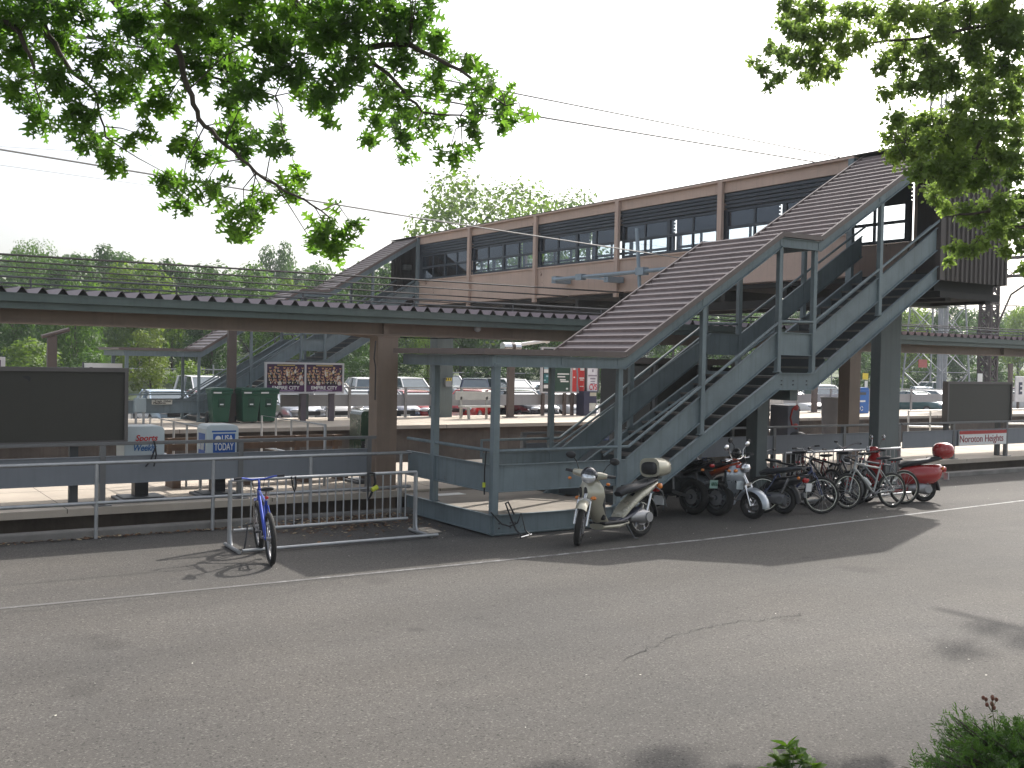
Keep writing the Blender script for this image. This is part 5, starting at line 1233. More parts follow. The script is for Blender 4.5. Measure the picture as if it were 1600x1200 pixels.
def blue_recycle():
    y = 34.6; x0, x1 = onY(1338.5, 630, y).x, onY(1358, 630, y).x; z1 = onY(1348, 606, y).z
    t = thing('recycling_bin', 'bright blue recycling bin with a white emblem on the far platform', 'recycling bin', ((x0+x1)/2, y, ZP))
    BB = M('recycle_blue', (.015, .12, .42), .4, 0, .08, 3)
    MB().box(x0, x1, y, y+.8, ZP, z1-.12).build('body', BB, t, bevel=.03); MB().loft([(0, 0, .01, .01, 0)], 4) if False else None
    m = MB().prism([(0, 0), (x1-x0, 0), (x1-x0-.12, .14), (.12, .14)], (x0, y, z1-.12), (1,0,0), (0,0,1), (0, .8, 0)); m.build('lid', BB, t)
    MB().box(x0+.06, x1-.3, y-.01, y, z1-.7, z1-.62).build('white_line', WHITE, t); MB().box(x0+.1, x1-.25, y-.01, y, z1-.35, z1-.22).build('slot', DKGREY, t)
    m = MB()
    for k in range(3):
        a0 = 2*math.pi*k/3; m.tube([((x0+x1)/2-.1+.1*math.cos(a0+.25+j*.28), y-.005, z1-1.02+.1*math.sin(a0+.25+j*.28)) for j in range(6)], .022, 4)
    m.build('recycle_emblem', WHITE, t)
blue_recycle()
def far_box():
    y = 34.2; x0, x1 = onY(1203, 640, y).x, onY(1224, 640, y).x
    t = thing('notice_case', 'pale glass fronted notice case on the far platform under the stairs', 'notice case', ((x0+x1)/2, y, ZP))
    MB().box(x0, x1, y, y+.12, .62, 1.55).build('frame', M('case_grey', (.42, .41, .40), .5), t); MB().box(x0+.1, x1-.1, y-.006, y-.001, .75, 1.42).build('glass', LENS, t)
    for x in (x0+.1, x1-.1): MB().box(x-.05, x+.05, y+.125, y+.2, ZP, 1.5).build('leg', DKGREY, t)
    p = onZ(1298, 655, ZP); y = 20.0; q = onY(1297, 650, y)
    t = thing('litter_bin', 'grey round litter bin at the back of the near platform, left of the brown column', 'bin', (q.x, y, ZP))
    m = MB().cyl((q.x, y, ZP), (q.x, y, 1.75), .19, 16, .26); m.build('body', M('litter_grey', (.1, .1, .11), .6), t, smooth=40); m = MB().torus((q.x, y, 1.75), .25, .03, 20, 6, 'z'); m.build('rim', DKGREY, t, smooth=40)
far_box()
def stair_lamp():
    q = onX(631, 414, BX0+1.2)
far_ht = onX(642, 412, BX0+.4)
t = thing('wall_lamp', 'small pale wall lamp inside the far head house of the footbridge', 'lamp', (BX0+.6, 37.3, 6.2))
MB().box(BX0+.45, BX0+.75, 37.2, 37.42, 6.1, 6.3).build('housing', STEELG, t, bevel=.02)

# ================================================================== cars in the far car park
ZL = -.2
TRIM = M('car_trim', (.02, .02, .022), .5); HUB = M('car_hub', (.4, .4, .42), .35, .6)
def car_proto(kind):
    """x forward, origin on the ground at the car's middle"""
    P = {'saloon': dict(L=4.6, W=1.76, prof=[(-2.3,.62),(-2.28,.92),(-1.55,1.0),(-.95,1.40),(.25,1.42),(1.05,1.0),(2.1,.86),(2.3,.62)], roof=(-.95,.25,-1.62,1.08), hr=1.42, hb=.97),
         'hatchback': dict(L=4.0, W=1.7, prof=[(-2.0,.6),(-2.0,.98),(-1.8,1.0),(-1.45,1.43),(.25,1.47),(1.0,1.0),(1.85,.86),(2.0,.6)], roof=(-1.45,.25,-1.9,1.05), hr=1.47, hb=.98),
         'SUV': dict(L=4.7, W=1.86, prof=[(-2.35,.7),(-2.35,1.1),(-2.3,1.15),(-2.1,1.74),(.25,1.78),(.95,1.17),(2.15,1.05),(2.35,.7)], roof=(-2.1,.25,-2.32,1.0), hr=1.78, hb=1.14),
         'minivan': dict(L=4.8, W=1.9, prof=[(-2.4,.65),(-2.4,1.05),(-2.36,1.1),(-2.15,1.72),(.3,1.76),(1.35,1.08),(2.2,.92),(2.4,.6)], roof=(-2.15,.3,-2.38,1.4), hr=1.76, hb=1.07),
         'pickup': dict(L=5.2, W=1.9, prof=[(-2.6,.75),(-2.6,1.1),(-.95,1.1),(-.75,1.72),(.35,1.76),(1.0,1.17),(2.4,1.06),(2.6,.72)], roof=(-.75,.35,-.98,1.05), hr=1.76, hb=1.14)}[kind]
    W = P['W']/2; L = P['L']; pf = P['prof']; body = MB(); sills = .28
    # body: stations along x with tumblehome; outline below the beltline + cabin pillars/roof
    def top(x, lim):
        for i in range(len(pf)-1):
            if pf[i][0] <= x <= pf[i+1][0] and pf[i+1][0] > pf[i][0]:
                f = (x-pf[i][0])/(pf[i+1][0]-pf[i][0]); return min(lim, pf[i][1]*(1-f)+pf[i+1][1]*f)
        return pf[0][1]
    stn = [-L/2, -L/2+.02, -L/2+.15, -L/2+.5, -1.3, -.9, -.3, .3, .8, 1.2, 1.6, L/2-.3, L/2-.08, L/2]
    vs = []; n = 8
    for x in stn:
        e = max(0, (abs(x)-(L/2-.55))/.55); w = W*(1-.22*e*e); zt = top(x, P['hb']) - .02*e; zb = sills+.12*e
        ring = [(w*.86, zb), (w*.98, zb+.14), (w, (zb+zt)/2), (w*.95, zt-.06), (w*.80, zt), (0, zt+.025), (-w*.80, zt), (-w*.95, zt-.06), (-w, (zb+zt)/2), (-w*.98, zb+.14), (-w*.86, zb)]
        n = len(ring); vs += [V(x, yy, zz) for yy, zz in ring]
    fs = []
    for i in range(len(stn)-1):
        for k in range(n): fs.append((i*n+k, i*n+(k+1) % n, (i+1)*n+(k+1) % n, (i+1)*n+k))
    fs.append(tuple(range(n-1, -1, -1))); fs.append(tuple((len(stn)-1)*n+k for k in range(n)))
    body.add(vs, fs)
    ra, rb, ba, bb = P['roof']; hb, hr = P['hb'], P['hr']; wt = W*.74; wb = W*.93
    roof = MB().loft([(ra-.06, hr-.03, wt*.95, .025, 0), (ra+.15, hr, wt, .035, 0), ((ra+rb)/2, hr+.02, wt, .04, 0), (rb-.1, hr, wt, .035, 0), (rb+.05, hr-.03, wt*.94, .025, 0)], 14, 4)
    for s_ in (-1, 1):
        roof.bar((ba+.05, s_*wb*.93, hb-.02), (ra, s_*wt*.95, hr-.02), .06, .11); roof.bar((bb, s_*wb*.93, hb-.02), (rb, s_*wt*.95, hr-.02), .05, .07)
        mx = (ra+rb)/2+.1; roof.bar((mx, s_*wb*.985, hb-.02), (mx, s_*wt*.99, hr-.02), .09, .04, up=(1,0,0))
    glass = MB(); wg = .97
    a = [(ba+.04, -wb*.93, hb-.04), (ba+.04, wb*.93, hb-.04), (bb, wb*.93, hb-.04), (bb, -wb*.93, hb-.04)]; b = [(ra, -wt*.95, hr-.02), (ra, wt*.95, hr-.02), (rb, wt*.95, hr-.02), (rb, -wt*.95, hr-.02)]
    glass.add(a+b, [(0,1,5,4),(1,2,6,5),(2,3,7,6),(3,0,4,7),(4,5,6,7)])
    return P, body, roof, glass
CARP = {}
def car(label, kind, color, px, y, head):
    """px: column of the car's middle; y: row; head: heading"""
    x = onY(px, 620, y).x
    paint = M('car_%s' % color[0], color[1], .22, color[2] if len(color) > 2 else .15, .03, 2, coat=.9)
    if kind not in CARP:
        pr = car_proto(kind); CARP[kind] = pr
    P, body, roof, glass = CARP[kind]; L = P['L']; W = P['W']/2
    t = thing({'saloon': 'saloon_car', 'hatchback': 'hatchback_car', 'SUV': 'off_road_car', 'minivan': 'minivan', 'pickup': 'pickup_truck'}[kind], label, 'car', (x, y, ZL), head, 'cars parked in the far car park')
    def cp(mb): 
        q = MB(); q.v = [v.copy() for v in mb.v]; q.f = list(mb.f); q.m = list(mb.m); return q
    key = kind+color[0]
    if key in CARP:
        src = CARP[key]
        for ch in src.children: copy_tree(ch, parent=t)
        return t
    CARP[key] = t
    b = cp(body).build('body', paint, t, world=False, smooth=40); cp(roof).build('roof', paint, t, world=False, smooth=50); cp(glass).build('windows', CARGLASS, t, world=False)
    for sx in (-1, 1):
        for sy in (-1, 1):
            wx = sx*(L/2-.85); o = MB().cyl((wx, sy*(W-.2), .32), (wx, sy*(W+.005), .32), .32, 20).build('wheel', RUBBER, t, world=False, smooth=40)
            MB().cyl((wx, sy*(W+.002), .32), (wx, sy*(W+.02), .32), .2, 14).build('hub', HUB, o, world=False, smooth=40)
    zl = .72 if kind in ('saloon', 'hatchback') else .88
    for sy in (-1, 1):
        MB().ell((L/2-.12, sy*(W-.36), zl), .13, .22, .085, 12, 8, 2.8).build('headlight', LENS, t, world=False, smooth=60)
        MB().ell((-L/2+.1, sy*(W-.28), zl+.08), .12, .17, .10, 12, 8, 2.8).build('tail_light', REDL, t, world=False, smooth=60)
        MB().ell((P['roof'][3]-.1, sy*(W+.02), P['hb']+.06), .07, .10, .07, 10, 6).build('wing_mirror', paint, t, world=False, smooth=60)
    m = MB().box(L/2-.03, L/2+.02, -.45, .45, .55, .72); m.build('grille', TRIM, t, world=False, bevel=.02)
    MB().box(L/2-.10, L/2+.04, -W*.86, W*.86, .36, .5).build('bumper', TRIM if kind == 'SUV' else paint, t, world=False, bevel=.04)
    MB().box(-L/2-.04, -L/2+.10, -W*.86, W*.86, .42, .58).build('bumper', TRIM if kind == 'SUV' else paint, t, world=False, bevel=.04)
    MB().box(L/2+.03, L/2+.05, -.2, .2, .42, .54).build('number_plate', WHITE, t, world=False)
    return t
cW = ('white', (.75, .75, .75), 0); cS = ('silver', (.45, .47, .5), .5); cR = ('red', (.33, .015, .015), 0); cK = ('black', (.02, .02, .025), .1); cN = ('navy', (.03, .045, .09), .2); cG = ('grey', (.16, .17, .19), .4); cB = ('pale_blue', (.42, .52, .62), .3); cT = ('teal', (.05, .12, .13), .3); cD = ('dark_red', (.16, .012, .015), .1); cC = ('champagne', (.5, .46, .38), .3)
F = rad(-92); Bk = rad(88)   # nose to the platform / tail to the platform
R1, R2, R3 = 41.0, 51.5, 57.5
car('pale blue saloon nose out below the small two line sign at the left', 'saloon', cB, 258, R1, F)
car('dark red saloon tail out, half hidden behind the first green bin', 'saloon', cD, 322, R1, Bk)
car('white minivan in the back row, right of the far stair posts at the left', 'minivan', cW, 318, R2, F)
car('silver saloon nose out behind the rightmost green bin', 'saloon', cS, 452, R1, F)
car('white minivan nose out in the front row, below the double poster board', 'minivan', cW, 505, R1, F)
car('grey saloon in the front row, between the white minivan and the brown column', 'saloon', cG, 556, R1+.3, F)
car('white pickup truck tail out in the back row, just left of the brown column', 'pickup', cW, 567, R2, Bk)
car('pale champagne hatchback in the back row behind the double poster board', 'hatchback', cC, 520, R2, F)
car('navy saloon in the front row, behind the brown column', 'saloon', cN, 597, R1, F)
car('red saloon with a wide windscreen in the front row, just right of the brown column', 'saloon', cR, 646, R1, F)
car('white off road car in the back row, right of the brown column', 'SUV', cW, 640, R2, F)
car('red hatchback side on in the front row, behind the pale bench', 'hatchback', cR, 735, R1+.2, rad(-140))
car('dark grey off road car in the back row, right of the far bridge leg', 'SUV', cN, 742, R2, rad(-120))
car('white minivan in the back row, behind the drum floodlight post', 'minivan', cW, 800, R2, F)
car('black saloon with a gleaming bonnet, front row right of the floodlight post', 'saloon', cK, 812, R1, F)
car('white saloon in the front row below the green posters', 'saloon', cW, 872, R1, F)
car('pale blue hatchback in the back row, below the green poster pair', 'hatchback', cB, 875, R2, F)
car('silver off road car in the third row, above the dark grey off road car', 'SUV', cS, 700, R3+3, F)
car('silver hatchback in the third row, left of the green poster pair', 'hatchback', cS, 836, R3+3, F)
car('teal saloon in the front row, right of the big near bridge leg', 'saloon', cT, 1432, R1, F)
car('white off road car seen under the stairs, right of the mid landing', 'SUV', cW, 1285, R1, rad(-110))
car('white saloon seen under the stairs, front row above the telephone box', 'saloon', cW, 1232, R1, F)
car('silver minivan in the back row, under the upper stairs', 'minivan', cS, 1262, R2, F)
car('pale blue saloon in the back row, left of the lattice mast feet', 'saloon', cB, 1442, R2, rad(-130))
car('white minivan in the back row, behind the lattice mast feet', 'minivan', cW, 1480, R2+1, F)
car('white hatchback in the front row, left of the dark poster board', 'hatchback', cW, 1468, R1, F)
car('white saloon at the right edge, below the sign with the letter E', 'saloon', cW, 1597, R1, F)
car('red saloon at the right edge in the back row', 'saloon', cR, 1606, R2, F)
car('black hatchback in the third row, right of the big near bridge leg', 'hatchback', cK, 1418, R3+2, F)
# ================================================================== vegetation
def leaf_mat(name, col, trans=0.35, var=0.35, vs=0.5, hue=(1.25, 1.05, .6), tb=(1.9, 2.1, .8)):
    m = bpy.data.materials.new(name); m.use_nodes = True; t = m.node_tree; t.nodes.clear()
    out = t.nodes.new('ShaderNodeOutputMaterial'); mx = t.nodes.new('ShaderNodeMixShader'); mx.inputs[0].default_value = trans
    d = t.nodes.new('ShaderNodeBsdfPrincipled'); d.inputs['Roughness'].default_value = .5; d.inputs['Specular IOR Level'].default_value = .35; tr = t.nodes.new('ShaderNodeBsdfTranslucent')
    tc = t.nodes.new('ShaderNodeTexCoord'); nz = t.nodes.new('ShaderNodeTexNoise'); nz.inputs['Scale'].default_value = vs; nz.inputs['Detail'].default_value = 5
    t.links.new(tc.outputs['Object'], nz.inputs['Vector'])
    mr = t.nodes.new('ShaderNodeMapRange'); mr.inputs[1].default_value = .35; mr.inputs[2].default_value = .65; t.links.new(nz.outputs[0], mr.inputs[0])
    oi = t.nodes.new('ShaderNodeObjectInfo')
    ad = t.nodes.new('ShaderNodeMath'); ad.operation = 'MULTIPLY_ADD'; ad.inputs[1].default_value = .5; t.links.new(oi.outputs['Random'], ad.inputs[0])
    h2 = t.nodes.new('ShaderNodeMath'); h2.operation = 'MULTIPLY'; h2.inputs[1].default_value = .6; t.links.new(mr.outputs[0], h2.inputs[0]); t.links.new(h2.outputs[0], ad.inputs[2])
    mc = t.nodes.new('ShaderNodeMix'); mc.data_type = 'RGBA'
    mc.inputs[6].default_value = (*[c*(1-var) for c in col], 1); mc.inputs[7].default_value = (*[min(1, c*(1+var)*h/1.05) for c, h in zip(col, hue)], 1)
    t.links.new(ad.outputs[0], mc.inputs[0]); t.links.new(mc.outputs[2], d.inputs['Base Color'])
    sc = t.nodes.new('ShaderNodeVectorMath'); sc.operation = 'MULTIPLY'; sc.inputs[1].default_value = tb; t.links.new(mc.outputs[2], sc.inputs[0]); t.links.new(sc.outputs[0], tr.inputs[0])
    t.links.new(d.outputs[0], mx.inputs[1]); t.links.new(tr.outputs[0], mx.inputs[2]); t.links.new(mx.outputs[0], out.inputs[0])
    return m
BARK = M('bark', (.07, .055, .042), .9, 0, .35, 6, .5, 18)
F_MID = leaf_mat('foliage_mid', (.052, .110, .042), .4); F_DARK = leaf_mat('foliage_dark', (.036, .082, .036), .35); F_PALE = leaf_mat('foliage_pale', (.088, .148, .052), .45); F_OLIVE = leaf_mat('foliage_olive', (.075, .115, .045), .38)
F_OAK = leaf_mat('foliage_oak', (.068, .130, .032), .52, .3, 1.2, tb=(2.5, 3.0, 1.3)); F_MAPLE = leaf_mat('foliage_maple', (.098, .150, .066), .56, .3, 1.0, tb=(3.0, 3.2, 2.0)); F_JUN = leaf_mat('foliage_juniper', (.055, .125, .045), .3, .45, 7); F_HERB = leaf_mat('foliage_herb', (.10, .19, .045), .35, .25, 5)
def rvec(r):
    while True:
        v = Vector((r.uniform(-1,1), r.uniform(-1,1), r.uniform(-1,1)))
        if .05 < v.length < 1: return v.normalized()
def leaf_quad(vs, fs, c, nrm, s, r, asp=.6):
    u = rvec(r); a = (u - nrm*u.dot(nrm)).normalized(); b = nrm.cross(a)
    o = len(vs); vs += [c - a*s, c - b*(s*asp) + nrm*(.12*s), c + a*s, c + b*(s*asp) + nrm*(.12*s)]; fs.append((o, o+1, o+2, o+3))
def crown(seed, h, w_, nlobe, nleaf, size, shape='round', z0=.22):
    """unit: tree of height h, crown width w_; base at origin"""
    r = random.Random(seed); lobes = []
    for i in range(nlobe):
        f = (i+.5)/nlobe; z = h*(z0 + (1-z0)*.92*f)
        if shape == 'round': env = math.sqrt(max(.05, 1-((f-.42)/.62)**2))
        elif shape == 'cone': env = max(.1, 1.0-f*.9)
        elif shape == 'shrub': env = math.sqrt(max(.08, 1-f*f))
        else: env = .75+.25*math.sin(f*9)
        a = i*2.4+r.uniform(-.5,.5); q = env*w_*.5*r.uniform(.25,.82)
        lr = w_*r.uniform(.13,.24)*(.6+.4*env)
        lobes.append((V(q*math.cos(a), q*math.sin(a), min(z, h-lr*.8)), lr))
    vs = []; fs = []; wt = [l[1]**2 for l in lobes]
    for i in range(nleaf):
        c, lr = r.choices(lobes, wt)[0]; d = rvec(r)
        if shape == 'willow': p = c + Vector((d.x*lr*.9, d.y*lr*.9, d.z*lr*.5 - abs(r.gauss(0, lr*1.1))))
        else: p = c + Vector((d.x, d.y, d.z*.8))*lr*r.uniform(.55, 1.1)
        if p.z < .05: p.z = r.uniform(.05, .5)
        n = (d + Vector((0,0,.5)) + rvec(r)*.8).normalized()
        leaf_quad(vs, fs, p, n, size*r.uniform(.55, 1.25), r, .55 if shape != 'willow' else .25)
    mb = MB(); mb.v = vs; mb.f = fs; mb.m = [0]*len(fs)
    return mb, lobes
def trunk(mb, lobes, h, r0, seed, z0=.0):
    r = random.Random(seed); top = V(r.uniform(-.3,.3), r.uniform(-.3,.3), h*.8)
    pts = [V(0,0,z0), V(r.uniform(-.1,.1), .0, h*.25), V(top.x*.5, top.y*.5, h*.5), top]; mb.tube(pts, [r0, r0*.8, r0*.5, r0*.12], 8)
    for c, lr in lobes[::2]:
        zb = max(h*.12, c.z-lr*1.3); f = zb/h; b = V(top.x*f, top.y*f, zb); mb.tube([b, (b+c)/2+V(0,0,.15), c], [r0*.32, r0*.2, r0*.06], 5)
    return mb
PROT = {}
def proto(key):
    if key in PROT: return PROT[key]
    sd, h, w_, nl, n, s, shp, z0 = {
        'r1': (1, 14, 9.5, 16, 6500, .24, 'round', .2), 'r2': (2, 15, 8.5, 18, 6500, .24, 'round', .16), 'r3': (3, 12, 10, 15, 6500, .24, 'round', .15),
        'air': (4, 17, 13, 30, 9000, .22, 'round', .3), 'cone': (5, 16, 7.5, 18, 6000, .22, 'cone', .12), 'sh': (6, 5, 5.5, 11, 4500, .13, 'shrub', .02),
        'yt': (7, 8, 5.5, 14, 4500, .14, 'round', .12), 'wil': (8, 11, 9, 16, 8000, .18, 'willow', .35)}[key]
    mb, lobes = crown(sd, h, w_, nl, n, s, shp, z0)
    PROT[key] = (mb, lobes, h, w_, sd); return PROT[key]
MESH = {}
def tree(label, key, u, vtop, y, mat_, ztop=None, wscale=1.0, grp='trees of the wood beyond the car park', base=-.25, cat='tree', rz=None):
    mb, lobes, h, w_, sd = proto(key)
    b = onY(u, 600, y); zt = onY(u, vtop, y).z; sc = (zt-base)/h
    rz = (u*.37) % 6.28 if rz is None else rz
    t = thing('shrub' if key == 'sh' else ('willow_tree' if key == 'wil' else 'tree'), label, cat, (b.x, y, base), rz, grp)
    if key not in MESH:
        o = mb.build('crown', mat_, t, world=False); tk = trunk(MB(), lobes, h, .28 if h > 9 else .12, sd).build('trunk', BARK, t, world=False, smooth=60); MESH[key] = (o.data, tk.data)
    else:
        for nm, d in (('crown', MESH[key][0]), ('trunk', MESH[key][1])):
            o = bpy.data.objects.new(nm, d); COL.objects.link(o); o.parent = t
            if nm == 'crown': cr__ = o
        cr__.material_slots[0].link = 'OBJECT'; cr__.material_slots[0].material = mat_
    if key in MESH and mat_ is not MESH[key][0].materials[0]:
        for o in t.children:
            if o.name.startswith('crown'): o.material_slots[0].link = 'OBJECT'; o.material_slots[0].material = mat_
    t.scale = (sc*wscale, sc*wscale, sc); return t
# ground rises behind the car park
mb = MB(); NX, NY = 40, 14
for j in range(NY+1):
    for i in range(NX+1):
        x = -180+i*16; f = j/NY; y = 66+ 240*f**1.4
        mb.v.append(V(x, y, -.25 + 6*f**.8 + .5*math.sin(x*.05+j) * (j > 0)))
for j in range(NY):
    for i in range(NX): mb.f.append((j*(NX+1)+i, j*(NX+1)+i+1, (j+1)*(NX+1)+i+1, (j+1)*(NX+1)+i)); mb.m.append(0)
struct(mb.build('hillside', GRASSG, smooth=80))
# far wood: one mass
sky_pts = [(-300,395),(-60,385),(40,382),(100,390),(164,386),(220,396),(290,410),(340,404),(400,404),(470,402),(560,406),(640,402),(720,410),(900,430),(1100,455),(1300,475),(1420,470),(1500,474),(1560,480),(1640,474),(1800,470)]
def skyv(u):
    for i in range(len(sky_pts)-1):
        if sky_pts[i][0] <= u <= sky_pts[i+1][0]: f = (u-sky_pts[i][0])/(sky_pts[i+1][0]-sky_pts[i][0]); return sky_pts[i][1]*(1-f)+sky_pts[i+1][1]*f
    return 400
r = random.Random(11); vs = []; fs = []
for k in range(95):
    u = -250 + k*21.5 + r.uniform(-8, 8); y = r.choice([112, 124, 140]) + r.uniform(-4, 4)
    vt = skyv(u) + r.uniform(0, 16) + (10 if y < 120 else 0); b = onY(u, 600, y); zt = onY(u, vt, y).z; zb = 1.0
    w_ = r.uniform(8, 13); H = zt-zb
    lob = []
    for i in range(9):
        f = r.uniform(.25, .9); a = r.uniform(0, 6.28); q = w_*.4*math.sqrt(max(.1, 1-((f-.4)/.65)**2))*r.uniform(.2, 1); lob.append((V(b.x+q*math.cos(a), y+q*math.sin(a), zb+H*f*.92), w_*r.uniform(.17,.27)))
    lob.append((V(b.x, y, zt-w_*.17), w_*.18))
    for i in range(1500):
        c, lr = r.choice(lob); d = rvec(r)
        if d.y > .6: d.y = -d.y
        leaf_quad(vs, fs, c+Vector((d.x, d.y, d.z*.85))*lr*r.uniform(.75, 1.08), (d+Vector((0,0,.4))+rvec(r)*.7).normalized(), r.uniform(.22, .5), r)
mb = MB(); mb.v = vs; mb.f = fs; mb.m = [0]*len(fs)
o = mb.build('wood', F_MID); tag(o, 'distant green wood forming the skyline behind the station', 'wood', None, 'stuff')
# single trees: (label, kind, px, top px, row, material)
G2 = 'trees of the wood beyond the car park'
for a in [
 ('feathery tree rising highest on the skyline at the far left', 'air', 45, 372, 98, F_MID, .55),
 ('rounded tree on the skyline above the brown post at the left', 'r2', 108, 392, 88, F_MID, .9),
 ('broad dark tree on the skyline, left of the bright green one', 'r1', 168, 381, 96, F_DARK, .8),
 ('bright green tree in front of the skyline, above the left canopy roof', 'r3', 215, 402, 76, F_PALE, .8),
 ('dark rounded tree above the left end of the far shelter roof', 'r2', 268, 400, 82, F_DARK, .75),
 ('mid green tree above the canopy roof, right of the dark rounded one', 'r1', 322, 412, 72, F_MID, .8),
 ('lone blue green tree poking above the skyline right of centre left', 'r1', 427, 374, 118, F_DARK, .55),
 ('mid green tree above the canopy, left of the far stair roof', 'r3', 395, 408, 78, F_MID, .8),
 ('bright green tree peeking over the canopy beside the far stair roof', 'r2', 455, 430, 66, F_PALE, .6),
 ('rounded tree behind the lower part of the far stair roof', 'r3', 510, 408, 84, F_MID, .8),
 ('tree behind the upper end of the far stair roof', 'r1', 588, 404, 80, F_MID, .8),
 ('dark tree under the canopy at the far left, behind the lamp post', 'r2', 20, 440, 64, F_DARK, .8),
 ('leafy tree under the canopy right of the tilted lamp', 'r3', 118, 430, 66, F_MID, .7),
 ('pale yellow green tree behind the far stair landing', 'yt', 235, 505, 58, F_OLIVE, 1.0),
 ('dark tree behind the sloping far stair roof under the canopy', 'r1', 330, 440, 67, F_DARK, .8),
 ('dark tree behind the far stairs, left of the brown column', 'r2', 430, 445, 65, F_MID, .8),
 ('dark tree behind the double poster board', 'r3', 520, 450, 66, F_DARK, .8),
 ('large airy pale tree towering behind the footbridge', 'air', 735, 270, 76, F_PALE, 1.0),
 ('airy pale tree lower beside the towering one behind the footbridge', 'air', 868, 296, 84, F_PALE, .85),
 ('dark tree behind the far bridge leg', 'r1', 720, 450, 66, F_DARK, .9),
 ('dark tree behind the drum floodlight under the canopy', 'r2', 800, 455, 66, F_DARK, .9),
 ('dark tree behind the green poster pair', 'r3', 880, 440, 68, F_MID, .9),
 ('tree seen between footbridge and stair roof', 'r1', 960, 440, 70, F_MID, .9),
 ('tree seen behind the lower stair flight', 'r2', 1050, 455, 66, F_MID, .9),
 ('tree seen through the mid landing of the stairs', 'r3', 1150, 462, 66, F_MID, .9),
 ('tree seen behind the upper stair flight', 'r1', 1240, 470, 66, F_DARK, .9),
 ('tree behind the recycling bin and the brown column', 'r2', 1330, 478, 64, F_DARK, .9),
 ('bright tree right of the big near bridge leg', 'r3', 1422, 472, 66, F_PALE, .8),
 ('dark tree behind the lattice mast', 'r1', 1475, 470, 62, F_DARK, .8),
 ('mid green tree behind the dark gantry column', 'r2', 1535, 478, 64, F_MID, .8),
 ('bright tree at the right edge above the canopy roof', 'r3', 1590, 474, 66, F_PALE, .8),
 ('dark tree at the right edge under the canopy roof', 'r1', 1640, 490, 60, F_DARK, .8)]:
    tree(a[0], a[1], a[2], a[3], a[4], a[5], wscale=a[6], grp=G2)
tree('willow with hanging pale green shoots, right of the brown column', 'wil', 668, 470, 60, F_PALE, wscale=.8)
G3 = 'shrubs along the edge of the car park'
for i, (u, v, y, mt, lb) in enumerate([(300, 562, 56, F_PALE, 'bright leafy shrub right of the far stair landing posts'), (35, 528, 58, F_PALE, 'bright leafy shrub under the canopy at the far left'), (135, 548, 58, F_MID, 'shrub above the large dark board, right of the lamp post'), (370, 575, 57, F_MID, 'low shrub behind the brown lamp post and bins'), (560, 555, 60, F_DARK, 'shrub behind the double poster board, left of the brown column'), (610, 545, 60, F_MID, 'shrub just behind the brown column'), (760, 560, 62, F_DARK, 'low dark shrub right of the far bridge leg'), (850, 560, 62, F_DARK, 'low dark shrub behind the tall poster pair'), (1370, 560, 58, F_DARK, 'low dark shrub behind the big near bridge leg'), (1440, 565, 58, F_DARK, 'low dark shrub behind the lattice mast feet'), (1545, 560, 58, F_DARK, 'low dark shrub behind the gantry column foot'), (1250, 560, 60, F_DARK, 'low dark shrub seen under the stairs'), (960, 555, 60, F_DARK, 'low dark shrub behind the waiting shelter')]):
    tree(lb, 'sh', u, v, y, mt, wscale=1.25, grp=G3, cat='shrub')
# chain link fence
def chain_fence():
    t = thing('chain_link_fence', 'chain link fence with thin grey posts along the back of the car park', 'fence', (40, 63, -.2))
    FG = M('fence_grey', (.3, .31, .32), .5, .4, .1, 5); x0, x1 = -20, 110; zt = 1.75
    MB().cyl((x0, 63, zt), (x1, 63, zt), .04, 6).build('top_rail', FG, t)
    for k in range(0, 27): MB().cyl((x0+k*5, 63, -.25), (x0+k*5, 63, zt+.3), .05, 6).build('post', FG, t)
    m = MB(); 
    for k in range(0, 520):
        x = x0+k*.25; m.bar((x, 63, -.2), (x+1.95, 63, zt), .006, .006); m.bar((x+1.95, 63.01, -.2), (x, 63.01, zt), .006, .006)
    m.build('wire_mesh', M('mesh_wire', (.12, .125, .13), .6, .4), t)
chain_fence()

# ================================================================== wires, masts, gantry
WIRE = M('overhead_wire', (.05, .045, .045), .5, .3, .1, 3); WIREP = M('cable_dark', (.03, .026, .032), .5)
def wire(label, pts, r, mat_=None, name='overhead_wire', drop=None):
    pts = [Vector(p) for p in pts]; P = []
    for i in range(len(pts)-1):
        for k in range(8):
            f = k/8; q = pts[i].lerp(pts[i+1], f); P.append(q)
    P.append(pts[-1])
    m = MB().tube(P, r, 5)
    if drop:
        for q in P[2:-2:3]: m.tube([q, q-V(0,0,drop)], r*.6, 4)
    return tag(m.build(name, mat_ or WIRE), label, 'overhead wire', 'overhead wires of the railway')
def span(u0, v0, y, x1, z1, x0=-40):
    a = onY(u0, v0, y); sl_ = (z1-a.z)/(x1-a.x); return [(x0, y, a.z+(x0-a.x)*sl_), (a.x, y, a.z), (x1, y, z1)]
wire('uppermost black wire of the railway, running above the left canopy to the footbridge flank', span(0, 397, 23.0, 18.72, 4.56), .022)
wire('second black wire from the top above the left canopy', span(0, 407, 25.6, 18.72, 4.56), .02)
wire('third black wire from the top above the left canopy', span(0, 416, 28.4, 18.72, 4.55), .02)
wire('lowest black wire above the left canopy, nearest the wood', span(0, 423, 31.0, 18.72, 4.5), .016)
wire('thin pale cable crossing in front of the footbridge windows', [(-40, 19.2, 8.2), onY(655, 341, 19.2), onY(1062, 403, 19.2)], .016, M('cable_pale', (.3, .29, .27), .5))
wire('upper of two thick dark cables tied to the near roof end of the footbridge', [(-45, 15.0, 5.9), onY(50, 2, 15.0), onY(800, 145, 15.0), onY(1312, 246, 15.0)], .013, WIREP)
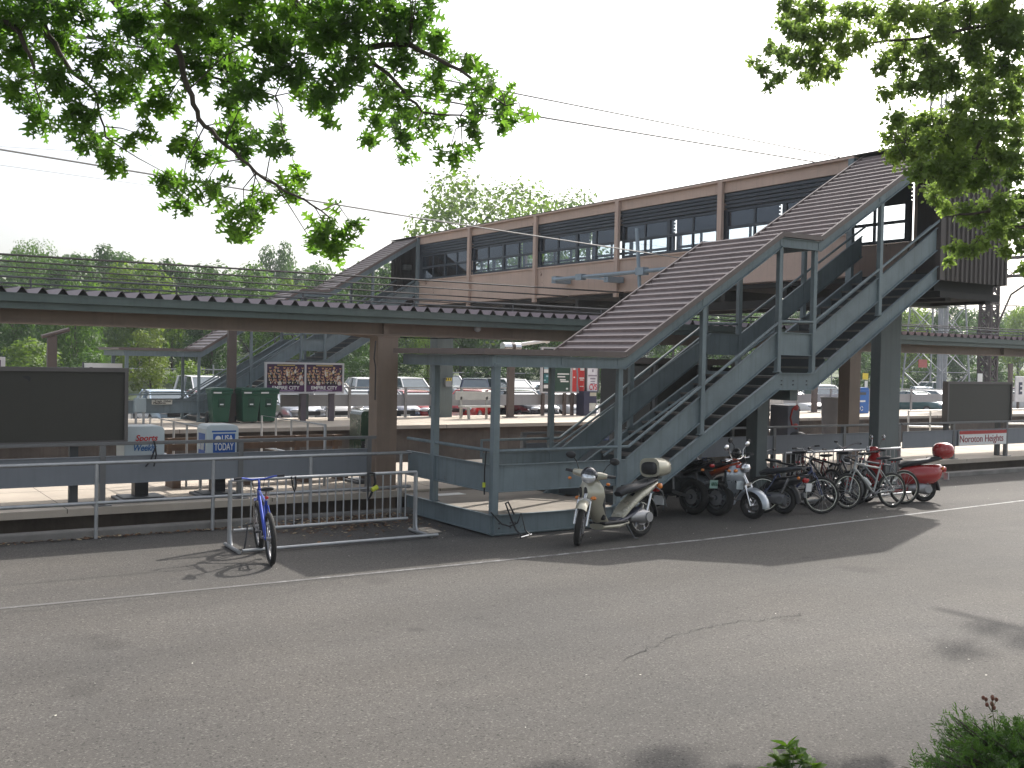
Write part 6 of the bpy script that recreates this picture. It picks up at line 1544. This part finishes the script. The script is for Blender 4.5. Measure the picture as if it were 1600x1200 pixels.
wire('lower of two thick dark cables tied to the near roof end of the footbridge', [(-45, 16.4, 6.1), onY(40, 42, 16.4), onY(735, 165, 16.4), onY(1272, 253, 16.4)], .017, WIREP)
wire('faint high wire in the white sky, lower one at the left', [(-40, 31, 7.7), onY(0, 258, 31), onY(235, 290, 31), (60, 31, 6.6)], .006, M('faint_wire', (.4,.39,.4), .5))
wire('faint high wire in the white sky, upper one at the left', [(-40, 33, 8.6), onY(0, 229, 33), onY(560, 262, 33), (90, 33, 8.2)], .005, M('faint_wire', (.4,.39,.4), .5))
wire('black wire under the head house, right of the big bridge leg, upper', [(21.3, 24.5, 4.5), onY(1440, 470, 24.5), (120, 24.5, 6.4)], .02)
wire('black wire under the head house, right of the big bridge leg, lower', [(21.3, 28.5, 4.4), (60, 28.5, 4.6), (120, 28.5, 4.8)], .02)
tag(MB().box(-.0, .0001, 0, .0001, 0, .0001).build('x', WIRE), None, None) if False else None
def lattice(mb, base, w0, w1, h, n, r, d0=None, d1=None):
    """square lattice mast, base centre, widths bottom / top"""
    b = Vector(base); d0 = d0 or w0; d1 = d1 or w1
    def cor(k, i):
        f = i/n; w_, d_ = (w0*(1-f)+w1*f)/2, (d0*(1-f)+d1*f)/2; sx, sy = ((-1,-1),(1,-1),(1,1),(-1,1))[k]; return b+V(sx*w_, sy*d_, h*f)
    for k in range(4):
        mb.bar(cor(k, 0), cor(k, n), r*2, r*2)
        for i in range(n):
            l = (k+1) % 4; mb.bar(cor(k, i), cor(l, i+1), r, r); mb.bar(cor(l, i), cor(k, i+1), r, r); mb.bar(cor(k, i+1), cor(l, i+1), r, r)
    return mb
MASTM = M('mast_galvanised', (.30, .31, .33), .5, .4, .1, 3); GANT = M('gantry_brown', (.055, .04, .04), .6, .2, .15, 3)
y = 52; q = onY(1461, 640, y)
t = thing('lattice_mast', 'tall pale grey lattice mast with splayed feet, right of the big bridge leg', 'mast', (q.x, y, -.2))
lattice(MB(), (q.x, y, -.2), 3.7, 1.1, 26, 10, .05).build('lattice', MASTM, t)
for s_ in (-.5, .25): MB().cyl((q.x+s_, y-.6, -.2), (q.x+s_, y-.6, 14), .17, 8).build('pipe', MASTM, t, smooth=50)
q2 = onY(1444, 568, y-2.5); MB().box(q2.x-.5, q2.x+.5, y-2.4, y-2.35, q2.z-.3, q2.z+.3).build('red_sign', M('mast_sign_red', (.4, .08, .07), .5), t)
y = 38.6; q = onY(1541, 640, y); gx = q.x
t = thing('catenary_gantry', 'dark brown lattice gantry column with trussed beam over the tracks at the right', 'gantry', (gx, y, -.2))
lattice(MB(), (gx, y, -.2), 0.72, .7, 12.6, 17, .075).build('column', GANT, t)
m = MB()
for zc, hh in ((8.3, 1.1), (11.2, .9)):
    y0_, y1_ = 11.5, y
    for sx in (-.4, .4):
        m.bar((gx+sx, y0_, zc), (gx+sx, y1_, zc), .11, .11); m.bar((gx+sx, y0_, zc+hh), (gx+sx, y1_, zc+hh), .11, .11)
        n = 18
        for i in range(n):
            a_, b_ = y0_+(y1_-y0_)*i/n, y0_+(y1_-y0_)*(i+1)/n; za, zb = (zc, zc+hh) if i % 2 else (zc+hh, zc); m.bar((gx+sx, a_, za), (gx+sx, b_, zb), .05, .05)
m.build('beam', GANT, t)
lattice(MB(), (gx, 11.5, -.2), 0.72, .7, 12.6, 17, .075).build('column', GANT, t)
m = MB()
for yy in (22.3, 25.2, 28.0, 30.7): m.bar((gx, yy, 8.3), (gx, yy, 6.3), .06, .06); m.ell((gx, yy, 6.9), .14, .14, .2, 8, 6); m.tube([(gx, yy, 6.3), (gx, yy+.5, 6.0), (gx, yy+1.1, 5.9)], .04, 5)
m.tube([(gx, y-.5, 5.2), (gx, y-1.4, 7.2), (gx, y-3.2, 8.3)], .07, 6)
m.build('hangers', GANT, t)
q2 = onY(1534, 592, y-.7); MB().box(q2.x-.25, q2.x+.2, y-.62, y-.58, q2.z-.32, q2.z+.32).build('number_plate', WHITE, t)

# ================================================================== foreground branches
def oak_leaf():
    """pin oak leaf outline, length 1, deep pointed lobes"""
    half = [(0, .02), (.10, .03), (.16, .26), (.24, .32), (.26, .20), (.33, .08), (.42, .13), (.50, .46), (.62, .50), (.58, .34), (.62, .09), (.70, .10), (.80, .30), (.88, .30), (.86, .12), (1.0, .0)]
    return half + [(x, -yv) for x, yv in half[-2::-1]]
def maple_leaf():
    half = [(0, .02), (.12, .06), (.10, .30), (.26, .26), (.42, .46), (.50, .26), (.62, .22), (.80, .20), (1.0, 0)]
    return half + [(x, -yv) for x, yv in half[-2::-1]]
def add_leaf(mb, outline, p, d, nrm, s, r):
    d = d.normalized(); b = nrm.cross(d).normalized(); n = d.cross(b); o = len(mb.v); fold = r.uniform(.05, .35); curl = r.uniform(-.25, .1)
    nh = (len(outline)+1)//2
    for x, yv in outline: mb.v.append(p + d*(x*s) + b*(yv*s) + n*(s*(abs(yv)*fold + curl*x*x)))
    # two half-leaf faces that share the midrib
    mb.f.append(tuple(o+i for i in range(nh))); mb.f.append((o,) + tuple(o+i for i in range(nh-1, len(outline)))); mb.m += [0, 0]
def branches(t, lines, clusters, outline, lsize, per, leafm, seed, r0, spread=.16, twigr=.006):
    r = random.Random(seed); pts = []
    for ln in lines:
        P = [onD(u, v, dep) for u, v, dep in ln]; n = len(P); m = MB()
        Q = []
        for i in range(n-1):
            for k in range(4): 
                q = P[i].lerp(P[i+1], k/4); 
                if k: q = q + rvec(r)*.012
                Q.append(q)
        Q.append(P[-1]); m.tube(Q, [r0*(1-.8*i/(len(Q)-1)) for i in range(len(Q))], 7); m.build('branch', BARK, t, smooth=60)
        pts += Q
    lf = MB(); tw = MB()
    for (u, v, rp, dep) in clusters:
        c = onD(u, v, dep); R_ = rp/1665*dep
        b = min(pts, key=lambda q: (q-c).length); mid = (b+c)/2 + V(0,0,.04)+rvec(r)*.05
        tw.tube([b, mid, c], [twigr*1.3, twigr, twigr*.6], 5)
        n = max(4, int(per*(rp/32.)**2))
        subs = []
        for k in range(max(2, n//7)):
            e = c + Vector((rvec(r).x, rvec(r).y, rvec(r).z*.9))*R_*r.uniform(.4, .95); tw.tube([c, e], [twigr*.6, twigr*.3], 4); subs.append(e)
        for k in range(n):
            e = r.choice(subs); f = r.uniform(.35, 1.05); p = c.lerp(e, f) + rvec(r)*R_*spread
            d = (e-c).normalized()*.6 + rvec(r)*.9 + V(0,0,-.35); nn = (rvec(r)*.8 + V(0,0,.9)).normalized()
            if abs(d.normalized().dot(nn)) > .95: nn = V(1,0,.2).normalized()
            add_leaf(lf, outline, p, d, nn, lsize*r.uniform(.65, 1.2), r)
    tw.build('twigs', BARK, t, smooth=60)
    # leaves as one mesh (surface pattern of the crown)
    o = lf.build('foliage', leafm, t)
    return o
OD = 7.6
t = thing('pin_oak_tree', 'oak tree with pointed lobed leaves hanging into the top left of the view', 'tree', (-3.2, 2.5, 0))
tk = MB().tube([(-3.2, 2.5, -.1), (-3.15, 2.6, 1.5), (-3.0, 2.9, 4.2), (-2.7, 3.2, 6.5), (-2.6, 3.3, 9.0)], [.30, .24, .2, .15, .05], 12)
tk.build('trunk', BARK, t, smooth=60)
m = MB()
for tip in ((255, -30), (430, -30), (40, -30), (-20, 10), (150, -30)):
    e = onD(*tip, OD); m.tube([V(-2.75, 3.15, 6.2), (V(-2.75, 3.15, 6.2)+e)/2+V(0,0,.35), e], [.09, .06, .032], 8)
m.build('limb', BARK, t, smooth=60)
ol = [[(255,-30,7.6),(270,50,7.6),(295,140,7.5),(310,185,7.5),(350,225,7.4),(400,270,7.4),(460,305,7.3),(515,340,7.2)],
      [(430,-30,8.0),(490,35,8.0),(560,75,7.9),(620,130,7.8),(660,175,7.8),(740,185,7.7)], [(40,-30,7.6),(75,55,7.6),(110,110,7.5),(150,145,7.5),(165,215,7.4)],
      [(-20,10,7.4),(30,50,7.4),(50,95,7.4),(60,150,7.4)], [(150,-30,8.2),(200,30,8.2),(250,60,8.1),(330,120,8.0),(430,150,8.0)], [(560,75,7.9),(640,70,7.8),(720,110,7.7),(790,165,7.6)]]
oc = [(10,15,42),(20,75,42),(25,130,36),(62,180,28),(85,55,42),(95,115,36),(130,165,36),(150,215,36),(172,247,22),(165,85,38),(200,145,38),(210,30,46),(235,90,42),(215,208,26),(255,165,32),(290,25,48),(300,95,44),(340,50,44),(282,215,24),(262,272,22),(282,308,26),(320,288,28),(322,242,24),(362,200,26),(390,235,24),(432,220,24),(440,190,18),(382,338,30),(370,358,20),(415,310,28),(450,298,24),(467,276,18),(515,362,40),(492,385,16),(546,345,18),
      (360,100,36),(355,150,30),(400,140,36),(420,60,42),(450,100,40),(455,30,44),(505,50,42),(480,148,28),(520,130,32),(502,168,20),(550,98,38),(550,30,44),(600,30,42),(650,20,40),(672,58,28),(628,80,36),(592,140,30),(580,172,22),(578,208,20),(626,165,30),(626,208,24),(638,238,14),(675,125,28),(700,98,24),(726,88,20),(676,198,26),(702,238,20),(726,250,12),(742,200,24),(728,140,24),(766,125,18),(782,150,20),(792,178,20),(815,188,14),(752,165,22),(120,10,40),(60,5,40),(380,10,44),(500,5,40)]
rr_ = random.Random(3)
oc = [(u, v, rp, 7.7 + rr_.uniform(-.55, .5)) for u, v, rp in oc]
# the crown goes on above the frame
oc += [(rr_.uniform(-200, 680), rr_.uniform(-330, -30), 60, rr_.uniform(6.6, 8.8)) for k in range(34)]
branches(t, ol, oc, oak_leaf(), .112, 62, F_OAK, 21, .026, twigr=.004, spread=.40)
t = thing('maple_tree', 'small leaved tree hanging into the top right of the view, over the bridge head house', 'tree', (17.5, 4.2, 0))
tk = MB().tube([(17.5, 4.2, -.1), (17.4, 4.3, 2.2), (17.0, 4.8, 5.0), (16.6, 5.2, 7.5), (16.3, 5.4, 10.5)], [.34, .27, .22, .15, .05], 12)
tk.build('trunk', BARK, t, smooth=60)
m = MB()
for tip, dep in (((1640, 20), 10.7), ((1640, 190), 10.7), ((1640, 300), 10.6), ((1640, 350), 10.6), ((1560, -40), 11.2), ((1700, 40), 21.5)):
    e = onD(*tip, dep); b0 = V(17.0, 4.8, 5.2); m.tube([b0, (b0+e)/2+V(0,0,.3), e], [.11, .07, .035], 8)
m.build('limb', BARK, t, smooth=60)
ml = [[(1640,20,10.7),(1540,40,10.7),(1440,60,10.7),(1340,70,10.8),(1250,85,10.8),(1190,105,10.8)], [(1640,190,10.7),(1540,195,10.7),(1460,215,10.6),(1400,225,10.6)], [(1640,300,10.6),(1570,330,10.6),(1500,335,10.6),(1475,340,10.6)], [(1560,-40,11.2),(1460,10,11),(1350,25,11),(1240,25,10.9)], [(1640,350,10.6),(1580,355,10.6),(1520,385,10.5),(1490,400,10.5)], [(1540,195,10.7),(1520,250,10.6),(1470,285,10.6)]]
mc = [(1231,6,16),(1250,22,18),(1225,30,14),(1275,10,20),(1237,47,16),(1256,55,16),(1287,50,18),(1312,47,18),(1203,72,12),(1178,97,9),(1194,109,12),(1225,84,16),(1247,90,18),(1275,81,18),(1275,109,16),(1303,106,18),(1262,122,14),(1219,120,11),(1203,137,9),(1319,75,18),(1344,62,18),(1325,16,20),(1356,19,20),(1381,44,20),(1400,19,22),(1431,28,22),(1469,25,24),(1506,19,24),(1544,25,24),(1581,31,24),(1475,53,22),(1516,62,22),(1556,44,24),(1587,69,22),(1381,92,14),(1400,81,14),(1375,106,12),(1412,106,16),(1444,81,18),(1453,109,18),(1381,147,13),(1406,137,15),(1431,137,15),(1462,137,18),(1494,125,18),(1531,94,22),(1537,131,22),(1569,103,22),(1587,125,24),(1581,150,20),(1550,162,20),(1531,150,20),(1500,165,18),(1475,187,18),(1444,187,18),(1412,194,15),(1387,215,13),(1412,219,18),(1400,244,15),(1431,237,22),(1450,219,22),(1487,212,24),(1519,200,24),(1553,194,16),(1587,200,18),(1437,269,20),(1469,262,24),(1500,256,24),(1531,231,22),(1562,244,18),(1587,250,18),(1462,297,18),(1487,287,20),(1519,281,22),(1544,269,20),(1581,275,18),(1481,325,14),(1506,331,16),(1540,328,18),(1569,322,18),(1594,312,18),(1462,309,12),(1525,342,14),(1562,317,16),(1570,340,16),(1592,350,18),(1555,362,16),(1535,380,13),(1490,387,11),(1485,405,9),(1505,392,11),(1520,390,12),(1580,366,16),(1570,390,12),(1594,385,12),(1600,330,16),(1600,420,10)]
mc += [(rr_.uniform(1400, 1600), rr_.uniform(0, 250), 16) for k in range(32)]
mc = [(u, v, rp*1.1, 10.7 + rr_.uniform(-.6, .6)) for u, v, rp in mc]
mc += [(rr_.uniform(1400, 1900), rr_.uniform(-200, -20), 40, rr_.uniform(10.0, 11.2)) for k in range(24)] + [(rr_.uniform(1640, 1950), rr_.uniform(-100, 420), 40, rr_.uniform(10, 11.5)) for k in range(36)] + [(rr_.uniform(1730, 1900), rr_.uniform(-60, 110), 26, rr_.uniform(20.5, 23)) for k in range(12)] + [(rr_.uniform(1500, 1690), rr_.uniform(-110, -45), 26, rr_.uniform(15.2, 17.0)) for k in range(13)]
branches(t, ml, mc, maple_leaf(), .052, 640, F_MAPLE, 5, .022, twigr=.003, spread=.50)

# ================================================================== foreground plants and litter
def juniper():
    c = onZ(1560, 1190, .12); t = thing('juniper_bush', 'spreading green juniper bush in the bottom right corner', 'bush', (c.x, c.y, .05))
    r = random.Random(9); lf = MB(); tw = MB()
    tips = []
    for k in range(520):
        u = 1400 + 330*r.random()**.8; prof = {1400: 1172, 1440: 1180, 1470: 1160, 1490: 1112, 1530: 1122, 1600: 1125, 1740: 1118}
        ks = sorted(prof); 
        for i in range(len(ks)-1):
            if ks[i] <= u <= ks[i+1]: vt = prof[ks[i]] + (prof[ks[i+1]]-prof[ks[i]])*(u-ks[i])/(ks[i+1]-ks[i])
        v = vt + 8 + 150*r.random()**1.3; tips.append(onD(u, v, 6.7 - (v-1110)*.006 + r.uniform(-.35, .35)))
    root = V(c.x+.25, c.y-.35, .02)
    for e in tips:
        m_ = root.lerp(e, .55) + V(0,0,-.06); tw.tube([root, m_, e], [.012, .008, .003], 5)
        for j in range(11):
            f = r.uniform(.55, 1.0); p = root.lerp(m_, f*2) if f < .5 else m_.lerp(e, (f-.5)*2); d0 = (e-m_).normalized()
            d = (d0 + rvec(r)*.75 + V(0,0,.15)).normalized(); L = r.uniform(.05, .12)
            for q in range(13):
                pp = p + d*(L*q/12); dd = (d*.9 + rvec(r)*.75).normalized(); n = rvec(r); a = dd.cross(n).normalized(); s_ = r.uniform(.02, .042); o = len(lf.v)
                lf.v += [pp - a*.004, pp + dd*s_*.5 + a*.008, pp + dd*s_, pp + a*.004]; lf.f.append((o, o+1, o+2, o+3)); lf.m.append(0)
    tw.build('stems', BARK, t); lf.build('foliage', F_JUN, t)
juniper()
def herb():
    base = onZ(1237, 1225, .0); t = thing('leafy_weed', 'small bright leafy weed at the bottom edge of the road', 'plant', tuple(base)); r = random.Random(4); lf = MB(); st_ = MB()
    out = [(0,.02),(.2,.22),(.45,.3),(.75,.18),(1,0),(.75,-.18),(.45,-.3),(.2,-.22),(0,-.02)]
    for (u, v) in ((1232, 1166), (1215, 1184), (1258, 1186), (1240, 1178), (1225, 1195), (1268, 1196), (1207, 1197)):
        e = onD(u, v, 6.75); st_.tube([base, base.lerp(e, .6)+V(0,0,.02), e], [.005, .004, .002], 5)
        for k in range(10):
            d = rvec(r); d.z = abs(d.z)*.4; add_leaf(lf, out, e + rvec(r)*.02 - V(0,0,.01), d, (V(0,0,1)+rvec(r)*.5).normalized(), r.uniform(.07, .115), r)
    st_.build('stems', M('stem_green', (.07,.12,.03), .6), t); lf.build('foliage', F_HERB, t)
herb()
def stalk():
    b = onD(1560, 1190, 6.5); t = thing('dried_flower', 'dried brown flower stalk rising out of the juniper bush', 'plant', tuple(b)); top = onD(1550, 1100, 6.5); r = random.Random(2)
    m = MB().tube([b, (b+top)/2, top], [.004, .003, .002], 5); BR = M('dry_brown', (.16, .06, .035), .8); hd = MB()
    for k in range(9):
        e = top + V(r.uniform(-.06, .06), r.uniform(-.04, .04), r.uniform(-.02, .06)); m.tube([top-V(0,0,.05), e], .0016, 4); hd.ell(e, .011, .011, .014, 6, 5); hd.tube([top-V(0,0,.05), e], .0014, 3)
    m.build('stem', M('stem_olive', (.09,.10,.04), .7), t); hd.build('seed_heads', BR, t)
    lf = MB()
    for k in range(14): add_leaf(lf, [(0,.02),(.4,.12),(1,0),(.4,-.12),(0,-.02)], b.lerp(top, r.uniform(.1, .9)), rvec(r), rvec(r), .05, r)
    lf.build('leaves', F_OLIVE, t)
stalk()
def litter():
    r = random.Random(13); m = MB(); cols = [M('dry_leaf', (.22,.12,.06), .8, 0, .3, 9), M('dry_leaf_dark', (.10,.06,.04), .8, 0, .3, 9), M('dry_leaf_pale', (.38,.30,.2), .8, 0, .3, 9)]
    for k in range(2600):
        x = r.gauss(7.0, .8) if r.random() < .6 else r.uniform(-6, 8.3); dn = 1 if 5.3 < x < 8.3 else .0
        y = 15.70 - abs(r.gauss(0, .55 if dn else .07)); z = .004 + (.06*max(0, (y-14.8)) if dn else .0)
        if x > 8.25: continue
        m.mat(r.choice([0, 1, 1, 2])); s_ = r.uniform(.018, .045); a = r.uniform(0, 6.28); c = V(x, y, z+r.uniform(.003, .02)); u_ = V(math.cos(a), math.sin(a), r.uniform(-.3, .3))*s_; v_ = V(-math.sin(a), math.cos(a), r.uniform(-.3, .3))*s_*.6
        m.quad(c-u_, c-v_, c+u_, c+v_)
    o = m.build('fallen_leaves', cols); tag(o, 'brown fallen leaves drifted along the kerb behind the bicycle rack', 'fallen leaves', None, 'stuff')
    m = MB()
    for k in range(190):
        if r.random() < .6: x = r.uniform(-3, 24); y = r.uniform(12.0, 15.6)
        else: x = r.uniform(-2, 26); y = r.uniform(5, 14)
        s_ = r.uniform(.005, .014) * (1.5 if r.random() < .1 else 1); a = r.uniform(0, 6.28); c = V(x, y, .006); u_ = V(math.cos(a), math.sin(a), .1)*s_; v_ = V(-math.sin(a), math.cos(a), .1)*s_*.7; m.quad(c-u_, c-v_, c+u_, c+v_)
    o = m.build('petal_litter', M('pale_litter', (.6,.57,.5), .8)); tag(o, 'tiny pale petals and bits scattered over the asphalt', 'litter', None, 'stuff')
litter()
# warm misty air
hz_mat = bpy.data.materials.new('haze_air'); hz_mat.use_nodes = True; ht_ = hz_mat.node_tree; ht_.nodes.clear()
ho = ht_.nodes.new('ShaderNodeOutputMaterial'); pv = ht_.nodes.new('ShaderNodeVolumePrincipled'); pv.inputs['Color'].default_value = (.86, .93, 1.0, 1); pv.inputs['Density'].default_value = .00045; pv.inputs['Anisotropy'].default_value = .3
ht_.links.new(pv.outputs[0], ho.inputs['Volume'])
HAZE = True
if HAZE:
    hz = MB().box(-950, 1550, -550, 1850, -2.5, 29).build('haze', hz_mat); hz['kind'] = 'stuff'; hz['label'] = 'thin pale summer haze filling the air'; hz['category'] = 'haze'
